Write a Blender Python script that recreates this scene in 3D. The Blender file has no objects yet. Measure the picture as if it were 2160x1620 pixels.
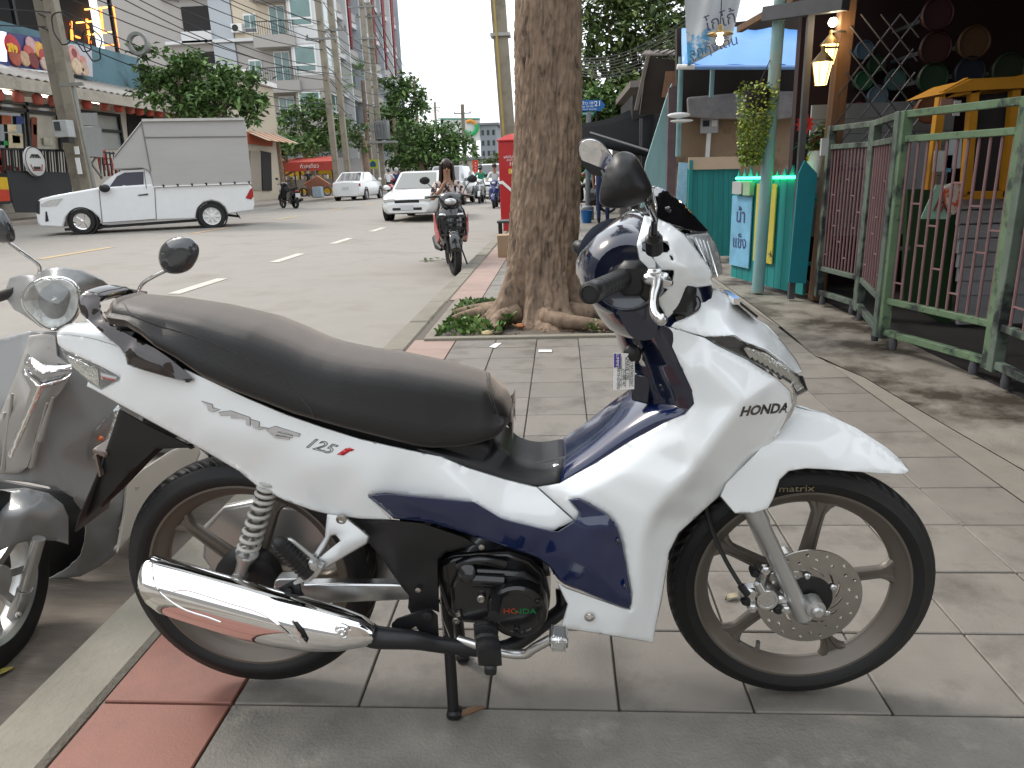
import bpy, bmesh, math, random
import numpy as np
from mathutils import Vector, Matrix, noise
from mathutils.geometry import delaunay_2d_cdt
random.seed(7)
S = bpy.context.scene
COL = S.collection
# ---------------------------------------------------------------- camera
FPX, YAW, PIT, ROL, CAMH = 1541.4, .0723, .2799, .0350, 1.15     # focal length in photo pixels (2160 wide)
_F = np.array([-math.sin(YAW)*math.cos(PIT), math.cos(YAW)*math.cos(PIT), -math.sin(PIT)])
_r = np.array([math.cos(YAW), math.sin(YAW), 0.]); _d = np.cross(_F, _r)
_R = math.cos(ROL)*_r + math.sin(ROL)*_d; _D = -math.sin(ROL)*_r + math.cos(ROL)*_d
CM = np.array([_R, _D, _F]); CP = np.array([0, 0, CAMH])
cam_d = bpy.data.cameras.new('camera'); cam = bpy.data.objects.new('camera', cam_d); COL.objects.link(cam)
cam_d.sensor_fit = 'HORIZONTAL'; cam_d.sensor_width = 36; cam_d.lens = FPX/2160*36
cam_d.clip_start = .05; cam_d.clip_end = 3000
cam.matrix_world = Matrix(((_R[0], -_D[0], -_F[0], 0), (_R[1], -_D[1], -_F[1], 0), (_R[2], -_D[2], -_F[2], CAMH), (0, 0, 0, 1)))
S.camera = cam
# ---------------------------------------------------------------- sky, sun, exposure
SUN_EL, SUN_AZ = math.radians(48), math.radians(-62)               # azimuth from +Y towards +X
W = bpy.data.worlds.new('World'); S.world = W; W.use_nodes = True
nt = W.node_tree; nt.nodes.clear()
wo = nt.nodes.new('ShaderNodeOutputWorld'); bg = nt.nodes.new('ShaderNodeBackground')
sky = nt.nodes.new('ShaderNodeTexSky'); sky.sky_type = 'NISHITA'; sky.sun_disc = False
sky.sun_elevation = SUN_EL; sky.sun_rotation = SUN_AZ; sky.dust_density = 5; sky.air_density = 1.0; sky.ozone_density = 1
mixw = nt.nodes.new('ShaderNodeMix'); mixw.data_type = 'RGBA'; mixw.inputs[0].default_value = .72
mixw.inputs[7].default_value = (9.3, 9.7, 10.0, 1)                  # an even bright overcast veil over the sky
nt.links.new(sky.outputs[0], mixw.inputs[6]); nt.links.new(mixw.outputs[2], bg.inputs[0])
bg.inputs[1].default_value = .115
nt.links.new(bg.outputs[0], wo.inputs[0])
sl = bpy.data.lights.new('sun', 'SUN'); sl.energy = 1.1; sl.angle = math.radians(14); sl.color = (1, .95, .88)
sun = bpy.data.objects.new('sun', sl); COL.objects.link(sun)
_sd = Vector((math.sin(SUN_AZ)*math.cos(SUN_EL), math.cos(SUN_AZ)*math.cos(SUN_EL), math.sin(SUN_EL)))
sun.rotation_euler = (-_sd).to_track_quat('-Z', 'Y').to_euler(); sun.location = (0, 0, 30)
S.view_settings.view_transform = 'Standard'; S.view_settings.look = 'None'
S.view_settings.gamma = 1; S.view_settings.use_curve_mapping = False
S.view_settings.exposure = 0.9
S.render.engine = 'CYCLES'; S.cycles.max_bounces = 6; S.cycles.transparent_max_bounces = 12
S.cycles.use_denoising = True
# ---------------------------------------------------------------- photo pixel -> place
def ray(u, v): return CM.T @ np.array([u-1080, v-810, FPX])
def G(u, v, z=0.): d = ray(u, v); return CP + d*(z-CAMH)/d[2]        # on a level at height z
def AY(u, v, Y): d = ray(u, v); return CP + d*Y/d[1]                 # on the upright plane y = Y
def AX(u, v, X): d = ray(u, v); return CP + d*X/d[0]                 # on the upright plane x = X
cA = lambda x, y: (100+x/3.857, 580+y/3.857)
cB = lambda x, y: (260+x/3.115, 940+y/3.115)
cC = lambda x, y: (760+x/2.892, 1000+y/2.892)
cD = lambda x, y: (1160+x/3.857, 280+y/3.857)
cE = lambda x, y: (1160+x/3.24, 580+y/3.24)
cF = lambda x, y: (1360+x/2.531, 840+y/2.531)
cG = lambda x, y: (600+x/3.24, 600+y/3.24)
def pp(c, *pts): return [c(p[0], p[1]) + tuple(p[2:]) for p in pts]
# ---------------------------------------------------------------- materials
MATS = {}
def lin(c): return tuple((x/12.92 if x <= .04045 else ((x+.055)/1.055)**2.4) for x in c)
def hexc(h): return lin(tuple(int(h[i:i+2], 16)/255 for i in (0, 2, 4)))
def mat(name, col, rough=.5, metal=0., coat=0., var=.12, vscale=6., bump=0., bscale=60., spec=.5, emit=0., alpha=1., trans=0., ior=1.45, rvar=.1, stain=None, stretch=None, rnd=0.):
    if name in MATS: return MATS[name]
    m = bpy.data.materials.new(name); m.use_nodes = True; n = m.node_tree; b = n.nodes['Principled BSDF']
    if isinstance(col, str): col = hexc(col)
    c4 = tuple(col)+(1,)
    b.inputs['Base Color'].default_value = c4; b.inputs['Roughness'].default_value = rough; b.inputs['Metallic'].default_value = metal
    b.inputs['Coat Weight'].default_value = coat; b.inputs['Coat Roughness'].default_value = .06
    b.inputs['Specular IOR Level'].default_value = spec; b.inputs['IOR'].default_value = ior
    b.inputs['Alpha'].default_value = alpha; b.inputs['Transmission Weight'].default_value = trans
    if emit: b.inputs['Emission Color'].default_value = c4; b.inputs['Emission Strength'].default_value = emit
    L = n.links.new
    if var or bump or rvar or stain:
        tc = n.nodes.new('ShaderNodeTexCoord'); mp = n.nodes.new('ShaderNodeMapping'); L(tc.outputs['Object'], mp.inputs[0])
        if stretch: mp.inputs['Scale'].default_value = stretch
        if rnd:
            oi = n.nodes.new('ShaderNodeObjectInfo'); ml = n.nodes.new('ShaderNodeMath'); ml.operation = 'MULTIPLY'; ml.inputs[1].default_value = 73.
            L(oi.outputs['Random'], ml.inputs[0]); L(ml.outputs[0], mp.inputs['Location'])
        def nz(sc, det=5, ro=.6):
            t = n.nodes.new('ShaderNodeTexNoise'); t.inputs['Scale'].default_value = sc; t.inputs['Detail'].default_value = det; t.inputs['Roughness'].default_value = ro
            L(mp.outputs[0], t.inputs['Vector']); return t
        t = nz(vscale)
        cur = None
        if var:
            mr = n.nodes.new('ShaderNodeMapRange'); mr.inputs[1].default_value = .25; mr.inputs[2].default_value = .75
            mr.inputs[3].default_value = 1-var; mr.inputs[4].default_value = 1+var; L(t.outputs[0], mr.inputs[0])
            hs = n.nodes.new('ShaderNodeHueSaturation'); hs.inputs['Color'].default_value = c4; L(mr.outputs[0], hs.inputs['Value'])
            cur = hs.outputs[0]
        if stain:
            scol, ssc, lo, hi = stain[:4]
            if isinstance(scol, str): scol = hexc(scol)
            t2 = nz(ssc, 7, .65); mr2 = n.nodes.new('ShaderNodeMapRange'); mr2.inputs[1].default_value = lo; mr2.inputs[2].default_value = hi; L(t2.outputs[0], mr2.inputs[0])
            mx = n.nodes.new('ShaderNodeMix'); mx.data_type = 'RGBA'; L(mr2.outputs[0], mx.inputs[0])
            if cur: L(cur, mx.inputs[6])
            else: mx.inputs[6].default_value = c4
            mx.inputs[7].default_value = tuple(scol)+(1,); cur = mx.outputs[2]
        if rnd and cur:
            m4 = n.nodes.new('ShaderNodeMapRange'); m4.inputs[3].default_value = 1-rnd; m4.inputs[4].default_value = 1+rnd; L(oi.outputs['Random'], m4.inputs[0])
            h2 = n.nodes.new('ShaderNodeHueSaturation'); L(cur, h2.inputs['Color']); L(m4.outputs[0], h2.inputs['Value']); cur = h2.outputs[0]
        if cur: L(cur, b.inputs['Base Color'])
        if rvar:
            mr3 = n.nodes.new('ShaderNodeMapRange'); mr3.inputs[3].default_value = max(0, rough-rvar*rough); mr3.inputs[4].default_value = min(1, rough+rvar*rough)
            L(t.outputs[0], mr3.inputs[0]); L(mr3.outputs[0], b.inputs['Roughness'])
        if bump:
            tb = nz(bscale, 4, .55); bp = n.nodes.new('ShaderNodeBump'); bp.inputs['Strength'].default_value = bump; bp.inputs['Distance'].default_value = .01
            L(tb.outputs[0], bp.inputs['Height']); L(bp.outputs[0], b.inputs['Normal'])
    MATS[name] = m; return m
def glassmat(name, col=(1, 1, 1), rough=.02, ior=1.45):
    if name in MATS: return MATS[name]
    m = bpy.data.materials.new(name); m.use_nodes = True; n = m.node_tree; n.nodes.clear()
    o = n.nodes.new('ShaderNodeOutputMaterial'); t = n.nodes.new('ShaderNodeBsdfTransparent'); t.inputs[0].default_value = tuple(col)+(1,)
    g = n.nodes.new('ShaderNodeBsdfGlossy'); g.inputs['Roughness'].default_value = rough
    lw = n.nodes.new('ShaderNodeLayerWeight'); lw.inputs[0].default_value = .5; pw = n.nodes.new('ShaderNodeMath'); pw.operation = 'POWER'; pw.inputs[1].default_value = 4; n.links.new(lw.outputs['Facing'], pw.inputs[0])
    fr = n.nodes.new('ShaderNodeMapRange'); fr.inputs[3].default_value = .05; fr.inputs[4].default_value = .8; n.links.new(pw.outputs[0], fr.inputs[0]); mx = n.nodes.new('ShaderNodeMixShader')
    n.links.new(fr.outputs[0], mx.inputs[0]); n.links.new(t.outputs[0], mx.inputs[1]); n.links.new(g.outputs[0], mx.inputs[2]); n.links.new(mx.outputs[0], o.inputs[0])
    MATS[name] = m; return m
# ---------------------------------------------------------------- mesh builder
def cr(pts, n, closed=False):
    """resample a polyline of k-dim points as a Catmull-Rom curve with n points, even in chord length"""
    P = np.array(pts, float)
    if len(P) == 2: t = np.linspace(0, 1, n)[:, None]; return P[0]*(1-t)+P[1]*t
    if closed: Q = np.vstack([P[-1], P, P[0], P[1]])
    else: Q = np.vstack([2*P[0]-P[1], P, 2*P[-1]-P[-2]])
    out = []
    for i in range(1, len(Q)-2):
        for t in np.linspace(0, 1, 12, endpoint=False):
            a, b, c, d = Q[i-1:i+3]
            out.append(.5*((2*b)+(c-a)*t+(2*a-5*b+4*c-d)*t*t+(3*b-a-3*c+d)*t**3))
    out.append(Q[-2]); out = np.array(out)
    s = np.r_[0, np.cumsum(np.linalg.norm(np.diff(out, axis=0), axis=1))]
    tt = np.linspace(0, s[-1], n+1)[:-1] if closed else np.linspace(0, s[-1], n)
    return np.stack([np.interp(tt, s, out[:, k]) for k in range(out.shape[1])], 1)
def basis(d):
    d = Vector(d).normalized(); a = Vector((0, 0, 1)) if abs(d.z) < .9 else Vector((1, 0, 0))
    x = a.cross(d).normalized(); return x, d.cross(x).normalized(), d
class MB:
    def __init__(s): s.v = []; s.f = []; s.m = []; s.mi = 0
    def add(s, vs, fs):
        o = len(s.v); s.v += [tuple(map(float, v)) for v in vs]; s.f += [tuple(i+o for i in f) for f in fs]; s.m += [s.mi]*len(fs); return s
    def box(s, c, d, rot=None, bev=0.):
        x, y, z = d[0]/2, d[1]/2, d[2]/2
        if bev > 0:
            b = min(bev, x*.9, y*.9, z*.9); vs = []; 
            for sx in (-1, 1):
                for sy in (-1, 1):
                    for sz in (-1, 1):
                        vs += [(sx*x, sy*(y-b), sz*(z-b)), (sx*(x-b), sy*y, sz*(z-b)), (sx*(x-b), sy*(y-b), sz*z)]
            bm = bmesh.new()
            for v in vs: bm.verts.new(v)
            r = bmesh.ops.convex_hull(bm, input=bm.verts); bm.verts.index_update()
            V = [v.co.copy() for v in bm.verts]; Fs = [[v.index for v in f.verts] for f in bm.faces]; bm.free()
        else:
            V = [Vector((a*x, b*y, e*z)) for a in (-1, 1) for b in (-1, 1) for e in (-1, 1)]
            Fs = [(0, 1, 3, 2), (4, 6, 7, 5), (0, 4, 5, 1), (2, 3, 7, 6), (0, 2, 6, 4), (1, 5, 7, 3)]
        if rot is not None: V = [rot @ v for v in V]
        return s.add([(v.x+c[0], v.y+c[1], v.z+c[2]) for v in V], Fs)
    def bar(s, a, b, w, h=None, up=(0, 0, 1)):
        """box from a to b with cross-section w x h"""
        a = Vector(a); b = Vector(b); d = b-a; z = d.normalized(); x = Vector(up).cross(z)
        if x.length < 1e-4: x = Vector((1, 0, 0)).cross(z)
        x.normalize(); y = z.cross(x); h = h or w
        V = [p+x*sx*w/2+y*sy*h/2 for p in (a, b) for sx, sy in ((-1, -1), (1, -1), (1, 1), (-1, 1))]
        return s.add(V, [(3, 2, 1, 0), (4, 5, 6, 7)]+[(i, (i+1) % 4, (i+1) % 4+4, i+4) for i in range(4)])
    def tube(s, pts, r, n=10, cap=True, sm=0, closed=False):
        P = [Vector(p) for p in pts]
        if sm: P = [Vector(p) for p in cr(pts, sm, closed)]
        k = len(P); rr = r if hasattr(r, '__len__') else [r]*k
        if len(rr) != k: rr = list(np.interp(np.linspace(0, 1, k), np.linspace(0, 1, len(rr)), rr))
        V = []; X = None
        for i in range(k):
            d = (P[(i+1) % k]-P[i-1]) if closed else (P[min(i+1, k-1)]-P[max(i-1, 0)])
            d.normalize()
            if X is None: X, Yv, _ = basis(d)
            else:
                X = (X - d*X.dot(d)).normalized(); Yv = d.cross(X)
            V += [P[i]+(X*math.cos(2*math.pi*j/n)+Yv*math.sin(2*math.pi*j/n))*rr[i] for j in range(n)]
        F = [(i*n+j, i*n+(j+1) % n, ((i+1) % k)*n+(j+1) % n, ((i+1) % k)*n+j) for i in range(k if closed else k-1) for j in range(n)]
        if cap and not closed: F += [tuple(range(n-1, -1, -1)), tuple((k-1)*n+j for j in range(n))]
        return s.add(V, F)
    def lathe(s, c, axis, prof, n=32, sq=(1, 1), ang=None):
        """prof: list of (radius, along-axis)"""
        X, Yv, Z = basis(axis); c = Vector(c); V = []; k = len(prof)
        for r, a in prof:
            V += [c+Z*a+(X*math.cos(2*math.pi*j/n)*sq[0]+Yv*math.sin(2*math.pi*j/n)*sq[1])*r for j in range(n)]
        F = [(i*n+j, i*n+(j+1) % n, (i+1)*n+(j+1) % n, (i+1)*n+j) for i in range(k-1) for j in range(n)]
        if prof[0][0] > 1e-6: F.append(tuple(range(n-1, -1, -1)))
        if prof[-1][0] > 1e-6: F.append(tuple((k-1)*n+j for j in range(n)))
        return s.add(V, F)
    def ring(s, c, axis, prof, n=32):
        """closed lathe profile (torus-like)"""
        X, Yv, Z = basis(axis); c = Vector(c); V = []; k = len(prof)
        for r, a in prof:
            V += [c+Z*a+(X*math.cos(2*math.pi*j/n)+Yv*math.sin(2*math.pi*j/n))*r for j in range(n)]
        return s.add(V, [(i*n+j, i*n+(j+1) % n, ((i+1) % k)*n+(j+1) % n, ((i+1) % k)*n+j) for i in range(k) for j in range(n)])
    def ball(s, c, r, n=12, m=8, rot=None):
        r = r if hasattr(r, '__len__') else (r, r, r); V = []; c = Vector(c)
        for i in range(m+1):
            for j in range(n):
                t = math.pi*i/m; p = 2*math.pi*j/n
                q = Vector((r[0]*math.sin(t)*math.cos(p), r[1]*math.sin(t)*math.sin(p), r[2]*math.cos(t)))
                V.append(c+(rot @ q if rot is not None else q))
        return s.add(V, [(i*n+j, (i+1)*n+j, (i+1)*n+(j+1) % n, i*n+(j+1) % n) for i in range(m) for j in range(n)])
    def grid(s, rows, closed=False):
        n = len(rows[0]); V = [p for r in rows for p in r]
        return s.add(V, [(i*n+j, i*n+(j+1) % n, (i+1)*n+(j+1) % n, (i+1)*n+j) for i in range(len(rows)-1) for j in range(n if closed else n-1)])
    def prism(s, poly, ext):
        """planar polygon (3-D points) pushed along ext"""
        n = len(poly); e = Vector(ext); P = [Vector(p) for p in poly]
        nrm = Vector((0, 0, 0))
        for i in range(n): nrm += P[i].cross(P[(i+1) % n])
        if nrm.dot(e) > 0: P = P[::-1]
        V = P+[p+e for p in P]
        return s.add(V, [tuple(range(n)), tuple(range(2*n-1, n-1, -1))]+[(i, i+n, (i+1) % n+n, (i+1) % n) for i in range(n)])
    def poly(s, pts): return s.add(pts, [tuple(range(len(pts)))])
ORG = {}
def link(o, parent=None):
    COL.objects.link(o)
    if parent is not None: o.parent = parent
    return o
def tag(o, label, cat, group=None, kind=None):
    if label: o['label'] = label
    if cat: o['category'] = cat
    if group: o['group'] = group
    if kind: o['kind'] = kind
    return o
def thing(name, label, cat, loc=(0, 0, 0), group=None):
    o = bpy.data.objects.new(name, None); link(o); o.location = loc; o.empty_display_size = .1
    ORG[o] = Vector(loc); return tag(o, label, cat, group)
def build(name, mb, mats, parent=None, smooth=True, ang=40, kind=None, label=None, org=None, bevel=0, solid=0, offs=-1, subs=0):
    me = bpy.data.meshes.new(name)
    o0 = ORG.get(parent, Vector((0, 0, 0))) if parent is not None else (Vector(org) if org is not None else Vector((0, 0, 0)))
    me.from_pydata([(v[0]-o0.x, v[1]-o0.y, v[2]-o0.z) for v in mb.v], [], mb.f)
    if not isinstance(mats, (list, tuple)): mats = [mats]
    for m in mats: me.materials.append(m)
    if len(mats) > 1: me.polygons.foreach_set('material_index', mb.m)
    me.validate()
    if smooth:
        me.polygons.foreach_set('use_smooth', [True]*len(me.polygons))
        if ang < 180: me.set_sharp_from_angle(angle=math.radians(ang))
    me.update()
    o = bpy.data.objects.new(name, me); link(o, parent)
    if parent is None: o.location = o0
    ORG[o] = o0
    if kind: o['kind'] = kind
    if label: o['label'] = label
    if solid: md = o.modifiers.new('s', 'SOLIDIFY'); md.thickness = solid; md.offset = offs
    if bevel: md = o.modifiers.new('b', 'BEVEL'); md.width = bevel; md.segments = 2; md.limit_method = 'ANGLE'; md.angle_limit = math.radians(35)
    if subs: md = o.modifiers.new('u', 'SUBSURF'); md.levels = subs; md.render_levels = subs
    return o
def struct(name, mb, mats, **k): return build(name, mb, mats, kind='structure', **k)
def copy_tree(o, parent=None):
    c = o.copy(); link(c, parent); ORG[c] = ORG.get(o, Vector((0, 0, 0)))
    for ch in list(o.children): copy_tree(ch, c)
    return c
def text_mesh(txt, size=1., shear=0., xs=1., ext=.0, space=1., offset=0., line=0.):
    cu = bpy.data.curves.new('t', 'FONT'); cu.body = txt; cu.size = size; cu.shear = shear; cu.extrude = ext; cu.space_character = space
    cu.align_x = 'CENTER'; cu.align_y = 'CENTER'; cu.offset = offset; cu.resolution_u = 3
    if line: cu.fill_mode = 'NONE'; cu.bevel_depth = line; cu.bevel_resolution = 0
    o = bpy.data.objects.new('t', cu); COL.objects.link(o); dg = bpy.context.evaluated_depsgraph_get(); e = o.evaluated_get(dg); me = e.to_mesh()
    V = [(v.co.x*xs, v.co.y, v.co.z) for v in me.vertices]; F = [tuple(p.vertices) for p in me.polygons]
    e.to_mesh_clear(); bpy.data.objects.remove(o); bpy.data.curves.remove(cu)
    return V, F
def lettering(name, txt, at, right, up, size, m, parent, shear=0, xs=1., ext=.0006, space=1., offset=0., org=None, line=0.):
    """text standing at a point, running along 'right', its face towards right x up"""
    V, F = text_mesh(txt, size, shear, xs, ext, space, offset, line)
    r = Vector(right).normalized(); u = Vector(up); u = (u-r*u.dot(r)).normalized(); n = r.cross(u); a = Vector(at)
    mb = MB(); mb.add([a+r*x+u*y+n*z for x, y, z in V], F)
    return build(name, mb, m, parent, smooth=False, org=org)
def wrap_on(o, targets, off=.0008, d=(0, 1, 0)):
    """lay a flat piece of lettering onto the surface behind it"""
    from mathutils.bvhtree import BVHTree
    V = []; F = []
    for t in targets: b = len(V); V += [v.co+ORG[t] for v in t.data.vertices]; F += [tuple(i+b for i in p.vertices) for p in t.data.polygons]
    bv = BVHTree.FromPolygons(V, F); d = Vector(d)
    for v in o.data.vertices:
        h = bv.ray_cast(v.co+ORG[o]-d*.15, d)
        if h[0] is not None: v.co = h[0]-ORG[o]-d*off
    return o
# ---------------------------------------------------------------- relief panel: outline in photo pixels + lateral depth at control points
def inside(pt, poly):
    x, y = pt; r = False; n = len(poly)
    for i in range(n):
        x0, y0 = poly[i]; x1, y1 = poly[i-1]
        if (y0 > y) != (y1 > y) and x < (x1-x0)*(y-y0)/(y1-y0)+x0: r = not r
    return r
def interp_w(P, ctrl, edges=()):
    ctrl = list(ctrl)
    xy = [Vector(c[:2]) for c in ctrl]
    a = np.array([c[:2] for c in ctrl]); lo = a.min(0)-400; hi = a.max(0)+400
    far = [(lo[0], lo[1]), (hi[0], lo[1]), (hi[0], hi[1]), (lo[0], hi[1])]
    ws = [c[2] for c in ctrl]
    for q in far:
        d = np.hypot(a[:, 0]-q[0], a[:, 1]-q[1]); ws.append(ws[int(d.argmin())])
    r = delaunay_2d_cdt(xy+[Vector(q) for q in far], list(edges), [], 0, 1e-6)
    vs = np.array([v[:] for v in r[0]]); ow = [(ws[o[0]] if len(o) else None) for o in r[3]]
    for i, o in enumerate(ow):
        if o is None: d = np.hypot(vs[:, 0]-vs[i, 0], vs[:, 1]-vs[i, 1]); d[i] = 1e9; ow[i] = ow[int(d.argmin())] or 0
    ow = np.array(ow, float); P = np.array(P); W_ = np.full(len(P), np.nan)
    for t in r[2]:
        A, Bp, Cc = vs[t[0]], vs[t[1]], vs[t[2]]
        d = (Bp[1]-Cc[1])*(A[0]-Cc[0])+(Cc[0]-Bp[0])*(A[1]-Cc[1])
        if abs(d) < 1e-9: continue
        l0 = ((Bp[1]-Cc[1])*(P[:, 0]-Cc[0])+(Cc[0]-Bp[0])*(P[:, 1]-Cc[1]))/d
        l1 = ((Cc[1]-A[1])*(P[:, 0]-Cc[0])+(A[0]-Cc[0])*(P[:, 1]-Cc[1]))/d
        k = (l0 > -1e-6) & (l1 > -1e-6) & (l0+l1 < 1+1e-6)
        W_[k] = l0[k]*ow[t[0]]+l1[k]*ow[t[1]]+(1-l0[k]-l1[k])*ow[t[2]]
    W_[np.isnan(W_)] = np.mean(ws); return W_
def panel(name, outline, ctrl, place, m, parent, step=9, holes=(), smooth_w=3, lip=.003, thick=.004, curve=False, rim=2.2, edges=(), mirror=None, ang=50, label=None):
    """outline/holes: pixel polygons; ctrl: (u, v, w); place(u, v, w) -> world point. mirror: plane y value to mirror about for a second copy"""
    def dens(pl):
        if curve:
            L = sum(math.dist(pl[i], pl[i-1]) for i in range(len(pl))); return [tuple(p) for p in cr(pl, max(12, int(L/step)), True)]
        o = []
        for i in range(len(pl)):
            a = pl[i]; b = pl[(i+1) % len(pl)]; k = max(1, int(math.dist(a, b)/step))
            o += [(a[0]+(b[0]-a[0])*t/k, a[1]+(b[1]-a[1])*t/k) for t in range(k)]
        return o
    O = dens([p[:2] for p in outline]); Hs = [dens([p[:2] for p in h]) for h in holes]
    pts = list(O); E = [(i, (i+1) % len(O)) for i in range(len(O))]
    for h in Hs: b = len(pts); pts += h; E += [(b+i, b+(i+1) % len(h)) for i in range(len(h))]
    nb = len(pts); B = np.array(pts)
    def ringin(pl, sg):                                                # ring just inside the edge, so the rounded lip has an even width
        a = np.array(pl); ar = .5*np.sum(a[:, 0]*np.roll(a[:, 1], -1)-np.roll(a[:, 0], -1)*a[:, 1]); t = np.roll(a, -1, 0)-np.roll(a, 1, 0); t /= np.linalg.norm(t, axis=1)[:, None]+1e-9
        nrm = np.stack([-t[:, 1], t[:, 0]], 1)*(1 if ar > 0 else -1)*sg; return a+nrm*rim
    R_ = [tuple(q) for q in ringin(O, 1)]
    for h in Hs: R_ += [tuple(q) for q in ringin(h, -1)]
    for q in R_:
        if inside(q, O) and not any(inside(q, h) for h in Hs) and np.min((B[:, 0]-q[0])**2+(B[:, 1]-q[1])**2) > (rim*.8)**2: pts.append(q)
    B = np.array(pts)
    x0, y0 = B.min(0); x1, y1 = B.max(0)
    for iy, y in enumerate(np.arange(y0+step*.5, y1, step*.87)):
        for x in np.arange(x0+(iy % 2)*step/2, x1, step):
            if not inside((x, y), O) or any(inside((x, y), h) for h in Hs): continue
            if np.min((B[:, 0]-x)**2+(B[:, 1]-y)**2) < (step*.55)**2: continue
            pts.append((x, y))
    r = delaunay_2d_cdt([Vector(p) for p in pts], E, [], 2 if Hs else 1, 1e-5)
    P = np.array([v[:] for v in r[0]]); T = [tuple(t) for t in r[2]]
    if Hs: T = [t for t in T if not any(inside(tuple(P[list(t)].mean(0)), h) for h in Hs)]
    bnd = np.array([any(k < nb for k in o) for o in r[3]])
    w = interp_w(P, ctrl, edges)
    nbr = [set() for _ in P]
    for t in T:
        for i in range(3): nbr[t[i]].update((t[i-1], t[(i+1) % 3]))
    for _ in range(smooth_w):
        w = np.array([(w[i]+np.mean([w[j] for j in nbr[i] if bnd[j] or not bnd[i]]))/2 if nbr[i] else w[i] for i in range(len(w))])
    w = np.where(bnd, w+lip, w)
    V = [Vector(place(p[0], p[1], ww)) for p, ww in zip(P, w)]
    T = [t if (V[t[1]]-V[t[0]]).cross(V[t[2]]-V[t[0]]).dot(Vector(CP)-V[t[0]]) > 0 else t[::-1] for t in T]
    mb = MB(); mb.add(V, T)
    o = build(name, mb, m, parent, ang=ang, solid=thick, offs=-1, label=label)
    if mirror is not None:
        mb2 = MB(); mb2.add([(v.x, 2*mirror-v.y, v.z) for v in V], [t[::-1] for t in T])
        build(name, mb2, m, parent, ang=ang, solid=thick, offs=-1, label=label)
    return o
# ================================================================= ground, road, kerb, pavement
TILE = .2944; TX0 = -.769; TY0 = 1.3675
def road_z(x): return float(np.interp(x, [-13, -8, -1.28], [.06, .06, -.13]))
M_ROAD = mat('road_concrete', hexc('8E8982'), .85, var=.12, vscale=.9, bump=.25, bscale=90, stain=(hexc('767069'), .9, .5, .8))
M_GUT = mat('gutter_concrete', hexc('6E655B'), .8, var=.22, vscale=9, bump=.5, bscale=60, stretch=(.35, 1.6, 1), stain=(hexc('4A443D'), 3, .5, .78))
M_TILE = mat('pavement_tile', hexc('7C7770'), .66, var=.12, vscale=7, bump=.2, bscale=160, stain=(hexc('5A554E'), 4.5, .5, .74), rnd=.07)
M_PINK = mat('pink_tile', hexc('9A8379'), .66, var=.08, vscale=5, bump=.12, bscale=160, stain=(hexc('8C7A70'), 3.4, .5, .8), rnd=.06)
M_RED = mat('red_tile', hexc('855A4E'), .6, var=.08, vscale=6, bump=.12, bscale=160, stain=(hexc('6E5148'), 4, .52, .8), rnd=.05)
M_KERB = mat('kerb_concrete', hexc('858074'), .85, var=.14, vscale=7, bump=.4, bscale=70, stain=(hexc('6B655B'), 3.5, .48, .75), rnd=.06)
M_SLAB = mat('slab_concrete', hexc('7C7871'), .8, var=.25, vscale=7, bump=.5, bscale=120, stain=(hexc('938E84'), 6, .56, .68))
M_APRON = mat('stained_concrete', hexc('857F76'), .6, var=.25, vscale=4, bump=.4, bscale=70, stain=(hexc('3A332B'), 1.3, .47, .6))
M_EARTH = mat('earth', (.05, .036, .026), .95, var=.4, vscale=14, bump=1, bscale=60)
g = MB(); g.poly([(-600, -80, -.42), (600, -80, -.42), (600, 1600, -.42), (-600, 1600, -.42)]); struct('ground', g, M_ROAD, smooth=False)
g = MB(); ys = [-12, 0, 6, 12, 20, 40, 80, 160, 420]; xs = [-19.5, -16, -13, -8, -5, -3, -1.28]
g.grid([[(x, y, road_z(x)) for x in xs] for y in ys]); struct('road', g, M_ROAD)
g = MB(); g.grid([[(x, y, road_z(x)+.004) for x in (-1.95, -1.6, -1.285)] for y in (-6, 0, 3, 4.6)]); struct('gutter', g, M_GUT)
M_WMARK = mat('road_paint_white', hexc('C2BBB0'), .7, var=.12, vscale=20, stain=(hexc('9A8F84'), 14, .55, .75))
M_YMARK = mat('road_paint_yellow', hexc('C0A578'), .7, var=.12, vscale=20, stain=(hexc('9A8F84'), 14, .5, .75))
for x0, m, st, ln, n, gp in ((-4.42, M_WMARK, 8.05, 1.25, 14, 3.05), (-8.55, M_YMARK, 11.6, 2.0, 9, 5.2), (-12.2, M_WMARK, 13.9, 1.6, 8, 3.3)):
    for i in range(n):
        y = st+i*gp; q = MB(); w = .075
        q.poly([(x0-w, y, road_z(x0-w)+.006), (x0+w, y, road_z(x0+w)+.006), (x0+w, y+ln, road_z(x0+w)+.006), (x0-w, y+ln, road_z(x0-w)+.006)]); build('lane_mark', q, m, bpy.data.objects['road'], smooth=False)
# far side pavement with its kerb
FK = [(-19.2, 8), (-18.4, 22), (-16.2, 27), (-14.2, 31.5), (-13.3, 40), (-13.0, 60), (-13, 420)]
g = MB(); g.grid([[(x, y, .17) for x, y in FK], [(-70, y, .17) for x, y in FK]]); struct('far_pavement', g, mat('far_paving', hexc('978D83'), .85, var=.1, vscale=.8, bump=.1))
g = MB(); g.grid([[(x, y, .17) for x, y in FK], [(x+.05, y, .17) for x, y in FK], [(x+.08, y, .0) for x, y in FK]]); struct('far_kerb', g, mat('far_kerb_concrete', hexc('857C72'), .85, var=.15), smooth=False)
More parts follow.
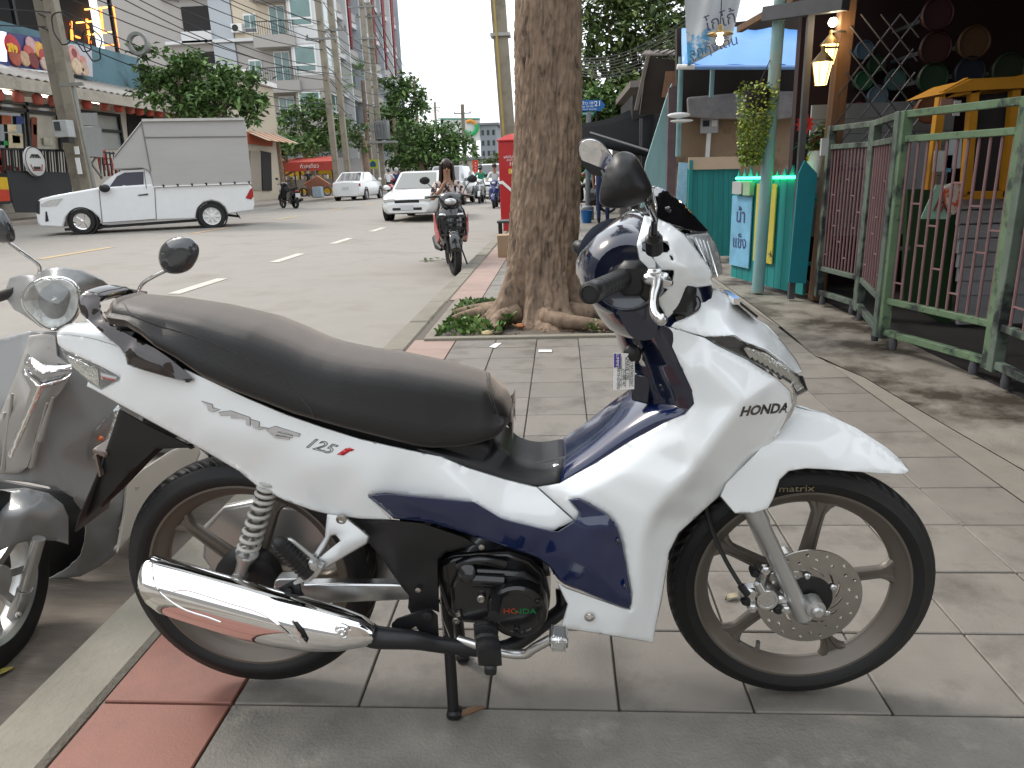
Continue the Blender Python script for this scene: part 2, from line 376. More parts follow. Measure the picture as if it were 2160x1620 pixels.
# near kerb: single stones
KB = MB(); KB.box((-1.18, 60, -.30), (.16, 140, .24)); KO = struct('kerb', KB, M_KERB, smooth=False)
def shared(name, me, parent, loc, rz=0., sc=(1, 1, 1)):
    o = bpy.data.objects.new(name, me); link(o, parent); o.location = Vector(loc)-ORG[parent]; o.rotation_euler = (0, 0, rz); o.scale = sc; ORG[o] = ORG[parent]; return o
km = []
for k in range(3):
    q = MB(); q.box((0, 0, -.075), (.186, .985, .15), bev=.012+.004*k); o = build('tmp', q, M_KERB, None, ang=30); km.append(o.data); bpy.data.objects.remove(o)
for i in range(24):
    shared('kerb_stone', km[i % 3], KO, (-1.185+random.uniform(-.004, .004), -1.6+i*1.0, random.uniform(-.004, .003)))
q = MB(); q.box((-1.185, 90, -.08), (.186, 136, .155)); build('kerb_run', q, M_KERB, KO, smooth=False)
# pavement bed and tiles
q = MB(); q.grid([[(x, y, -.012) for x in (-1.09, .3, 1.6)] for y in (1.36, 8, 24, 120)]); PV = struct('pavement', q, mat('joint_mortar', hexc('625C54'), .9, var=.15, vscale=20))
tm = {}
def tile_mesh(w, l, m, key):
    q = MB(); q.box((0, 0, -.01), (w, l, .02), bev=.0025); o = build('tmp', q, m, None, ang=30); me = o.data; bpy.data.objects.remove(o); tm[key] = me
tile_mesh(TILE-.005, TILE-.005, M_TILE, 'g'); tile_mesh(.306, TILE-.005, M_PINK, 'p'); tile_mesh(.306, TILE-.005, M_RED, 'r')
def in_planter(x, y): return -.97 < x < 1.02 and 5.10 < y < 6.98
nt_ = 0; rest = MB()
for i in range(-3, 36):
    y = TY0+(i+.5)*TILE
    for k in range(-1, 8):
        if i < 0 and k >= 0: continue
        x = -.927 if k < 0 else TX0+(k+.5)*TILE
        if in_planter(x, y): continue
        dz = random.uniform(-.0015, .0015)
        if nt_ < 300:
            o = shared('paving_tile', tm['g'] if k >= 0 else (tm['r'] if i < 4 else tm['p']), PV, (x, y, dz)); o.rotation_euler = (random.uniform(-.002, .002), random.uniform(-.002, .002), random.uniform(-.004, .004)); nt_ += 1
        else: rest.box((x, y, -.01+dz), ((TILE if k >= 0 else .31)-.005, TILE-.005, .02), bev=.0025)
for i in range(36, 70):
    y = TY0+(i+.5)*TILE
    for k in range(-1, 8):
        x = -.927 if k < 0 else TX0+(k+.5)*TILE; rest.box((x, y, -.01), ((TILE if k >= 0 else .31)-.005, TILE-.005, .02))
build('far_paving_tiles', rest, M_TILE, PV, kind='stuff', ang=30)
q = MB(); q.poly([(-1.09, 22, .001), (3.6, 22, .001), (3.6, 160, .001), (-1.09, 160, .001)]); struct('pavement_beyond', q, M_TILE, smooth=False)
# concrete slab under the camera side of the tiles
q = MB(); q.grid([[(x, y, .0) for x in np.linspace(-.766, 2.0, 8)] for y in np.linspace(-4, 1.362, 8)]); struct('concrete_slab', q, M_SLAB)
q = MB(); q.grid([[(x, y, .0) for x in (-1.09, -.77)] for y in (-4, 0, TY0-3*TILE-.002)]); struct('concrete_strip', q, M_SLAB)
# light concrete edge and the dark stained apron in front of the gates
edge = [(1.74, 1.36), (1.745, 2.2), (1.735, 2.7), (1.69, 3.4), (1.66, 4.0), (1.56, 4.5), (1.60, 5.4), (1.62, 6.2), (1.64, 8), (1.66, 12), (1.68, 22.1)]
q = MB(); q.grid([[(1.588, y, -.002) for x, y in edge], [(x, y, .004) for x, y in edge]]); struct('concrete_edging', q, mat('pale_concrete', hexc('7D776E'), .8, var=.12, vscale=6, bump=.3, bscale=90, stain=(hexc('6A635A'), 5, .55, .75)))
q = MB(); q.grid([[(x+.01, y, .002) for x, y in edge], [(x+.03, y, -.02) for x, y in edge], [(6, y, -.01) for x, y in edge]]); q.grid([[(1.75, y, -.012), (6, y, -.012)] for y in (-4, 1.36)]); struct('forecourt', q, M_APRON)
# ---- small litter
def flat_bit(name, label, cat, pts, z, m, thick=.0012, group=None):
    q = MB(); q.prism([(p[0], p[1], z) for p in pts], (0, 0, thick)); o = build(name, q, m, None, smooth=False, org=(pts[0][0], pts[0][1], z)); tag(o, label, cat, group); return o
M_PAP = mat('white_paper', (.8, .8, .78), .6, var=.03)
flat_bit('paper_scrap', 'small white square paper scrap on the tiles before the tree', 'litter', [G(*p)[:2] for p in ((1032, 733), (1045, 725), (1058, 725), (1045, 735))], .004, M_PAP)
flat_bit('paper_strip', 'white rectangular paper strip lying on a grey tile', 'litter', [G(*p)[:2] for p in ((1136, 744), (1164, 744), (1164, 739), (1136, 739))], .004, M_PAP)
p0 = G(992, 1507); q = MB(); q.tube([(p0[0]-.03, p0[1]-.014, .006), (p0[0], p0[1], .010), (p0[0]+.028, p0[1]+.016, .007)], [.003, .008, .0035], 8, sm=10); tag(build('dry_pod', q, mat('dry_brown', (.2, .12, .07), .8, var=.3, vscale=60), None, org=(p0[0], p0[1], 0)), 'curled brown dry leaf stem beside the centre stand foot', 'leaf')
def leaf_at(name, label, u, v, z, L, a, col, group=None):
    p = G(u, v, z); q = MB(); rows = []
    for t in np.linspace(0, 1, 6):
        w = L*.22*math.sin(math.pi*min(1, t*1.02))**.8; rows.append([(L*(t-.5), s_*w, .004+.006*abs(s_)+.004*math.sin(3*t)) for s_ in (-1, 0, 1)])
    q.grid(rows); o = build(name, q, mat('leaf_'+name+str(int(u)), col, .7, var=.25, vscale=40), None, ang=80, solid=.0006); o.location = p; o.rotation_euler = (0, 0, a); tag(o, label, 'leaf', group)
leaf_at('fallen_leaf', 'pale dry leaf on the pavement under the brake caliper', 1545, 1265, 0, .05, .4, (.35, .3, .2))
leaf_at('fallen_leaf', 'dry yellow leaf seen through the rear wheel spokes on the kerb', 397, 1096, 0, .05, -.3, (.32, .26, .12))
leaf_at('fallen_leaf', 'yellow green leaf in the gutter by the scooter wheel', 5, 1425, -.12, .06, .9, (.35, .3, .06))
# ================================================================= foreground tree in its planting square
PX0, PX1, PY0, PY1 = -.955, 1.02, 5.22, 6.86
M_BARK = mat('bark', hexc('826F5E'), .9, var=.45, vscale=16, stretch=(1, 1, .42), bump=1., bscale=30, stain=(hexc('3A3029'), 13, .55, .68))
q = MB(); q.grid([[(x, y, -.03+.04*noise.noise((x*3, y*3, 0))) for x in np.linspace(PX0, PX1, 14)] for y in np.linspace(PY0, PY1, 12)]); struct('planting_earth', q, M_EARTH)
for a, b in (((PX0-.05, PY0-.035), (PX1+.05, PY0-.035)), ((PX0-.05, PY1+.035), (PX1+.05, PY1+.035)), ((PX0-.02, PY0), (PX0-.02, PY1)), ((PX1+.02, PY0), (PX1+.02, PY1))):
    q = MB(); q.bar((a[0], a[1], -.03), (b[0], b[1], -.03), .07, .10); o = build('planter_edging', q, M_KERB, None, smooth=False, bevel=.006); o['kind'] = 'structure'
TC = AY(1143, 600, 6.0); TREE = thing('street_tree', 'thick bare brown tree trunk growing from the planting square in the pavement', 'tree', (TC[0], 6.0, 0))
tz = [-.08, 0, .05, .12, .2, .3, .42, .6, .9, 1.3, 1.8, 2.4, 3.0, 4.0, 5.2]
tr_ = [.56, .5, .43, .385, .35, .325, .305, .29, .28, .27, .255, .238, .228, .215, .19]
NU, NV = 200, 380; rows = []
for j in range(NV):
    z = -.08+5.28*(j/(NV-1))**1.35; r0 = float(np.interp(z, tz, tr_)); row = []
    cx = TC[0]+.04*z+.012*math.sin(z*1.1); cy = 6.0+.01*math.sin(z*1.7)
    fl = max(0, 1-z/.55)
    for i in range(NU):
        a = 2*math.pi*i/NU
        but = 1+fl**1.6*(.30*math.cos(5*a+.6)+.18*math.cos(8*a+2.1)+.1*math.cos(13*a))
        n1 = noise.noise((math.cos(a)*1.4, math.sin(a)*1.4, z*1.1))*.03
        rid = abs(noise.noise((math.cos(a)*9, math.sin(a)*9, z*4.2)))*.034+abs(noise.noise((math.cos(a)*22+5, math.sin(a)*22, z*12)))*.022
        r = r0*but*.97+n1-rid+.012
        row.append((cx+r*math.cos(a), cy+r*math.sin(a), z))
    rows.append(row)
t = MB(); t.grid(rows, closed=True); build('trunk', t, M_BARK, TREE, ang=180)
for a, L in ((-2.0, .75), (-1.2, .7), (-.55, .85), (.1, .6), (3.3, .7), (-2.6, .8), (2.4, .5)):
    P = []; 
    for s_ in np.linspace(0, 1, 12):
        rr = .3+L*s_*.9; aa = a+.35*math.sin(s_*3+a); x = TC[0]+rr*math.cos(aa); y = 6+rr*math.sin(aa)
        if not (PX0+.04 < x < PX1-.04 and PY0+.05 < y < PY1-.05): break
        P.append((x, y, .06*(1-s_)**.6+.012))
    if len(P) > 3: t = MB(); t.tube(P, list(np.linspace(.085, .022, len(P))), 10); build('root', t, M_BARK, TREE)
def leaves(mb, blobs, n, size, rng, asp=.5, droop=.3):
    """leaf quads spread through ellipsoid shells; material index = lighter or darker kind of leaf"""
    tot = sum(b[3]*b[4]*b[5] for b in blobs)
    for b in blobs:
        k = max(4, int(n*b[3]*b[4]*b[5]/tot))
        cl = [(rng.gauss(0, 1), rng.gauss(0, 1), rng.gauss(0, 1)) for _ in range(max(5, k//26))]
        for i in range(k):
            c = rng.choice(cl); l = math.sqrt(c[0]**2+c[1]**2+c[2]**2)+1e-6; rr = (rng.random()*.55+.5)
            jx = .2
            p = Vector((b[0]+b[3]*(c[0]/l*rr+rng.gauss(0, jx)*.7), b[1]+b[4]*(c[1]/l*rr+rng.gauss(0, jx)*.7), b[2]+b[5]*(c[2]/l*rr+rng.gauss(0, jx)*.7)))
            d = Vector((rng.gauss(0, 1), rng.gauss(0, 1), rng.gauss(-droop, .6))).normalized(); x = d.cross(Vector((rng.gauss(0, .5), rng.gauss(0, .5), 1))).normalized()
            s_ = size*rng.uniform(.6, 1.35); mb.mi = rng.choice((0, 0, 1, 1, 2))
            nrm = x.cross(d)*s_*.12
            mb.add([p, p+d*s_*.5+x*s_*asp*.5+nrm, p+d*s_, p+d*s_*.5-x*s_*asp*.5+nrm], [(0, 1, 2, 3)])
    mb.mi = 0; return mb
def leafmat(name, col, tr=.25):
    m = mat(name, col, .55, var=.2, vscale=2.5); b = m.node_tree.nodes['Principled BSDF']; b.inputs['Subsurface Weight'].default_value = 0; b.inputs['Transmission Weight'].default_value = 0
    return m
LF = [leafmat('leaf_dark', (.055, .105, .03)), leafmat('leaf_mid', (.11, .20, .055)), leafmat('leaf_light', (.18, .28, .08))]
LF2 = [leafmat('leafb_dark', (.045, .075, .022)), leafmat('leafb_mid', (.10, .15, .04)), leafmat('leafb_light', (.18, .23, .07))]
R1 = random.Random(3)
for a, el in ((.4, .9), (2.3, .8), (4.0, 1.0), (5.3, .7)):
    t = MB(); b0 = Vector((TC[0]+.18, 6, 4.6)); d = Vector((math.cos(a)*math.cos(el), math.sin(a)*math.cos(el), math.sin(el))); t.tube([b0, b0+d*1.0, b0+d*2.2+Vector((0, 0, .2))], [.16, .11, .05], 10, sm=10); build('limb', t, M_BARK, TREE)
cw = MB(); leaves(cw, [(TC[0]+.6, 6.2, 7.2, 1.5, 1.4, .9), (TC[0]-1.0, 5.6, 7.0, 1.3, 1.3, .8), (TC[0], 7.2, 7.6, 1.4, 1.2, .9)], 2600, .22, R1); build('crown', cw, LF, TREE, smooth=False)
# weeds and leaf litter in the planting square
wd = MB(); R2 = random.Random(5)
for i in range(520):
    while True:
        u, v = R2.uniform(918, 1060), R2.uniform(640, 712); p = G(u, v, 0)
        if PX0+.03 < p[0] < -.35 and PY0+.05 < p[1] < PY1-.05: break
    h = R2.uniform(.02, .09); d = Vector((R2.gauss(0, .6), R2.gauss(0, .6), R2.uniform(.2, 1))).normalized(); x = d.cross(Vector((R2.gauss(0, 1), R2.gauss(0, 1), .3))).normalized(); b = Vector((p[0], p[1], R2.uniform(0, .05))); s_ = R2.uniform(.04, .075); wd.mi = R2.choice((0, 1, 1, 2))
    wd.add([b, b+d*s_*.5+x*s_*.3, b+d*s_, b+d*s_*.5-x*s_*.3], [(0, 1, 2, 3)])
wd.mi = 0; tag(build('ground_weeds', wd, [leafmat('weed_a', (.03, .075, .012)), leafmat('weed_b', (.07, .15, .025)), leafmat('weed_c', (.13, .22, .05))], None, smooth=False), 'low green weeds covering the left of the planting square', 'weeds', kind='stuff')
lt_ = MB()
for i in range(420):
    x, y = R2.uniform(PX0+.05, PX1-.05), R2.uniform(PY0+.03, PY1-.05); s_ = R2.uniform(.015, .05); b = Vector((x, y, R2.uniform(.0, .03))); d = Vector((R2.gauss(0, 1), R2.gauss(0, 1), R2.gauss(0, .35))).normalized(); xx = d.cross(Vector((0, 0, 1)))+Vector((0, 0, R2.uniform(-.4, .4))); lt_.mi = R2.choice((0, 0, 1, 2))
    lt_.add([b, b+d*s_*.5+xx*s_*.35, b+d*s_, b+d*s_*.5-xx*s_*.35], [(0, 1, 2, 3)])
lt_.mi = 0; tag(build('leaf_litter', lt_, [mat('litter_a', (.09, .05, .025), .9), mat('litter_b', (.2, .12, .06), .9), mat('litter_c', (.05, .035, .025), .9)], None, smooth=False, solid=.001), 'brown dead leaf litter round the tree roots', 'leaf litter', kind='stuff')
def small_plant(name, label, u, v, n, L, seed, m=LF, group=None):
    r = random.Random(seed); p = G(u, v, 0.); t = thing(name, label, 'plant', tuple(p), group); q = MB()
    for i in range(n):
        a = r.uniform(0, 6.28); el = r.uniform(.3, 1.2); d = Vector((math.cos(a)*math.cos(el), math.sin(a)*math.cos(el), math.sin(el))); b = Vector(p)+d*r.uniform(.2, 1)*L*.7; x = d.cross(Vector((0, 0, 1))).normalized(); s_ = L*r.uniform(.4, .8); q.mi = r.choice((0, 1, 2))
        q.add([b, b+d*s_*.5+x*s_*.3, b+d*s_-Vector((0, 0, s_*.3)), b+d*s_*.5-x*s_*.3], [(0, 1, 2, 3)])
    q.mi = 0; build('foliage', q, m, t, smooth=False); s = MB()
    s.tube([p, Vector(p)+Vector((.01, 0, L*.8))], .004, 6); build('stem', s, M_BARK, t); return t
small_plant('seedling', 'small leafy seedling in front of the trunk between the roots', 1068, 688, 34, .13, 1)
small_plant('seedling', 'small dark seedling by the right root of the tree', 1188, 688, 34, .11, 2)
small_plant('seedling', 'low green seedling at the planter corner by the scooter seat', 1248, 700, 24, .09, 3)
for nm, lb, u, v, r_, c in (('stone', 'pale rounded stone among the leaf litter before the trunk', 1045, 700, .035, (.3, .24, .17)), ('stone', 'yellowish flat stone at the front edge of the planting square', 1028, 703, .045, (.45, .36, .2)), ('clay_shard', 'orange clay shard in the leaf litter by the trunk', 1098, 687, .04, (.35, .14, .06)), ('clay_shard', 'brown clay shard lying against a root', 1010, 672, .035, (.3, .15, .06))):
    p = G(u, v, .02); q = MB(); q.ball((0, 0, 0), (r_, r_*.8, r_*.5), 10, 6); q.v = [tuple(Vector(v_)*(1+.25*noise.noise(Vector(v_)*40))) for v_ in q.v]; o = build(nm, q, mat('stone'+str(u), c, .8, var=.2, vscale=30), None); o.location = p; tag(o, lb, 'stone')
# ================================================================= far side of the street
def quadX(mb, X, pts): mb.poly([AX(u, v, X) for u, v in pts])
def slabX(name, X, pts, t, m, parent, **k):
    """photo polygon laid on the plane x = X and given thickness t away from the street"""
    q = MB(); q.prism([AX(u, v, X) for u, v in pts], (-t, 0, 0)); return build(name, q, m, parent, smooth=False, **k)
def boxp(name, c, d, m, parent, bev=0., **k):
    q = MB(); q.box(c, d); return build(name, q, m, parent, smooth=False, bevel=bev, **k)
GLASS_D = mat('dark_window_glass', (.03, .04, .045), .08, coat=1, var=.2, vscale=1.5)
GLASS_T = mat('teal_window_glass', (.10, .19, .18), .1, coat=1, var=.2, vscale=1.2)
M_BLKF = mat('black_frame', (.015, .015, .016), .5, var=.1)
M_WHF = mat('white_frame', (.75, .75, .73), .5, var=.05)
REST = thing('restaurant', 'two storey teal restaurant with beige eaves, black window frames and upstairs terrace', 'building', (-22, 27, 0))
XF = -20.5
boxp('wall', (-23.5, 27.5, 2.6), (6, 21, 5.0), mat('restaurant_wall', hexc('C9C2B6'), .8, var=.08, vscale=.6), REST)
boxp('upper_wall', (-23.7, 26.9, 6.35), (6.3, 21.6, 1.75), mat('teal_wall', hexc('5E7E88'), .75, var=.1, vscale=.8, stain=(hexc('465C66'), .7, .5, .7)), REST)
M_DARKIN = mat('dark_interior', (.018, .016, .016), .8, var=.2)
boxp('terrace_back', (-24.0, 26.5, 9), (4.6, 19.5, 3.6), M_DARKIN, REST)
boxp('terrace_wall', (-20.58, 18.5, 7.6), (.1, 5.5, .8), MATS['teal_wall'], REST)
rf = MB(); rf.prism([(-19.2, 15, 10.5), (-25, 15, 11.8), (-25, 39.6, 11.4), (-19.0, 39.6, 10.0)], (0, 0, .16)); build('terrace_roof', rf, mat('dark_metal_roof', (.03, .03, .032), .5), REST, smooth=False)
for y in (29.5, 36.2):
    q = MB(); q.bar((-20.7, y, 7.2), (-20.7, y, 10.6), .14); build('terrace_post', q, M_BLKF, REST)
M_NEON = mat('orange_neon', (1, .22, .03), .4, var=0, emit=2.2); M_NEONY = mat('yellow_neon', (1, .5, .12), .4, var=0, emit=2.2)
for (a, b, m) in (((150, 45), (152, 85), M_NEON), ((183, 40), (190, 92), M_NEON), ((238, 12), (250, 107), M_NEON), ((212, 15), (217, 66), M_NEON), ((162, 48), (213, 43), M_NEONY), ((180, 20), (238, 14), M_NEONY), ((184, 74), (244, 66), M_NEONY), ((152, 74), (168, 80), M_NEON), ((213, 96), (250, 94), M_NEON)):
    q = MB(); q.bar(AX(*a, -21.55), AX(*b, -21.55), .09, .06); build('neon_tube', q, m, REST)
# eaves
q = MB(); nS = 60
y0_, y1_ = 15.0, 39.6
rows = [[(x, y0_+(y1_-y0_)*i/ (nS*4), z+.035*math.sin(i*1.4)) for i in range(nS*4+1)] for x, z in ((-20.6, 5.72), (-18.95, 5.02))]
q.grid(rows); build('eaves_roof', q, mat('pale_corrugated', hexc('BFB8AF'), .5, var=.08), REST, solid=.03)
q = MB(); q.box((-18.95, 27.3, 4.78), (.1, 24.6, .42)); build('fascia', q, mat('beige_fascia', hexc('B8AFA1'), .7, var=.08, stain=(hexc('8A8072'), 1.1, .5, .7)), REST, smooth=False)
boxp('eaves_soffit', (-19.9, 27.3, 4.66), (1.9, 24.4, .05), MATS['beige_fascia'], REST)
# openings: windows, posters, door
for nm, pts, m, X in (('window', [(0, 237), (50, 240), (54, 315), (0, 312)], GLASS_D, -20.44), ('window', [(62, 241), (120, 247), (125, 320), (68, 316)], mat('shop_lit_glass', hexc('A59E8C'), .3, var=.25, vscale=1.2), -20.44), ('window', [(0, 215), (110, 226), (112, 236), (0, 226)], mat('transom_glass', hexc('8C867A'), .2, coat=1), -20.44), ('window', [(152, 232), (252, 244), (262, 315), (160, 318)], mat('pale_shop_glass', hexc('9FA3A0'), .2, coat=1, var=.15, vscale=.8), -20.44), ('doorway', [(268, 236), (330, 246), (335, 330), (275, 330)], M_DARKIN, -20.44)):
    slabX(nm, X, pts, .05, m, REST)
for a, b in (((0, 228), (122, 240)), ((54, 216), (64, 320)), ((120, 226), (130, 320)), ((0, 213), (115, 225)), ((152, 232), (252, 244)), ((250, 243), (262, 318)), ((152, 270), (255, 278))):
    q = MB(); q.bar(AX(*a, -20.36), AX(*b, -20.36), .1, .12); build('window_frame', q, M_BLKF, REST)
for k, (u0, v0, u1, v1, c) in enumerate(((4, 242, 24, 262, 'A5542F'), (16, 262, 34, 278, 'D9C7A0'), (18, 280, 48, 312, 'CDBE9A'), (26, 285, 42, 302, 'B5648A'), (34, 244, 50, 262, '2C3B7A'), (66, 246, 78, 310, '7A3A1E'), (70, 262, 77, 284, 'B7783C'), (8, 296, 16, 306, '1E9A4A'), (92, 290, 110, 306, 'B9B6A4'))):
    slabX('poster', -20.36, [(u0, v0), (u1, v0+2), (u1+1, v1), (u0+1, v1)], .02, mat('poster_'+c, hexc(c), .6, var=.35, vscale=3), REST)
# dark front wall, railing and stairs
slabX('front_wall', -18.8, [(15, 364), (150, 368), (154, 432), (152, 448), (32, 448)], .3, mat('charcoal_wall', (.035, .036, .038), .7, var=.12), REST)
slabX('plinth', -18.7, [(-40, 425), (25, 428), (33, 450), (-40, 448)], .4, M_KERB, REST)
for a, b in (((2, 314), (140, 318)), ((6, 362), (148, 366))):
    q = MB(); q.bar(AX(*a, -18.85), AX(*b, -18.85), .07); build('rail', q, M_BLKF, REST)
for i in range(22):
    u = 5+i*6.3; q = MB(); q.bar(AX(u, 315, -18.85), AX(u+4, 364, -18.85), .035 if i % 3 else .07); build('baluster', q, M_BLKF, REST)
for i in range(5):
    u = 215+i*8; q = MB(); q.bar(AX(u, 320, -18.85), AX(u+6, 372, -18.85), .05); build('baluster', q, M_BLKF, REST)
q = MB(); q.bar(AX(210, 320, -18.85), AX(252, 326, -18.85), .07); build('rail', q, M_BLKF, REST)
# hanging lanterns under the eaves, each a thing
for i, (u, v) in enumerate(((-4, 200), (38, 205), (80, 210), (111, 213), (152, 215), (183, 220), (220, 224), (250, 227), (274, 231), (294, 234), (315, 236), (335, 239), (355, 240))):
    p = AX(u, v, -19.3); c = random.choice(('A8594A', 'B3523F', 'A56A58', 'B14A3C'))
    L_ = thing('paper_lantern', 'pinkish red paper lantern hanging in the row under the restaurant eaves', 'lantern', tuple(p), 'lanterns under the restaurant eaves')
    q = MB(); q.lathe(p, (0, 0, 1), [(.07, -.2), (.15, -.17), (.19, -.06), (.19, .06), (.15, .17), (.07, .2)], 14); build('shade', q, mat('lantern_'+c, hexc(c), .7, var=.12, vscale=14), L_)
    q = MB(); q.lathe(p, (0, 0, 1), [(.075, .2), (.075, .25)], 10); q.tube([Vector(p)+Vector((0, 0, .24)), Vector(p)+Vector((0, 0, 4.68-p[2]))], .01, 5); build('cap', q, M_BLKF, L_)
for i, (a, b) in enumerate((((0, 193), (22, 196)), ((83, 201), (118, 206)), ((188, 213), (216, 218)), ((278, 226), (313, 231)))):
    q = MB(); q.tube([AX(*a, -19.6), AX(*b, -19.6)], .05, 8); o = build('fluorescent_tube', q, mat('tube_light', (1, .97, .9), .5, var=0, emit=5), None, org=AX(*a, -19.6)); tag(o, 'lit white fluorescent tube under the restaurant eaves', 'lamp', 'tubes under the eaves')
# round sign on the railing
SG = thing('round_sign', 'round white shop sign with awning drawing hung on the black railing', 'sign', tuple(AX(73, 341, -18.7)))
c = AX(73, 341, -18.7); q = MB(); q.lathe(c, (1, 0, 0), [(.50, -.06), (.52, -.04), (.52, .03), (.50, .04)], 40); build('disc', q, mat('sign_white', (.72, .71, .69), .5, var=.04), SG)
q = MB(); q.ring(Vector(c)+Vector((.05, 0, 0)), (1, 0, 0), [(.5, -.01), (.52, 0), (.5, .01), (.49, 0)], 40); build('rim', q, M_BLKF, SG)
for i in range(7):
    q = MB(); q.bar(Vector(c)+Vector((.06, -.28+i*.093, .12)), Vector(c)+Vector((.06, -.15+i*.05, .25)), .03, .01); build('awning_stripe', q, M_BLKF, SG)
q = MB(); q.tube([Vector(c)+Vector((.05, y, z)) for y, z in ((-.3, -.1), (-.22, -.3), (.22, -.3), (.3, -.1))], .018, 6); build('bowl_line', q, mat('sign_red', (.4, .05, .04), .5, var=0), SG)
q = MB(); q.box(Vector(c)+Vector((.05, 0, -.22)), (.02, .34, .1)); build('name_strip', q, M_BLKF, SG)
# sign boards on the upper wall
B1 = thing('sign_board', 'long blue lightbox sign with food pictures on the teal upper wall', 'sign', tuple(AX(50, 110, -20.2)))
slabX('panel', -20.2, [(-60, 55), (106, 83), (106, 150), (-60, 133)], .16, mat('sign_blue', hexc('3D3F73'), .5, var=.3, vscale=1.2, emit=0), B1)
slabX('white_end', -20.17, [(-60, 55), (13, 68), (15, 130), (-60, 124)], .02, mat('lit_sign_white', (.85, .9, 1), .5, var=0, emit=.9), B1)
slabX('frame', -20.16, [(-60, 133), (106, 150), (106, 154), (-60, 137)], .1, M_WHF, B1)
for k, (u, v, r, cc) in enumerate(((27, 98, .42, 'B0202A'), (26, 105, .26, 'D8A01E'), (66, 95, .30, 'C9A0A0'), (62, 112, .3, 'B8554A'), (84, 106, .32, 'D9A548'), (90, 118, .28, 'B03A3A'), (32, 122, .3, 'A8503A'), (52, 124, .28, 'C2A080'), (70, 128, .3, '7A2A2A'), (94, 134, .26, 'C9B0A0'), (98, 92, .2, 'C85050'))):
    q = MB(); q.lathe(AX(u, v, -20.15), (1, 0, 0), [(r, -.01), (r*.9, .012+.004*k), (0, .014+.004*k)], 18); build('food_picture', q, mat('food_'+cc, hexc(cc), .5, var=.3, vscale=5), B1)
lettering('sign_lettering', '219', AX(27, 103, -20.05), (0, 1, 0), (0, 0, 1), .36, mat('sign_yellow', hexc('E8C020'), .5, var=0), B1, offset=.012)
B2 = thing('sign_board', 'pale white sign board with cartoonish food collage beside the utility pole', 'sign', tuple(AX(160, 125, -20.2)))
slabX('panel', -20.2, [(124, 88), (193, 99), (196, 162), (128, 152)], .16, mat('sign_pale', hexc('BDBBC2'), .5, var=.1), B2)
for k, (u, v, r, cc) in enumerate(((138, 104, .28, 'B04878'), (157, 118, .42, 'C9938A'), (156, 112, .2, '8A3A3A'), (176, 128, .2, 'C98A7A'), (162, 140, .34, 'D2B89A'), (178, 145, .3, 'C8A890'), (140, 126, .22, 'B890B0'), (174, 147, .08, '202020'))):
    q = MB(); q.lathe(AX(u, v, -20.15), (1, 0, 0), [(r, -.01), (r*.9, .012+.004*k), (0, .014+.004*k)], 18); build('food_picture', q, mat('food_'+cc, hexc(cc), .5, var=.3, vscale=5), B2)
for i, (u, v) in enumerate(((8, 345), (20, 348), (222, 328), (232, 340))):
    p = AX(u, v+12, -19.6); q = MB(); q.box((p[0], p[1], p[2]+.1), (.42, .42, .05)); q.box((p[0]-.2, p[1], p[2]+.42), (.05, .42, .6))
    t_ = thing('plastic_chair', 'red plastic chair behind the restaurant railing', 'chair', tuple(p), 'red plastic chairs at the restaurant'); m = mat('red_plastic', (.45, .035, .02), .45, var=.08)
    boxp('seat', (p[0], p[1], p[2]+.1), (.42, .42, .05), m, t_, .01); boxp('backrest', (p[0]-.2, p[1], p[2]+.42), (.05, .42, .6), m, t_, .01)
    for sx in (-1, 1):
        for sy in (-1, 1): boxp('leg', (p[0]+sx*.18, p[1]+sy*.18, p[2]-.15), (.05, .05, .46), m, t_)
KS = thing('banner_stand', 'yellow and red advertising board standing on the far pavement', 'sign', tuple(AX(5, 445, -18.4)))
slabX('yellow_half', -18.4, [(-30, 372), (15, 374), (19, 400), (-30, 398)], .06, mat('ad_yellow', hexc('C9A41C'), .5), KS); slabX('red_half', -18.4, [(-30, 398), (19, 400), (22, 424), (-30, 426)], .06, mat('ad_red', hexc('B3361C'), .5), KS); slabX('foot', -18.42, [(-30, 426), (22, 424), (22, 430), (-30, 432)], .3, M_BLKF, KS)
# electrical cabinets beside the restaurant
CB = thing('electric_cabinet', 'grey steel electrical cabinet on a stand beside the utility pole', 'cabinet', tuple(AX(190, 300, -18.0)))
slabX('upper_box', -18.0, [(168, 238), (205, 238), (207, 265), (170, 264)], .5, mat('cab_grey', hexc('8E8E8C'), .5, var=.06), CB); slabX('door', -18.0, [(164, 266), (214, 270), (218, 332), (170, 328)], .5, MATS['cab_grey'], CB)
for a, b in (((180, 328), (215, 375)), ((205, 330), (172, 372)), ((175, 330), (178, 375)), ((212, 332), (214, 378))): q = MB(); q.bar(AX(*a, -18.2), AX(*b, -18.2), .06); build('stand_bar', q, mat('galv', hexc('85857F'), .5, metal=.3), CB)
# ---- cream shop with striped awning
SHOP = thing('corner_shop', 'cream single storey shop with orange striped awning beyond the pickup', 'building', (-18, 42, 0))
y_e = AX(575, 185, -17.2)[1]; z_t = AX(575, 185, -17.2)[2]
boxp('wall', (-21.2, (38+y_e)/2, z_t/2), (8, y_e-38, z_t), mat('cream_wall', hexc('B8AE9C'), .8, var=.08, vscale=.5), SHOP)
boxp('parapet', (-21.15, (38+y_e)/2, z_t+.1), (8.3, y_e-37.6, .25), MATS['white_frame'], SHOP)
for i in range(9):
    y = y_e-.25-i*.55; q = MB(); q.prism([(-17.18, y, 3.9), (-15.9, y, 3.35), (-15.9, y-.5, 3.35), (-17.18, y-.5, 3.9)], (0, 0, .03)); build('awning_strip', q, mat('awning_orange', hexc('B8662E'), .7, var=.08) if i % 2 else mat('awning_white', hexc('C8BFAE'), .7, var=.05), SHOP, smooth=False)
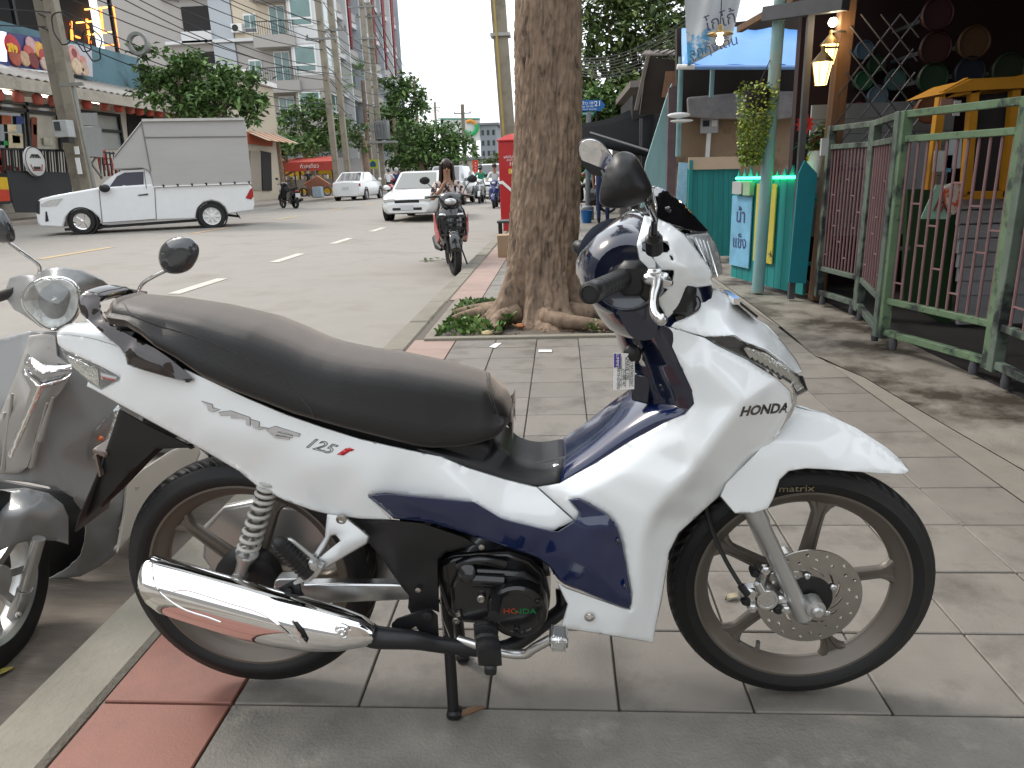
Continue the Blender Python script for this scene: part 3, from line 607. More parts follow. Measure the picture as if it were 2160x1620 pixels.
slabX('shop_sign', -16.9, [(520, 277), (575, 288), (575, 309), (522, 302)], .1, mat('brown_sign', hexc('8A3E22'), .6, var=.2, vscale=2), SHOP)
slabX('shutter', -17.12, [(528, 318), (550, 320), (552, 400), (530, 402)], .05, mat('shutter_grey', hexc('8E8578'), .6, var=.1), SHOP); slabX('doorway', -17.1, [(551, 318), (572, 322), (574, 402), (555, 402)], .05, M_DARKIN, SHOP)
# ---- apartment block
APT = thing('apartment_block', 'tall grey and beige apartment block with balconies, bay windows and red fins', 'building', (-24, 70, 0))
M_G1 = mat('apt_grey', hexc('A19D99'), .8, var=.06, vscale=.3); M_G2 = mat('apt_bluegrey', hexc('AAB0B6'), .8, var=.06, vscale=.3); M_BG = mat('apt_beige', hexc('C9BDA9'), .8, var=.06, vscale=.3); M_WH = mat('apt_white', hexc('CCCDCD'), .8, var=.06, vscale=.3); M_RD = mat('apt_red', hexc('7A3234'), .8, var=.06)
boxp('wall', (-27.3, 77, 12), (16.0, 34, 24), M_G1, APT)
YF = 59.98
FLZ = [2.1, 5.3, 8.53, 11.74, 14.95, 18.15]
for fi, z in enumerate(FLZ[1:], 1):
    m = M_BG if z > 11 else (M_G1 if fi % 2 else M_G1)
    boxp('wall_panel', (-22.2, YF-.05, z+1.5), (5.0, .2, 2.9), M_BG if z > 11 else M_G1, APT); boxp('wall_panel', (-25.6, YF-.12, z+1.5), (1.7, .3, 3.0), M_G2, APT)
    boxp('floor_band', (-24.4, YF-.2, z-.05), (11.5, .5, .22), M_WH, APT)
    w = thing  # window with frame and panes
    for xw, ww, hh, zz in ((-23.35, 1.0, 1.35, z+1.1),):
        f = boxp('window', (xw, YF-.18, zz), (ww, .1, hh), M_WHF, APT)
        for sx in (-1, 1): boxp('pane', (xw+sx*ww*.24, YF-.24, zz+.12), (ww*.4, .04, hh*.62), GLASS_T, f)
        boxp('pane', (xw, YF-.24, zz-hh*.36), (ww*.86, .04, hh*.18), GLASS_D, f)
    f = boxp('balcony_door', (-21.2, YF-.2, z+1.15), (1.25, .1, 2.2), M_WHF, APT)
    for sx in (-1, 1): boxp('pane', (-21.2+sx*.3, YF-.26, z+1.15), (.5, .04, 2.0), GLASS_T, f)
    boxp('balcony', (-21.2, YF-.75, z-.4), (3.2, 1.4, .85), M_G1, APT)
    q = MB(); q.bar((-22.75, YF-1.4, z+.95), (-19.65, YF-1.4, z+.95), .06); build('balcony_rail', q, M_BLKF, APT)
    for i in range(18): q = MB(); q.bar((-22.72+i*.18, YF-1.4, z+.0), (-22.72+i*.18, YF-1.4, z+.95), .025); build('balcony_bar', q, M_BLKF, APT)
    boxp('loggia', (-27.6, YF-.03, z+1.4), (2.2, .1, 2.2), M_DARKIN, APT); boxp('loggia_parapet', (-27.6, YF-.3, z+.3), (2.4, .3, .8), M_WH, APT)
    a = boxp('air_conditioner', (-24.3, YF-.45, z+.75), (.85, .4, .6), M_WHF, APT, .02); q = MB(); q.lathe((-24.4, YF-.66, z+.75), (0, -1, 0), [(.24, 0), (.24, .02), (.2, .02), (.2, -.01)], 16); build('fan_grille', q, M_BLKF, a)
    # bay at the corner
    boxp('bay_spandrel', (-19.0, 61.6, z-.15), (2.3, 5.6, 1.0), M_G1 if z < 11 else M_WH, APT)
    boxp('bay_wall', (-19.0, 61.6, z+1.55), (2.2, 5.5, 2.4), M_WH if z > 8 else M_G1, APT)
    f = boxp('bay_window', (-19.05, 58.82, z+1.5), (1.7, .08, 1.9), M_WHF, APT)
    boxp('pane', (-19.05, 58.77, z+1.75), (1.45, .04, 1.15), GLASS_T, f); boxp('pane', (-19.05, 58.77, z+.85), (1.45, .04, .35), GLASS_T, f)
    for k in range(4):
        f = boxp('bay_window', (-17.87, 59.6+k*1.25, z+1.5), (.08, 1.1, 1.9), M_WHF, APT); boxp('pane', (-17.82, 59.6+k*1.25, z+1.75), (.04, .9, 1.15), GLASS_T, f); boxp('pane', (-17.82, 59.6+k*1.25, z+.85), (.04, .9, .35), GLASS_T, f)
    # street side
    boxp('street_band', (-19.1, 79, z-.1), (.5, 29, .45), M_WH, APT)
    for k in range(6):
        y = 66.2+k*4.6; f = boxp('window', (-19.22, y+1.5, z+1.4), (.1, 2.2, 2.2), M_BLKF, APT); boxp('pane', (-19.14, y+1.5, z+1.5), (.04, 1.9, 1.8), GLASS_D, f); boxp('balcony_front', (-18.9, y+1.5, z+.45), (.3, 2.6, .7), M_G1, APT)
for k in range(7):
    y = 65.2+k*4.6; boxp('fin', (-18.95, y, 12.5), (.9, .35, 19), M_WH if k % 2 else M_G2, APT)
    if k < 6:
        q = MB(); q.prism([(-18.4, y+.2, 21), (-18.4, y+1.6, 21), (-18.4, y+.9, 12.4), (-18.4, y+.5, 12.4)], (-.5, 0, 0)); build('red_fin', q, M_RD, APT, smooth=False)
boxp('ground_glazing', (-21.5, 59.75, 2.4), (7.5, .2, 3.2), mat('green_glass', hexc('2E5A52'), .12, coat=1, var=.3, vscale=.6), APT)
# ---- yellow hoarding wall and grey sign
YW = thing('yellow_wall', 'yellow painted hoarding wall with dark ring emblem behind the food carts', 'wall', tuple(G(640, 410, .15)))
yb = 56.0
for nm, pts in (('panel', [(552, 338), (625, 345), (625, 408), (552, 408)]), ('panel', [(625, 345), (712, 350), (714, 406), (625, 409)])):
    q = MB(); q.prism([AY(u, v, yb) for u, v in pts], (0, .3, 0)); build(nm, q, mat('hoarding_yellow', hexc('B88F1A'), .7, var=.12, vscale=.5), YW, smooth=False)
for u, v, r in ((686, 372, .82), (570, 365, .5)):
    c = AY(u, v, yb-.03); q = MB(); q.ring(c, (0, 1, 0), [(r, -.02), (r*.78, -.02), (r*.78, .02), (r, .02)], 28); build('ring_emblem', q, mat('emblem_blue', hexc('2E4654'), .7), YW, smooth=False)
    lettering('wall_lettering', 'MTG', Vector(c)+Vector((0, -.03, 0)), (1, 0, 0), (0, 0, 1), r*.5, MATS['emblem_blue'], YW)
GS = thing('direction_sign', 'pale grey direction sign with two arrows and ring emblem above the yellow wall', 'sign', tuple(AY(660, 330, 55.5)))
q = MB(); q.prism([AY(u, v, 55.5) for u, v in ((616, 320), (707, 320), (709, 347), (617, 347))], (0, .25, 0)); build('board', q, mat('board_grey', hexc('A4A9AE'), .6, var=.04), GS, smooth=False)
c = AY(696, 331, 55.42); q = MB(); q.ring(c, (0, 1, 0), [(.3, -.02), (.24, -.02), (.24, .02), (.3, .02)], 24); build('ring_emblem', q, M_BLKF, GS, smooth=False)
for v in (326, 334): q = MB(); q.prism([Vector(AY(u_, v_, 55.42)) for u_, v_ in ((682, v), (685, v-2.6), (685, v-1), (688, v-1), (688, v+1), (685, v+1), (685, v+2.6))], (0, -.03, 0)); build('arrow', q, M_BLKF, GS, smooth=False)
lettering('sign_lettering', 'โรงแรม เอ็มทีจี อพาร์ทเม้นท์', AY(648, 326, 55.4), (1, 0, 0), (0, 0, 1), .24, mat('sign_ink', hexc('5C6268'), .6, var=0), GS); lettering('sign_lettering', 'ทางเข้า ที่จอดรถ', AY(642, 335, 55.4), (1, 0, 0), (0, 0, 1), .24, MATS['sign_ink'], GS)
# ---- utility poles
M_POLE = mat('pole_concrete', hexc('8B8375'), .85, var=.12, vscale=2, stain=(hexc('6A6458'), 1.6, .5, .7))
def pole(x, y, z0, h, r, lean, label, arms=(), cat='pole', group='concrete utility poles'):
    t = thing('utility_pole', label, cat, (x, y, z0), group); b = Vector((x, y, z0)); tp = b+Vector((lean[0]*h, lean[1]*h, h)); q = MB()
    q.bar(b, tp, r*2, r*1.7, up=(0, 1, 0)); build('shaft', q, M_POLE, t, smooth=False, bevel=.02)
    for zz, w, n in arms:
        c = b+(tp-b)*(zz/h); q = MB(); q.bar(c+Vector((-w, -.2, 0)), c+Vector((w, -.2, 0)), .12); build('cross_arm', q, mat('arm_grey', hexc('7D7D7A'), .6), t)
        for i in range(n):
            p = c+Vector((-w*.9+1.8*w*i/max(1, n-1), -.2, .06)); q = MB(); q.lathe(p, (0, 0, 1), [(.03, 0), (.07, .06), (.05, .1), (.07, .14), (.03, .2)], 8); build('insulator', q, mat('insulator_grey', hexc('6E6A64'), .4), t)
    return t
pA = AY(172, 395, 26); pole(pA[0]+.25, 26, .15, 13.5, .19, (-.012, 0), 'near concrete utility pole with cables and meter box before the restaurant', ((11.8, 1.1, 3),)); pole(pA[0]-.35, 26.4, .15, 13, .17, (-.018, 0), 'second concrete pole leaning against its twin before the restaurant')
pp_ = AY(199, 385, 24.5); q = MB(); q.tube([(pp_[0], 24.5, .1), (pp_[0]-.12, 24.5, 4.4)], .06, 10); t_ = thing('steel_post', 'thin galvanised post with small crossbar beside the twin poles', 'post', (pp_[0], 24.5, .1)); build('shaft', q, MATS['galv'], t_); q = MB(); q.bar((pp_[0]-.5, 24.4, 4.4), (pp_[0]+.3, 24.4, 4.4), .1); build('crossbar', q, MATS['galv'], t_)
mbx = AY(135, 272, 25.4); t_ = thing('meter_box', 'pale grey meter box strapped on the near utility pole', 'meter box', tuple(mbx)); boxp('casing', mbx, (.52, .4, .56), mat('meter_pale', hexc('A7A9A8'), .5), t_, .03); boxp('window', (mbx[0]-.08, mbx[1]-.21, mbx[2]+.08), (.2, .03, .28), GLASS_D, t_); boxp('underside_fittings', (mbx[0]+.05, mbx[1], mbx[2]-.36), (.3, .3, .16), M_BLKF, t_)
for u, v in ((162, 317), (166, 350)): p = AY(u, v, 25.65); q = MB(); q.box(p, (.16, .02, .26 if v < 330 else .55)); o = build('notice', q, M_PAP, None, smooth=False, org=tuple(p)); tag(o, 'small white paper notice on the near concrete pole' if v < 330 else 'long white paper notice low on the near concrete pole', 'notice')
for (u, v, Y, h, lean, lab) in ((713, 395, 46, 12.2, (-.012, 0), 'concrete utility pole before the bay windows of the apartment block'), (737, 395, 48, 13, (-.012, 0), 'taller concrete utility pole beside the bay window pole'), (797, 392, 60, 14.5, (-.008, 0), 'transformer pole by the school crossing sign'), (810, 392, 61, 14, (-.006, 0), 'second transformer pole next to the school crossing sign'), (889, 388, 100, 13, (-.004, 0), 'far utility pole rising over the round trees'), (927, 386, 140, 14, (0, 0), 'farthest utility pole over the treetops'), (983, 380, 90, 9, (0, 0), 'thin pole beside the red vertical sign down the street')):
    p = AY(u, v, Y); pole(p[0], Y, .1, h, .17 if Y < 90 else .2, lean, lab, ((h-1.0, 1.0, 3), (h-3.2, .9, 2)) if Y > 40 else ())
tf = AY(803, 275, 60.4); t_ = thing('transformer', 'grey pole mounted transformer on a platform between two poles', 'transformer', tuple(tf)); boxp('tank', tf, (1.3, .9, 1.4), mat('trafo_grey', hexc('6F7170'), .5, var=.1), t_, .05); boxp('platform', (tf[0], tf[1], tf[2]-.9), (2.4, 1.2, .16), mat('arm_grey', hexc('7D7D7A'), .6), t_)
for i in range(5): boxp('cooling_fin', (tf[0]-.5+i*.25, tf[1]-.5, tf[2]), (.06, .12, 1.1), MATS['trafo_grey'], t_)
for i in range(3): q = MB(); q.lathe((tf[0]-.4+i*.4, tf[1], tf[2]+.7), (0, 0, 1), [(.05, 0), (.09, .08), (.05, .14), (.09, .2), (.03, .3)], 8); build('bushing', q, MATS['insulator_grey'], t_)
sc_ = AY(787, 346, 59.2); t_ = thing('school_sign', 'yellow green square sign with blue pictogram on the transformer pole', 'sign', tuple(sc_)); boxp('plate', sc_, (.68, .04, .7), mat('fluo_yellow', hexc('9AA81E'), .5), t_); q = MB(); c = Vector(sc_)+Vector((0, -.03, 0)); q.prism([c+Vector((x, 0, z)) for x, z in ((-.22, -.2), (.22, -.2), (.22, .1), (0, .26), (-.22, .1))], (0, -.01, 0)); build('pictogram', q, mat('pictogram_blue', hexc('1E4A6A'), .5), t_, smooth=False)
# leaning pole on this side, behind the post box
pL = AY(1076, 345, 18.8); t_ = pole(pL[0]+.06, 18.8, 0, 9.5, .17, (-.043, 0), 'leaning concrete pole with yellow conduit behind the red post box'); q = MB(); q.tube([(pL[0]-.02, 18.55, 0), (pL[0]-.02-.043*9, 18.55, 9)], .025, 8); build('conduit', q, mat('conduit_yellow', hexc('A08A4A'), .6), t_)
q = MB(); pz = AY(1056, 75, 18.8); q.box(pz, (.46, .42, .07)); build('band', q, mat('band_grey', hexc('A0A09C'), .5), t_)
# ---- overhead cables
def cable(a, b, sag, r, label, group):
    P = [Vector(a)+(Vector(b)-Vector(a))*t-Vector((0, 0, sag*4*t*(1-t))) for t in np.linspace(0, 1, 20)]; q = MB(); q.tube(P, r, 5); o = build('cable', q, mat('cable_black', (.02, .02, .02), .6, var=0), None, org=a); tag(o, label, 'cable', group)
RC_ = random.Random(11)
pB = AY(700, 230, 46)
for i in range(14):
    z = 11.9-i*.42; a = (pA[0]+RC_.uniform(-.4, .4), 26, z); b = (pB[0]+RC_.uniform(-.4, .4), 46.2, z-1.1+RC_.uniform(-.4, .3)); cable(a, b, RC_.uniform(.2, .9), .022, 'black cable strung from the restaurant poles to the bay window poles', 'cables over the far pavement'); 
    a2 = (pA[0]-9, 6, z+RC_.uniform(-.3, .8)); cable(a2, (pA[0]+RC_.uniform(-.4, .4), 26, z), RC_.uniform(.2, .8), .02, 'black cable arriving at the restaurant poles from the near end of the street', 'cables arriving at the restaurant poles')
    p3 = AY(800, 200, 60); cable(b, (p3[0]+RC_.uniform(-.4, .4), 60, z-1.4+RC_.uniform(-.4, .6)), RC_.uniform(.2, .8), .022, 'black cable strung between the bay window poles and the transformer poles', 'cables to the transformer')
for i in range(4): p3 = AY(800, 190, 60); p4 = AY(889, 200, 100); cable((p3[0], 60, 13.6-i*.9), (p4[0], 100, 12.4-i*.8), .9, .035, 'black cable crossing the sky beyond the transformer', 'cables beyond the transformer')
for k in range(3):
    c = AY((130, 195, 175)[k], (60, 95, 75)[k], 25.6); q = MB(); rr = .5
    P = [Vector(c)+Vector((rr*math.cos(t)*(.6+.1*math.sin(t*3)), .05*math.sin(t*5), rr*math.sin(t))) for t in np.linspace(0, 12.4, 60)]; q.tube(P, .022, 5); o = build('cable_coil', q, MATS['cable_black'], None, org=tuple(c)); tag(o, 'loose coil of black cable hanging at the restaurant poles', 'cable', 'cable coils')
q = MB(); c = AY(292, 92, 30); q.ring(c, (0, 1, 0), [(.42, -.1), (.3, -.1), (.3, .1), (.42, .1)], 20); tag(build('cable_drum', q, mat('coil_grey', hexc('8A8A86'), .6), None, org=tuple(c)), 'grey fibre cable reel hung on the wires above the tree', 'cable reel')
# ---- trees on the far side
def tree(label, x, y, z0, hgt, blobs, n, size, mats_, trunk_r, seed, name='tree', group=None):
    r = random.Random(seed); t = thing(name, label, 'tree', (x, y, z0), group); q = MB(); tops = [b[:3] for b in blobs[:5]]
    fork = Vector((x, y, z0+hgt*.45)); q.tube([(x, y, z0-.1), (x+.1, y, z0+hgt*.2), fork], [trunk_r*1.3, trunk_r, trunk_r*.8], 8)
    build('trunk', q, M_BARK, t)
    for b in tops: q = MB(); m_ = (fork+Vector(b))/2+Vector((r.uniform(-.3, .3), 0, -.2)); q.tube([fork, m_, Vector(b)], [trunk_r*.6, trunk_r*.4, trunk_r*.15], 6, sm=8); build('limb', q, M_BARK, t)
    q = MB(); leaves(q, blobs, n, size, r); build('crown', q, mats_, t, smooth=False); return t
def ap(u, v, Y, ru, rv, dy=1.): c = AY(u, v, Y); s_ = Y/FPX; return (c[0], Y, c[2], ru*s_, dy*ru*s_*.8, rv*s_)
tree('spreading green tree between the pickup canopy and the restaurant', AY(405, 330, 31)[0], 31, .15, 6, [ap(330, 190, 31, 50, 28), ap(420, 160, 31.5, 60, 40), ap(500, 180, 31, 55, 35), ap(370, 130, 31, 45, 28), ap(470, 210, 31, 70, 32), ap(420, 240, 31.5, 60, 30), ap(320, 150, 31.5, 40, 22), ap(530, 215, 31.5, 30, 40), ap(300, 112, 31, 28, 20), ap(395, 215, 31, 55, 28)], 5200, .30, LF, .17, 21)
tree('dark leafy tree before the apartment block, above the grey sign', AY(650, 390, 53)[0], 53, .15, 6, [ap(620, 255, 53, 40, 25), ap(680, 260, 53, 38, 30), ap(655, 230, 53, 40, 25), ap(700, 290, 53, 34, 35), ap(640, 300, 53.5, 45, 22)], 2600, .36, LF, .2, 22)
tree('slim tree with crooked trunk between the two pairs of poles', AY(775, 395, 56)[0], 56, .15, 8, [ap(745, 270, 56, 28, 26), ap(760, 300, 56, 24, 24)], 500, .34, LF, .28, 23)
tree('tall dense tree beyond the transformer poles', AY(850, 385, 72)[0], 72, .1, 9, [ap(850, 210, 72, 45, 45), ap(820, 260, 72, 40, 40), ap(880, 250, 72, 35, 55), ap(850, 290, 72, 50, 40), ap(835, 185, 73, 30, 28), ap(885, 210, 73, 18, 25)], 3600, .5, LF, .3, 24)
tree('broad round street tree over the far traffic', AY(890, 385, 64)[0], 64, .1, 5, [ap(870, 300, 64, 45, 35), ap(930, 290, 64, 50, 30), ap(970, 305, 64, 32, 24), ap(900, 335, 64, 60, 22), ap(950, 335, 64, 40, 18), ap(850, 340, 64, 30, 22), ap(990, 320, 65, 20, 14)], 4600, .42, LF, .32, 25)
tree('small pale tree far down the street by the red sign', AY(1035, 380, 110)[0], 110, 0, 4, [ap(1020, 350, 110, 22, 18), ap(1045, 345, 110, 16, 20)], 900, .5, LF2, .2, 26)
tree('low hedge like tree at the foot of the apartment block', AY(600, 395, 50)[0], 50, .15, 3, [ap(600, 310, 50, 50, 22), ap(560, 300, 50, 35, 20), ap(650, 320, 50, 25, 18)], 1500, .34, LF, .15, 27)
def palm(label, u, v, Y, zb, L, n, seed):
    r = random.Random(seed); c = Vector(AY(u, v, Y)); t = thing('palm_tree', label, 'palm', (c.x, Y, zb)); q = MB(); q.tube([(c.x, Y, zb), (c.x, Y, c.z)], [.22, .16], 8); build('trunk', q, M_BARK, t); q = MB()
    for i in range(n):
        a = r.uniform(0, 6.28); el = r.uniform(-.5, 1.3); d = Vector((math.cos(a)*math.cos(el), math.sin(a)*math.cos(el), math.sin(el))); up = Vector((0, 0, 1)); sd = d.cross(up).normalized()
        for k in range(9):
            th = (k-4)*.24; dd = (d*math.cos(th)+sd*math.sin(th)).normalized(); st = c+d*L*.45; q.mi = r.choice((0, 1, 1, 2)); e = st+dd*L*.65-Vector((0, 0, .12*L)); w = sd.cross(dd)*.03+sd*.05*L*.35; q.add([st-w*.4, st+w*.4, e], [(0, 1, 2)])
    q.mi = 0; build('frond_crown', q, LF, t, smooth=False)
palm('tall fan palm beside the street side of the apartment block', 765, 170, 63, .15, 2.3, 34, 31)
palm('second fan palm lower beside the transformer poles', 830, 250, 68, .15, 2.2, 26, 32)
for k, (u, v, Y, L) in enumerate(((655, 305, 52, 1.2), (585, 300, 46, 1.1))): palm('small palm bush with arching fronds before the apartment block' if k == 0 else 'small palm bush at the corner of the cream shop', u, v, Y, .15, L, 16, 40+k)
# ---- far end of the street
BB = thing('billboard', 'large white billboard with green and orange swirl above the far trees', 'billboard', tuple(AY(970, 330, 150)))
q = MB(); q.prism([AY(u, v, 150) for u, v in ((929, 249), (1012, 249), (1012, 296), (929, 300))], (0, .8, 0)); build('panel', q, mat('bill_white', hexc('C5C8C6'), .6, var=.04), BB, smooth=False)
q = MB(); q.prism([AY(u, v, 149.8) for u, v in ((929, 249), (1012, 249), (1012, 252), (929, 252))], (0, .3, 0)); q.prism([AY(u, v, 149.8) for u, v in ((929, 252), (931, 252), (931, 300), (929, 300))], (0, .3, 0)); build('frame', q, mat('bill_frame', hexc('2E7D6E'), .6), BB, smooth=False)
q = MB(); q.tube([AY(992+14*math.cos(a), 268+15*math.sin(a), 149.7) for a in np.linspace(-.4, 2.6, 16)], .45, 6); build('green_swirl', q, mat('swirl_green', hexc('2C9A5A'), .6), BB)
q = MB(); q.tube([AY(992+14*math.cos(a), 270+15*math.sin(a), 149.7) for a in np.linspace(-2.2, -.5, 12)], .35, 6); build('orange_swirl', q, mat('swirl_orange', hexc('C98A3A'), .6), BB)
q = MB(); q.bar(AY(962, 298, 150.3), AY(962, 385, 150.3), .8); q.bar(AY(1000, 296, 150.3), AY(1000, 385, 150.3), .8); build('support', q, mat('arm_grey', hexc('7D7D7A'), .6), BB)
def block(label, u0, u1, vt, Y, col, roof=None, dep=14, rows_=5, cols_=3):
    a = AY(u0, vt, Y); b = AY(u1, vt, Y); t = thing('far_building', label, 'building', ((a[0]+b[0])/2, Y, 0)); boxp('wall', ((a[0]+b[0])/2, Y+dep/2, a[2]/2), (b[0]-a[0], dep, a[2]), mat('bld_'+col, hexc(col), .8, var=.06, vscale=.2), t)
    boxp('roof', ((a[0]+b[0])/2, Y+dep/2, a[2]+.25), (b[0]-a[0]+1.2, dep+1, .4), mat('roof_grey', hexc('6E7276'), .6), t)
    for i in range(rows_):
        for j in range(cols_): boxp('window', (a[0]+(b[0]-a[0])*(j+.5)/cols_, Y-.03, a[2]*(i+.7)/(rows_+.4)), ((b[0]-a[0])/cols_*.45, .1, a[2]/rows_*.45), GLASS_D, t)
    return t
block('grey far office block beside the billboard', 1012, 1046, 265, 150, '7E8489')
block('pale distant tower behind the grey office block', 1044, 1056, 305, 260, 'A9B4BC', rows_=8, cols_=2)
block('low white shophouse row behind the round street tree', 800, 1010, 345, 120, 'A8A49C', rows_=2, cols_=12)
VS = thing('vertical_sign', 'red vertical shop sign with white lettering far down the street', 'sign', tuple(AY(1003, 355, 80))); boxp('panel', AY(1003, 353, 80), (.55, .1, 1.4), mat('lit_red', (.7, .05, .02), .5, var=.1), VS)
for i in range(4): lettering('sign_lettering', 'ลดยา'[i], Vector(AY(1003, 344+i*6, 79.9)), (1, 0, 0), (0, 0, 1), .3, M_PAP, VS)
# ---- red post box, cardboard box
PB = thing('post_box', 'tall red post box with white stripe and pyramid top behind the tree', 'post box', (-.93, 15.75, 0)); pbw = .56; x0 = AY(1057, 480, 15.6)[0]
M_PBR = mat('post_red', hexc('B01F22'), .35, coat=.4, var=.05); boxp('body', (x0+pbw/2, 15.9, .98), (pbw, pbw, 1.62), M_PBR, PB, .015); boxp('foot', (x0+pbw/2, 15.9, .08), (pbw*.85, pbw*.85, .17), M_PBR, PB)
q = MB(); q.lathe((x0+pbw/2, 15.9, 1.79), (0, 0, 1), [(pbw*.76, 0), (pbw*.76, .03), (pbw*.35, .12), (0, .16)], 4); o = build('cap', q, M_PBR, PB, smooth=False); o.data.transform(Matrix.Translation(Vector((x0+pbw/2, 15.9, 0))-ORG[PB]) @ Matrix.Rotation(math.pi/4, 4, 'Z') @ Matrix.Translation(-(Vector((x0+pbw/2, 15.9, 0))-ORG[PB])))
ys_ = 15.9-pbw/2-.012
for txt, u, v, s_ in (('รหัสไปรษณีย์', 1082, 331, .075), ('POSTCODE', 1082, 338, .05), ('102', 1082, 346, .11)): lettering('box_lettering', txt, (AY(u, v, ys_)[0], ys_, AY(u, v, ys_)[2]), (1, 0, 0), (0, 0, 1), s_, M_PAP, PB)
p = AY(1084, 361, ys_); boxp('yellow_plate', (p[0], ys_, p[2]), (.22, .006, .10), mat('plate_yellow', hexc('D9A030'), .5), PB); lettering('box_lettering', '16', (p[0]-.03, ys_-.006, p[2]), (1, 0, 0), (0, 0, 1), .085, M_PAP, PB)
q = MB(); q.prism([(x0-.001+dx, ys_, AY(1065, v_, ys_)[2]) for dx, v_ in ((.0, 382), (.07, 381), (.30, 404), (.30, 411), (.06, 388), (0, 388))], (0, -.006, 0)); build('white_stripe', q, M_PAP, PB, smooth=False)
p = G(1062, 543); CBX = thing('cardboard_box', 'brown cardboard box on the pavement in front of the post box', 'box', tuple(p)); M_CARD = mat('cardboard', hexc('A58C70'), .8, var=.08, vscale=6)
boxp('carton', (p[0]+.10, p[1]+.16, .155), (.36, .3, .31), M_CARD, CBX, .004); boxp('tape', (p[0]+.10, p[1]+.16, .3105), (.05, .302, .003), mat('tape_tan', hexc('BBA88A'), .3), CBX); 
for i in range(2): boxp('printed_mark', (p[0]+.08+i*.06, p[1]+.008, .13), (.035, .003, .045), M_BLKF, CBX)
st_ = thing('steel_crate', 'dark steel stand behind the cardboard box', 'stand', (p[0]+.1, p[1]+.6, 0)); 
for sx in (-.2, .2):
    for sy in (.45, .8): q = MB(); q.bar((p[0]+.12+sx, p[1]+sy, 0), (p[0]+.12+sx, p[1]+sy, .46), .03); build('leg', q, M_BLKF, st_)
boxp('top', (p[0]+.12, p[1]+.62, .47), (.46, .42, .03), mat('dark_steel', (.05, .05, .045), .5, var=.2), st_)
# ================================================================= the white and blue underbone motorcycle
YB = 1.44
def bp(u, v, w): return AY(u, v, YB+w)
M_WHITE = mat('white_paint', (.85, .88, .89), .22, coat=1, var=.0, rvar=.15)
M_BLUE = mat('navy_paint', (.003, .011, .06), .17, coat=1, var=0, rvar=.2)
M_NAVY2 = mat('dark_navy_plastic', (.004, .008, .026), .16, coat=1, var=0, rvar=.2)
M_BLK = mat('black_plastic', (.011, .011, .012), .42, var=.15, bump=.05, bscale=900)
M_BLKG = mat('gloss_black', (.006, .006, .007), .08, coat=1, var=0)
M_ENG = mat('engine_black', (.009, .009, .010), .2, coat=.4, var=.1)
M_SEAT = mat('seat_vinyl', (.013, .0125, .0125), .42, var=.06, bump=.2, bscale=420, spec=.45)
_sb = M_SEAT.node_tree.nodes['Principled BSDF']; _sb.inputs['Sheen Weight'].default_value = .9; _sb.inputs['Sheen Tint'].default_value = (.75, .62, .52, 1); _sb.inputs['Sheen Roughness'].default_value = .35
M_RUB = mat('tyre_rubber', (.0085, .0085, .009), .55, var=.15, bump=.08, bscale=200)
M_BRZ = mat('bronze_alloy', hexc('6E675F'), .4, metal=.5, var=.06)
M_SIL = mat('silver_paint', (.5, .5, .49), .33, metal=.75, var=.06)
M_ALU = mat('raw_aluminium', (.62, .62, .61), .28, metal=1, var=.08)
M_CHR = mat('chrome', (.86, .86, .86), .05, metal=1, var=.03, rvar=.3)
M_STEEL = mat('disc_steel', (.43, .41, .38), .33, metal=1, var=.08, vscale=30)
M_GRB = mat('grab_rail_bronze_black', (.028, .020, .019), .12, metal=.35, coat=1, var=.3, vscale=14, stretch=(1, 1, 4))
M_LENS = glassmat('clear_lens', (.95, .96, .96))
M_REFL = mat('lamp_reflector', (.82, .82, .8), .12, metal=1, bump=.8, bscale=45, var=.1)
M_REDL = mat('red_lens', (.5, .01, .01), .15, coat=1, var=0)
M_SPR = mat('spring_grey', (.45, .44, .41), .4, var=.05)
M_GRIP = mat('grip_rubber', (.012, .012, .012), .48, bump=.25, bscale=300, var=.1)
M_MIRR = mat('mirror_glass', (.9, .9, .92), .01, metal=1, var=0, rvar=0)
M_ORNG = mat('orange_lens', (.6, .12, .02), .2, coat=1, var=0)
BIKE = thing('motorcycle', 'white and navy blue underbone motorcycle on its centre stand on the tiled pavement', 'motorcycle', (-.1, YB, 0))
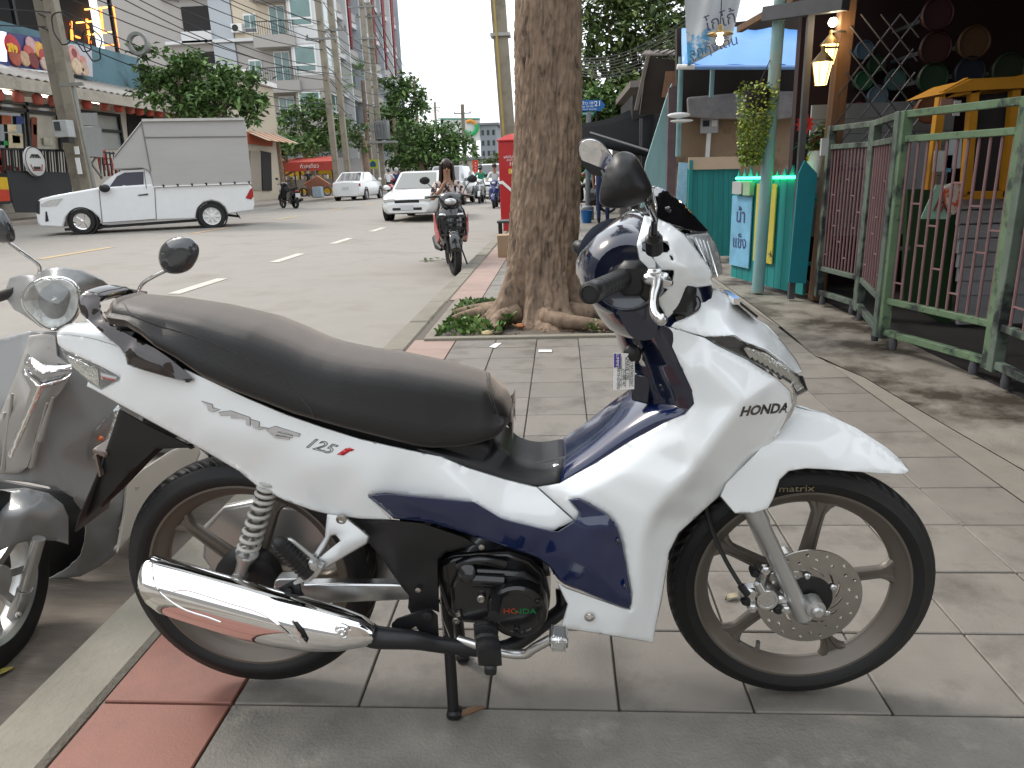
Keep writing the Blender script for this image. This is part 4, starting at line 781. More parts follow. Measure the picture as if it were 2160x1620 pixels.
def wheel(name, cx, cz, r_t, r_r, tw, root, spokes, ph, sq, hubr):
    """tyre, rim with spokes, about the axle at (cx, YB, cz)"""
    wo_ = bpy.data.objects.new(name, None); link(wo_, root); wo_.location = Vector((cx, YB, cz))-ORG[root]; wo_.scale = sq; ORG[wo_] = Vector((0, 0, 0))
    t = MB(); h = tw/2; k = r_t-r_r
    prof = []
    for a in np.linspace(-1, 1, 15):                               # round tread
        prof.append((r_t-(a*a)*.02-(abs(a)**6)*.012, a*h*.92))
    prof += [(r_r+k*.35, h*1.0), (r_r+k*.12, h*.9), (r_r-.004, h*.72), (r_r-.004, -h*.72), (r_r+k*.12, -h*.9), (r_r+k*.35, -h*1.0)]
    t.ring((0, 0, 0), (0, 1, 0), prof, 96)
    ty = build('tyre', t, M_RUB, wo_, ang=50)
    g = MB()                                                        # raised tread blocks, slanted across the tread
    nblk = 54
    for i in range(nblk):
        for sgn in (-1, 1):
            a0 = 2*math.pi*(i+.5*(sgn > 0))/nblk; rows = []
            for q in np.linspace(.1, .7, 5):
                rr = r_t-(q*q)*.02-(q**6)*.012+.0005; aa = a0-q*.16; da = .094/2*1.04
                rows.append([(rr*math.cos(aa-da), sgn*q*h*.93, rr*math.sin(aa-da)), (rr*math.cos(aa+da), sgn*q*h*.93, rr*math.sin(aa+da))])
            g.grid(rows if sgn < 0 else rows[::-1])
    build('tread', g, M_RUB, wo_, ang=50, solid=.003)
    rm = MB()
    rp = [(r_r+.006, -h*.72), (r_r+.004, -h*.78), (r_r-.006, -h*.76), (r_r-.014, -h*.5), (r_r-.026, -h*.36), (r_r-.034, -h*.1), (r_r-.034, h*.1), (r_r-.026, h*.36), (r_r-.014, h*.5), (r_r-.006, h*.76), (r_r+.004, h*.78), (r_r+.006, h*.72)]
    rm.ring((0, 0, 0), (0, 1, 0), rp, 96)
    ri = build('rim', rm, M_BRZ, wo_, ang=35)
    for i in range(spokes):
        a = ph+2*math.pi*i/spokes; d = Vector((math.cos(a), 0, math.sin(a))); tn = Vector((-math.sin(a), 0, math.cos(a)))
        sp = MB(); rows = []
        for q in np.linspace(0, 1, 13):
            rr = hubr*.7+(r_r-.03-hubr*.7)*q
            hw = .0135+.004*(1-q)**2+.024*max(0, (q-.8)/.2)**2; hd = .012-.003*q
            ctr = d*rr
            sec = [(-1, -.35), (-.75, -1), (-.45, -1), (-.3, -.55), (.3, -.55), (.45, -1), (.75, -1), (1, -.35), (1, .6), (.7, 1), (-.7, 1), (-1, .6)]
            rows.append([ctr+tn*hw*sx+Vector((0, 1, 0))*hd*sy for sx, sy in sec])
        sp.grid(rows, closed=True)
        so = build('spoke', sp, M_BRZ, wo_, ang=35)
    hb = MB(); hb.lathe((0, 0, 0), (0, 1, 0), [(hubr*.5, -.045), (hubr*.62, -.03), (hubr, -.02), (hubr*1.06, 0), (hubr, .02), (hubr*.62, .03), (hubr*.5, .045)], 32)
    build('hub', hb, M_BRZ, wo_)
    return wo_
FC = (.503, .281); RC = (-.708, .302)
fw = wheel('front_wheel', FC[0], FC[1], .279, .226, .075, BIKE, 5, math.radians(80), (1.01, 1, .985), .036)
rw = wheel('rear_wheel', RC[0], RC[1], .286, .228, .085, BIKE, 5, math.radians(67), (1.0, 1, .985), .06)
# lettering on the front tyre
lt = lettering('tyre_lettering', 'matrix', bp(1680, 1031, -.0388), (1, 0, .02), (0, 0, 1), .020, mat('tyre_print', (.2, .17, .1), .6, var=0), BIKE, xs=1.35)
vs = MB(); vs.tube([bp(*cF(600, 1350), -.02), bp(*cF(605, 1300), -.03)], .005); build('valve', vs, M_ALU, BIKE)
# ---- brake disc with real holes and slots
def disc_mesh(c, r_o, r_i, y, th):
    pts = []; E = []; loops = []
    def loop(pl):
        loops.append(pl); b = len(pts); pts.extend(pl); E.extend([(b+i, b+(i+1) % len(pl)) for i in range(len(pl))])
    loop([(r_o*math.cos(a), r_o*math.sin(a)) for a in np.linspace(0, 2*math.pi, 72, endpoint=False)])
    loop([(r_i*math.cos(a), r_i*math.sin(a)) for a in np.linspace(0, 2*math.pi, 36, endpoint=False)])
    for i in range(30):
        a = 2*math.pi*i/30; rr = r_o-.011-(.011 if i % 2 else 0)-(.004 if i % 4 == 1 else 0)
        loop([(rr*math.cos(a)+.0037*math.cos(b), rr*math.sin(a)+.0037*math.sin(b)) for b in np.linspace(0, 2*math.pi, 10, endpoint=False)])
    for i in range(12):
        a = 2*math.pi*i/12; pl = []
        q0, q1 = r_i+.009, r_o-.040
        c_ = [(q0+(q1-q0)*t, a+.5*t) for t in np.linspace(0, 1, 6)]
        for rr, aa in c_: pl.append((rr*math.cos(aa-.045), rr*math.sin(aa-.045)))
        for rr, aa in c_[::-1]: pl.append((rr*math.cos(aa+.1), rr*math.sin(aa+.1)))
        loop(pl)
    r = delaunay_2d_cdt([Vector(p) for p in pts], E, [], 2, 1e-6)
    hol = loops[1:]
    T = [tuple(t) for t in r[2] if not any(inside(tuple(np.mean([r[0][k][:] for k in t], axis=0)), h) for h in hol)]
    mb = MB(); mb.add([(c[0]+v[0], y, c[1]+v[1]) for v in r[0]], T); return mb
DISC = disc_mesh((.506, .281), .108, .045, YB-.060, .004)
build('brake_disc', DISC, M_STEEL, BIKE, smooth=False, solid=.004, offs=0)
hc = MB(); hc.lathe((.506, YB-.06, .281), (0, 1, 0), [(.030, -.012), (.046, -.008), (.050, .004), (.04, .03), (.03, .035)], 28); build('disc_carrier', hc, M_BLK, BIKE)
for i in range(5):
    a = 2*math.pi*i/5+.5; b_ = MB(); b_.lathe((.506+.052*math.cos(a), YB-.066, .281+.052*math.sin(a)), (0, -1, 0), [(.007, 0), (.007, .003), (.005, .005), (.003, .005), (.0025, .002)], 12); build('disc_bolt', b_, M_ALU, BIKE)
# ---- fork
for w in (-.092, .092):
    f = MB(); a = Vector(bp(*cF(565, 560), -.092)); b = Vector(bp(*cF(858, 1185), -.092)); a.y = b.y = YB+w
    ax = (b-a); f.tube([a-ax*.22, a+ax*.02], .0135, 16); 
    f.tube([a+ax*.02, a+ax*.03, a+ax*.16, a+ax*.2, a+ax*.9, a+ax*.97, b], [.018, .0205, .0205, .0178, .0178, .019, .013], 20)
    build('fork_leg', f, M_SIL, BIKE, ang=30)
    l = MB(); q = a+ax*.88; l.lathe((.504, YB+w-.01*(1 if w < 0 else -1), .283), (0, -1 if w < 0 else 1, 0), [(.019, -.02), (.019, .012), (.012, .014), (.012, .022), (.008, .026)], 20)
    l.bar(q, (.504, YB+w, .283), .03, .03); build('axle_lug', l, M_SIL, BIKE)
axl = MB(); axl.lathe((.504, YB-.112, .283), (0, -1, 0), [(.0105, 0), (.0105, .009), (.008, .012)], 6); build('axle_bolt', axl, M_ALU, BIKE, smooth=False)
# ---- caliper
K = MB(); cc = Vector(bp(*cF(650, 1070), -.10))
K.lathe(cc, (0, -1, 0), [(.024, -.03), (.024, .004), (.021, .008), (.017, .008), (.016, .006)], 24); K.box(cc+Vector((-.03, .012, .006)), (.045, .03, .034), bev=.006); K.box(cc+Vector((.032, .015, -.008)), (.03, .028, .022), bev=.005)
K.bar(cc+Vector((-.012, .01, .02)), Vector(bp(*cF(640, 920), -.095)), .018, .02); K.tube([cc+Vector((-.022, -.004, .038)), cc+Vector((-.012, -.006, .020))], .0085, 12); build('brake_caliper', K, M_ALU, BIKE)
for p in ((645, 925), (755, 1135), (575, 1125)):
    q = MB(); q.lathe(bp(*cF(*p), -.112), (0, -1, 0), [(.010, -.012), (.010, 0), (.0075, .003), (.0055, .003), (.005, .006)], 6); build('caliper_bolt', q, M_ALU, BIKE, smooth=False)
for p in ((712, 1130), (540, 1085), (590, 935)):
    q = MB(); q.lathe(bp(*cF(*p), -.105), (0, -1, 0), [(.009, -.02), (.010, 0), (.007, .006)], 12); build('rubber_boot', q, M_BLK, BIKE)
hz = MB(); hz.tube([bp(*cF(300, 480), -.03), bp(*cF(355, 690), -.05), bp(*cF(430, 860), -.08), bp(*cF(520, 1010), -.11), bp(*cF(548, 1045), -.115)], .0045, 8, sm=24); build('brake_hose', hz, M_BLK, BIKE)
hz = MB(); hz.tube([bp(*cF(512, 1000), -.11), bp(*cF(550, 1050), -.115)], .0075, 10); build('hose_fitting', hz, M_BLK, BIKE)
# ---- front fender: near side panel + top, mirrored
fend = [(1676, 858), (1740, 871), (1806, 902), (1868, 942), (1903, 973), (1920, 994), (1909, 1000), (1850, 999), (1760, 991), (1700, 988), (1664, 994), (1645, 1012), (1632, 1050), (1620, 1073), (1592, 1083), (1550, 1083), (1540, 1072), (1519, 1047), (1530, 1020), (1590, 960), (1640, 905)]
panel('front_fender', fend, [(1676, 858, -.012), (1740, 871, .0), (1806, 902, .0), (1868, 942, 0), (1903, 973, 0), (1920, 994, -.006), (1909, 1000, -.02), (1850, 999, -.05), (1760, 991, -.068), (1664, 994, -.1), (1620, 1073, -.118), (1550, 1083, -.12), (1519, 1047, -.115), (1590, 960, -.112), (1655, 935, -.085), (1740, 930, -.05), (1740, 962, -.066), (1840, 960, -.034), (1845, 983, -.046), (1895, 985, -.02), (1640, 905, -.06)], bp, M_WHITE, BIKE, 8, smooth_w=12, mirror=YB)
# ---- rear tail, lamps
side = pp(cA, (110, 590), (150, 620), (430, 745), (590, 835), (545, 870), (435, 935), (330, 868), (318, 905), (640, 1085), (1190, 1385), (1560, 1600)) + [(545, 1028), (600, 1056), (655, 1076), (700, 1087), (760, 1095), (826, 1097), (778, 1047), (812, 1041), (996, 1060), (1055, 1095), (1135, 1118), (1166, 1121), (1213, 1098), (1133, 1027), (1064, 1010), (985, 985), (930, 962), (860, 948), (760, 925), (680, 900), (600, 872), (520, 838), (440, 800), (360, 765), (300, 738)] + pp(cA, (640, 595), (550, 568), (350, 508), (180, 486), (75, 490), (85, 560))
panel('side_panel', side, [(119, 707, -.045), (128, 733, -.045), (190, 812, -.075), (148, 706, -.06), (243, 728, -.088), (212, 773, -.092), (253, 797, -.1), (266, 862, -.092), (330, 760, -.112), (440, 805, -.122), (520, 842, -.122), (410, 940, -.098), (600, 872, -.122), (545, 1026, -.098), (430, 872, -.127), (600, 930, -.132), (760, 975, -.136), (960, 1020, -.138), (1130, 1080, -.138), (430, 910, -.128), (640, 985, -.135), (780, 1030, -.139), (655, 1076, -.11), (700, 1087, -.105), (826, 1097, -.12), (760, 1095, -.11), (680, 900, -.121), (860, 948, -.122), (985, 985, -.116), (1064, 1010, -.112), (1133, 1027, -.112), (1213, 1098, -.142), (1055, 1095, -.144), (1000, 1058, -.144), (1166, 1121, -.146)], bp, M_WHITE, BIKE, 9, smooth_w=18, mirror=YB)
SIDE = bpy.data.objects['side_panel']
def symloft(name, curves, n, m, parent, solid=.004, ang=60, place=bp, yb=YB):
    rows = []
    for c in curves:
        P3 = [place(*q) for q in c]; rows.append([Vector(p) for p in cr(P3, n)])
    last = curves[-1][0][2]
    mir = [[Vector((p.x, 2*yb-p.y, p.z)) for p in r] for r in rows]
    allr = rows+(mir[::-1][1:] if abs(last) < 1e-6 else mir[::-1])
    mb = MB(); mb.grid(allr)
    bmv = mb.v; 
    c = Vector(CP); f0 = mb.f[len(mb.f)//4]; nn = (Vector(bmv[f0[1]])-Vector(bmv[f0[0]])).cross(Vector(bmv[f0[2]])-Vector(bmv[f0[0]]))
    if nn.dot(c-Vector(bmv[f0[0]])) < 0: mb.f = [f[::-1] for f in mb.f]
    return build(name, mb, m, parent, ang=ang, solid=solid)
symloft('tail_cover', [pp(cA, (75, 490, -.046), (180, 486, -.061), (350, 508, -.076), (550, 568, -.09), (640, 590, -.094)), pp(cA, (80, 462, -.035), (165, 432, -.048), (345, 440, -.058), (545, 455, -.07), (690, 480, -.076)), pp(cA, (96, 440, 0), (165, 400, 0), (345, 386, 0), (545, 386, 0), (760, 410, 0))], 16, M_WHITE, BIKE)
lens = pp(cA, (108, 598), (150, 628), (425, 750), (588, 836), (545, 868), (435, 932), (330, 866), (200, 745), (135, 665))
panel('tail_signal_lens', lens, [(u, v, w) for (u, v), w in zip(lens, (-.05, -.06, -.09, -.101, -.098, -.09, -.078, -.062, -.052))], bp, M_LENS, BIKE, 8, mirror=YB, thick=.002)
panel('signal_reflector', pp(cA, (140, 640), (420, 765), (430, 920), (330, 855), (200, 740)), [c_+(w,) for c_, w in zip(pp(cA, (140, 640), (420, 765), (430, 920), (330, 855)), (-.03, -.07, -.07, -.06))], bp, M_REFL, BIKE, 6, mirror=YB, thick=.002)
panel('tail_lamp_strip', pp(cA, (430, 790), (575, 832), (555, 858), (440, 850)), [c_+(w,) for c_, w in zip(pp(cA, (430, 790), (575, 832), (555, 858), (440, 850)), (-.085, -.097, -.096, -.086))], bp, mat('white_lamp_bar', (.8, .8, .8), .3, var=0), BIKE, 5, mirror=YB)
panel('red_reflex', pp(cA, (440, 822), (552, 848), (545, 866), (445, 845)), [c_+(w,) for c_, w in zip(pp(cA, (440, 822), (552, 848), (545, 866)), (-.0885, -.0985, -.0985))], bp, M_REDL, BIKE, 4, mirror=YB, thick=.001)
# ---- mudguard under the tail
flap = [(252, 862), (320, 900), (412, 944), (330, 947), (272, 1000), (217, 1062), (157, 1121), (168, 1086), (205, 1000), (226, 940)]
panel('rear_mudguard', flap, [(252, 862, -.07), (412, 944, -.075), (330, 947, -.07), (226, 940, -.065), (272, 1000, -.055), (217, 1062, -.045), (157, 1121, -.02), (205, 1000, -.05)], bp, M_BLK, BIKE, 9, mirror=YB, thick=.01)
cm = MB(); cm.grid([[Vector(bp(u, v, -.06)), Vector(bp(u, v, -.06))+Vector((0, .12, 0))] for u, v in ((226, 940), (200, 1010), (166, 1088), (157, 1121))]); build('mudguard_centre', cm, M_BLK, BIKE, solid=.004)
br = MB(); br.box(Vector(bp(238, 938, -.02)), (.03, .10, .012), Matrix.Rotation(.5, 3, 'Y'), .003); br.box(Vector(bp(238, 938, -.02))+Vector((-.012, 0, -.03)), (.004, .09, .05)); build('plate_bracket', br, mat('brown_bracket', (.16, .12, .1), .4, coat=.5), BIKE)
# ---- grab rail
arm = pp(cA, (248, 195), (265, 160), (300, 140), (400, 150), (445, 185), (432, 215), (440, 290), (465, 345), (560, 420), (700, 500), (880, 590), (1010, 680), (1130, 780), (1190, 840), (1195, 860), (1160, 872), (1060, 860), (850, 800), (700, 755), (645, 730), (630, 660), (580, 590), (480, 510), (340, 385), (265, 310), (245, 240))
panel('grab_rail', arm, [c_+(w,) for c_, w in zip(pp(cA, (248, 195), (300, 140), (445, 185), (440, 290), (465, 345), (700, 500), (1010, 680), (1190, 840), (1060, 860), (700, 755), (630, 660), (480, 510), (340, 385), (245, 240), (700, 610), (900, 720), (340, 270), (450, 400)), (-.06, -.05, -.052, -.068, -.078, -.105, -.122, -.128, -.134, -.132, -.125, -.11, -.088, -.065, -.13, -.138, -.08, -.097))], bp, M_GRB, BIKE, 6, smooth_w=2, mirror=YB, thick=.016, lip=.008)
cp_ = MB(); rows = []
for u, v, w in (cA(250, 200)+(-.058,), cA(300, 142)+(-.048,)):
    p = Vector(bp(u, v, w)); rows.append([Vector((p.x, YB+y, p.z+.004*(1-(y/.058)**2))) for y in np.linspace(w, -w, 9)])
p = Vector(bp(*cA(440, 185), -.05)); rows.append([Vector((p.x, YB+y, p.z+.003)) for y in np.linspace(-.05, .05, 9)])
cp_.grid(rows); cp_.f = [f[::-1] for f in cp_.f]; build('grab_rail_bridge', cp_, M_GRB, BIKE, solid=.012)
ub = MB(); p = Vector(bp(*cA(640, 330), -.05)); ub.box((p.x+.02, YB, p.z-.03), (.1, .12, .03), bev=.008); build('rail_bracket', ub, M_BLK, BIKE)
# ---- seat
up = [(246, 650), (256, 633), (285, 617), (330, 617), (400, 622), (500, 637), (600, 660), (650, 680), (700, 703), (740, 715), (800, 727), (860, 735), (940, 752), (1000, 768), (1035, 779), (1052, 792)]
lo = [(246, 683), (275, 692), (300, 707), (330, 735), (370, 758), (430, 800), (480, 823), (560, 855), (620, 878), (670, 892), (760, 917), (820, 932), (870, 944), (910, 950), (960, 948), (1000, 942), (1040, 930), (1068, 916)]
def ws_at(t): return np.interp(t, [0, .04, .12, .35, .6, .8, .93, 1], [.045, .075, .092, .11, .112, .1, .084, .07])
tt_ = lambda u: min(1, max(0, (u-242)/826))
xs_l = [bp(u, v, -(ws_at(tt_(u))+.024)) for u, v in lo]; x_min, x_max = bp(243, 668, -.02)[0], -.103
zt = []
for u, v in up:
    p = bp(u, v, ws_at(tt_(u-40))*.92); zt.append((p[0], p[2]))
zt = np.array(sorted(zt)); zl = np.array(sorted((p[0], p[2]) for p in xs_l))
rows = []; NS = 150
for i in range(NS+1):
    t = i/NS; x = x_min+(x_max-x_min)*t; ws = ws_at(t); wb = ws+.024
    top = float(np.interp(x, zt[:, 0], zt[:, 1]))-.004; bot = float(np.interp(x, zl[:, 0], zl[:, 1]))
    e = min(1, t/.035)**.5; s2 = max(0., (t-.93)/.07); top -= .075*(1-math.sqrt(max(0, 1-s2*s2*.995))); bot += .03*(1-math.sqrt(max(0, 1-s2**4*.99))); wb *= 1-.25*s2**3; ws *= 1-.25*s2**3; fz = top-bot
    half = [(0, top+.006), (.35*ws, top+.0055), (.7*ws, top+.003), (.88*ws, top-.003), (.98*ws, top-.012), (1.03*ws, top-.026), (1.07*ws, top-.36*fz), (ws+.016, top-.62*fz), (wb, bot+.018), (wb-.004, bot+.004), (wb-.02, bot), (.3*wb, bot+.002), (0, bot+.002)]
    r = []
    for y, z in half:
        if e < 1: z = (top+bot)/2+.004+(z-(top+bot)/2)*(.3+.7*e); y *= .75+.25*e
        r.append((x, y, z))
    rows.append([(x_, YB-y, z) for x_, y, z in r]+[(x_, YB+y, z) for x_, y, z in r[::-1][1:-1]])
sx = rows[-1]; xm = np.mean([q[2] for q in sx]); ym = YB
for dx, sc in ((.0006, .8), (.001, .4)): rows.append([(q[0]+dx, ym+(q[1]-ym)*sc, xm+(q[2]-xm)*sc) for q in sx])
st = MB(); st.grid(rows, closed=True); n_ = len(rows[0]); st.f.append(tuple(range(n_))[::-1]); st.m.append(0)
seat = build('seat', st, M_SEAT, BIKE, ang=75)
seam = [(262, 640), (275, 660), (300, 674), (350, 691), (400, 706), (450, 724), (500, 747), (560, 780), (600, 807), (640, 843), (660, 872), (668, 889)]
bm_ = bmesh.new(); bm_.from_mesh(seat.data); from mathutils.bvhtree import BVHTree
bvh = BVHTree.FromBMesh(bm_)
def onseat(u, v):
    d = Vector(ray(u, v)).normalized(); h = bvh.ray_cast(Vector(CP)-ORG[BIKE], d); return (h[0]+ORG[BIKE]-d*.0004) if h[0] is not None else None
def seamline(pts, r=.0011):
    P = [onseat(*q) for q in cr(pts, 70)]; P = [p for p in P if p is not None]
    if len(P) > 3: s_ = MB(); s_.tube(P, r, 6); o = build('seam', s_, M_SEAT, None); o.parent = seat; o.location = (0, 0, 0); o.data.transform(Matrix.Translation(-ORG[BIKE]))
seamline(seam)
seamline(pp(cG, (1440, 585), (1402, 590), (1395, 640), (1410, 740), (1440, 840), (1470, 940)))
seamline(pp(cG, (1395, 580), (1378, 600), (1385, 680), (1405, 780), (1435, 870)))
bm_.free()
ub = MB(); p0 = bp(300, 700, -.08); ub.box((-.80, YB, .80), (.22, .14, .07), Matrix.Rotation(.42, 3, 'Y'), .01); ub.box((-.45, YB, .68), (.62, .19, .06), Matrix.Rotation(.24, 3, 'Y'), .01); build('seat_base', ub, M_BLK, BIKE)
# ---- black centre cover in the step-through
symloft('centre_cover', [[(880, 946, -.122), (985, 985, -.114), (1064, 1010, -.11), (1125, 1024, -.11), (1180, 1017, -.112)], [(900, 946, -.11), (1000, 975, -.1), (1075, 1000, -.096), (1130, 1010, -.096), (1184, 1000, -.098)], [(930, 930, -.07), (1048, 945, -.07), (1085, 975, -.075), (1130, 990, -.078), (1186, 985, -.08)], [(940, 910, 0), (1046, 925, 0), (1065, 944, 0), (1100, 966, 0), (1140, 976, 0), (1188, 966, 0)]], 24, M_BLK, BIKE)
sc = MB(); sc.lathe(bp(*cG(1850, 1242), -.06), (-.2, -.35, 1), [(.008, -.004), (.008, 0), (.005, .002), (0, .0025)], 14); build('screw', sc, M_CHR, BIKE)
# ---- navy tunnel and inner leg shield
symloft('tunnel_cover', [[(1180, 1017, -.113), (1252, 977, -.117), (1330, 928, -.124), (1400, 890, -.132), (1440, 873, -.137), (1462, 852, -.142)], [(1184, 1000, -.098), (1248, 958, -.1), (1320, 905, -.104), (1385, 868, -.11), (1425, 857, -.112), (1450, 845, -.122)], [(1186, 985, -.08), (1244, 942, -.075), (1295, 898, -.07), (1345, 863, -.07), (1378, 850, -.07), (1392, 840, -.07)], [(1188, 966, 0), (1240, 926, 0), (1282, 888, 0), (1310, 852, 0), (1325, 835, 0), (1332, 815, 0)]], 28, M_BLUE, BIKE)
rows = []
for zz, xn, wn, xs_ in ((.66, .262, .150, .165), (.70, .258, .148, .158), (.735, .247, .142, .147), (.77, .230, .138, .132), (.82, .205, .132, .115), (.87, .182, .128, .098), (.895, .165, .12, .09), (.93, .15, .1, .085), (.97, .15, .09, .085)):
    half = [(xn+.03, -wn+.01), (xn-.003, -wn), (xn-.02, -wn+.006), (xs_+.05, -.092), (xs_+.034, -.078), (xs_+.02, -.07), (xs_+.006, -.04), (xs_, 0)]
    rows.append([(x, YB+y, zz) for x, y in half]+[(x, YB-y, zz) for x, y in half[::-1][1:]])
ip = MB(); ip.grid([[Vector(q) for q in cr(col, 26)] for col in zip(*rows)]); ip.f = [f[::-1] for f in ip.f]
build('inner_shield', ip, M_NAVY2, BIKE, ang=40, solid=.004)
gc = MB(); gc.prism([bp(*cE(*q), -.078) for q in ((585, 670), (688, 700), (692, 770), (675, 890), (560, 860), (555, 790))], (0, .02, 0)); build('glove_box_lid', gc, M_NAVY2, BIKE, bevel=.004)
ks = MB(); kc = Vector(bp(*cE(648, 540), -.082)); rot = Matrix.Rotation(-.12, 3, 'Y')
ks.add([kc+rot @ Vector((.0135*math.copysign(abs(math.cos(a))**.7, math.cos(a)), yy, .0255*math.copysign(abs(math.sin(a))**.7, math.sin(a)))) for yy in (0, .012) for a in np.linspace(0, 2*math.pi, 24, endpoint=False)], [tuple(range(24))]+[(i+24, (i+1) % 24+24, (i+1) % 24, i) for i in range(24)])
build('key_switch', ks, M_ALU, BIKE, bevel=.002)
kh = MB(); kh.lathe(bp(*cE(655, 572), -.083), (0, -1, 0), [(.0068, 0), (.0068, .002), (.004, .002), (.003, 0)], 16); kh.lathe(bp(*cE(632, 512), -.083), (0, -1, 0), [(.0045, 0), (.004, .002), (.002, .0025)], 12); build('key_slot', kh, M_BLK, BIKE)
ky = MB(); a = Vector(bp(*cE(630, 520), -.085)); b = Vector(bp(*cE(562, 545), -.12)); ky.tube([a, a+(b-a)*.4], .004, 8); ky.ball(b, (.017, .012, .02), 14, 10); ky.box(b+Vector((-.012, 0, -.016)), (.016, .012, .014), bev=.003); build('ignition_key', ky, M_BLK, BIKE)
# ---- big white leg shield
leg = [(1133, 1027), (1180, 1019), (1252, 979), (1330, 930), (1400, 892), (1444, 873), (1463, 851), (1456, 818), (1428, 756), (1400, 700), (1393, 690), (1405, 686), (1440, 697), (1487, 712), (1515, 729), (1575, 757), (1640, 798), (1668, 826), (1672, 856), (1660, 880), (1632, 930), (1590, 978), (1545, 1022), (1508, 1056), (1470, 1090), (1432, 1125), (1412, 1165), (1404, 1215), (1395, 1270), (1384, 1320), (1378, 1356), (1300, 1343), (1186, 1325), (1185, 1316), (1197, 1274), (1192, 1266), (1174, 1227), (1196, 1240), (1330, 1287), (1333, 1250), (1312, 1150), (1300, 1110), (1280, 1085), (1222, 1052), (1198, 1054), (1222, 1080), (1220, 1093), (1213, 1098)]
panel('leg_shield', leg, [(1133, 1027, -.113), (1252, 979, -.119), (1400, 892, -.134), (1463, 851, -.144), (1456, 818, -.142), (1428, 756, -.137), (1393, 690, -.127), (1440, 697, -.125), (1487, 712, -.125), (1575, 757, -.122), (1640, 798, -.108), (1668, 826, -.088), (1672, 856, -.082), (1632, 930, -.085), (1545, 1022, -.095), (1470, 1090, -.10), (1432, 1125, -.105), (1404, 1215, -.11), (1378, 1356, -.115), (1300, 1343, -.14), (1186, 1325, -.135), (1174, 1227, -.135), (1330, 1287, -.15), (1312, 1150, -.155), (1222, 1052, -.15), (1213, 1098, -.145), (1490, 770, -.160), (1567, 848, -.178), (1545, 878, -.182), (1480, 965, -.186), (1420, 1035, -.182), (1375, 1090, -.174), (1350, 1160, -.164), (1355, 1280, -.142), (1300, 1000, -.15), (1370, 950, -.15), (1440, 925, -.157), (1500, 860, -.160), (1450, 985, -.168), (1400, 1092, -.137), (1460, 1040, -.135), (1560, 930, -.138), (1620, 860, -.122), (1250, 1030, -.147), (1460, 780, -.146)], bp, M_WHITE, BIKE, 9, smooth_w=3, mirror=YB, edges=((26, 27), (27, 28), (28, 29), (29, 30), (30, 31), (31, 32), (32, 33)), ang=60)
LEGS = bpy.data.objects['leg_shield']
for p, r in ((cE(820, 1155), .0085), (cC(1398, 868), .0075)):
    q = MB(); c0 = Vector(bp(*p, -.147 if p[1] < 1000 else -.146)); q.lathe(c0, (0, -1, 0), [(r*1.5, 0), (r*1.5, .002), (r*1.1, .0028), (r*1.05, -.001), (r, .003), (r*.6, .0045), (r*.3, .0045), (r*.25, .003)], 18); build('shield_screw', q, M_CHR, BIKE)
wrap_on(lettering('maker_lettering', 'HONDA', Vector(bp(1615, 866, -.131)), (1, 0, -.19), (.1, 0, 1), .027, M_BLKG, BIKE, xs=1.1, offset=.0011, ext=0), [LEGS])
# ---- navy lower side panel
low = pp(cC, (45, 140), (70, 128), (160, 118), (690, 168), (860, 270), (1165, 345), (1205, 350), (1300, 290), (1333, 258), (1328, 220), (1265, 155), (1335, 150), (1500, 240), (1562, 300), (1602, 420), (1655, 720), (1657, 790), (1640, 828), (1600, 818), (1235, 668), (1200, 635), (1150, 560), (1080, 512), (960, 470), (700, 382), (470, 312), (380, 292), (205, 272))
lw = [-.143, -.146, -.15, -.154, -.156, -.158, -.158, -.157, -.156, -.155, -.153, -.156, -.162, -.165, -.166, -.158, -.155, -.152, -.152, -.142, -.142, -.142, -.142, -.141, -.138, -.134, -.132, -.13]
panel('lower_side_panel', low, [l+(w,) for l, w in zip(low, lw)]+pp(cC, (600, 250, -.152), (1000, 400, -.158), (1400, 330, -.17), (1530, 330, -.175), (1600, 760, -.166), (1450, 600, -.168), (1250, 500, -.16)), bp, M_BLUE, BIKE, 8, smooth_w=2, mirror=YB, thick=.006)
for p in ((1570, 412), (1612, 690)):
    q = MB(); q.ball(bp(*cC(*p), -.17), (.004, .004, .007), 8, 6); build('panel_clip', q, M_NAVY2, BIKE)
# ---- matt black side cover
cov = pp(cC, (-70, 262), (0, 275), (205, 278), (380, 295), (640, 385), (710, 430), (520, 480), (475, 530), (482, 845), (440, 828), (380, 832), (310, 853), (290, 815), (297, 745), (230, 660), (150, 540), (60, 430), (-30, 330))
panel('side_cover', cov, [c_+(w,) for c_, w in zip(cov, (-.09, -.1, -.126, -.13, -.134, -.135, -.125, -.12, -.12, -.118, -.118, -.118, -.118, -.118, -.115, -.11, -.105, -.095))]+pp(cC, (300, 400, -.13), (200, 480, -.125)), bp, M_BLK, BIKE, 9, mirror=YB, thick=.006)
for p in ((353, 708), (740, 445)):
    q = MB(); q.lathe(bp(*cC(*p), -.127), (0, -1, 0), [(.006, 0), (.006, .002), (.003, .003)], 12); build('cover_screw', q, M_STEEL, BIKE)
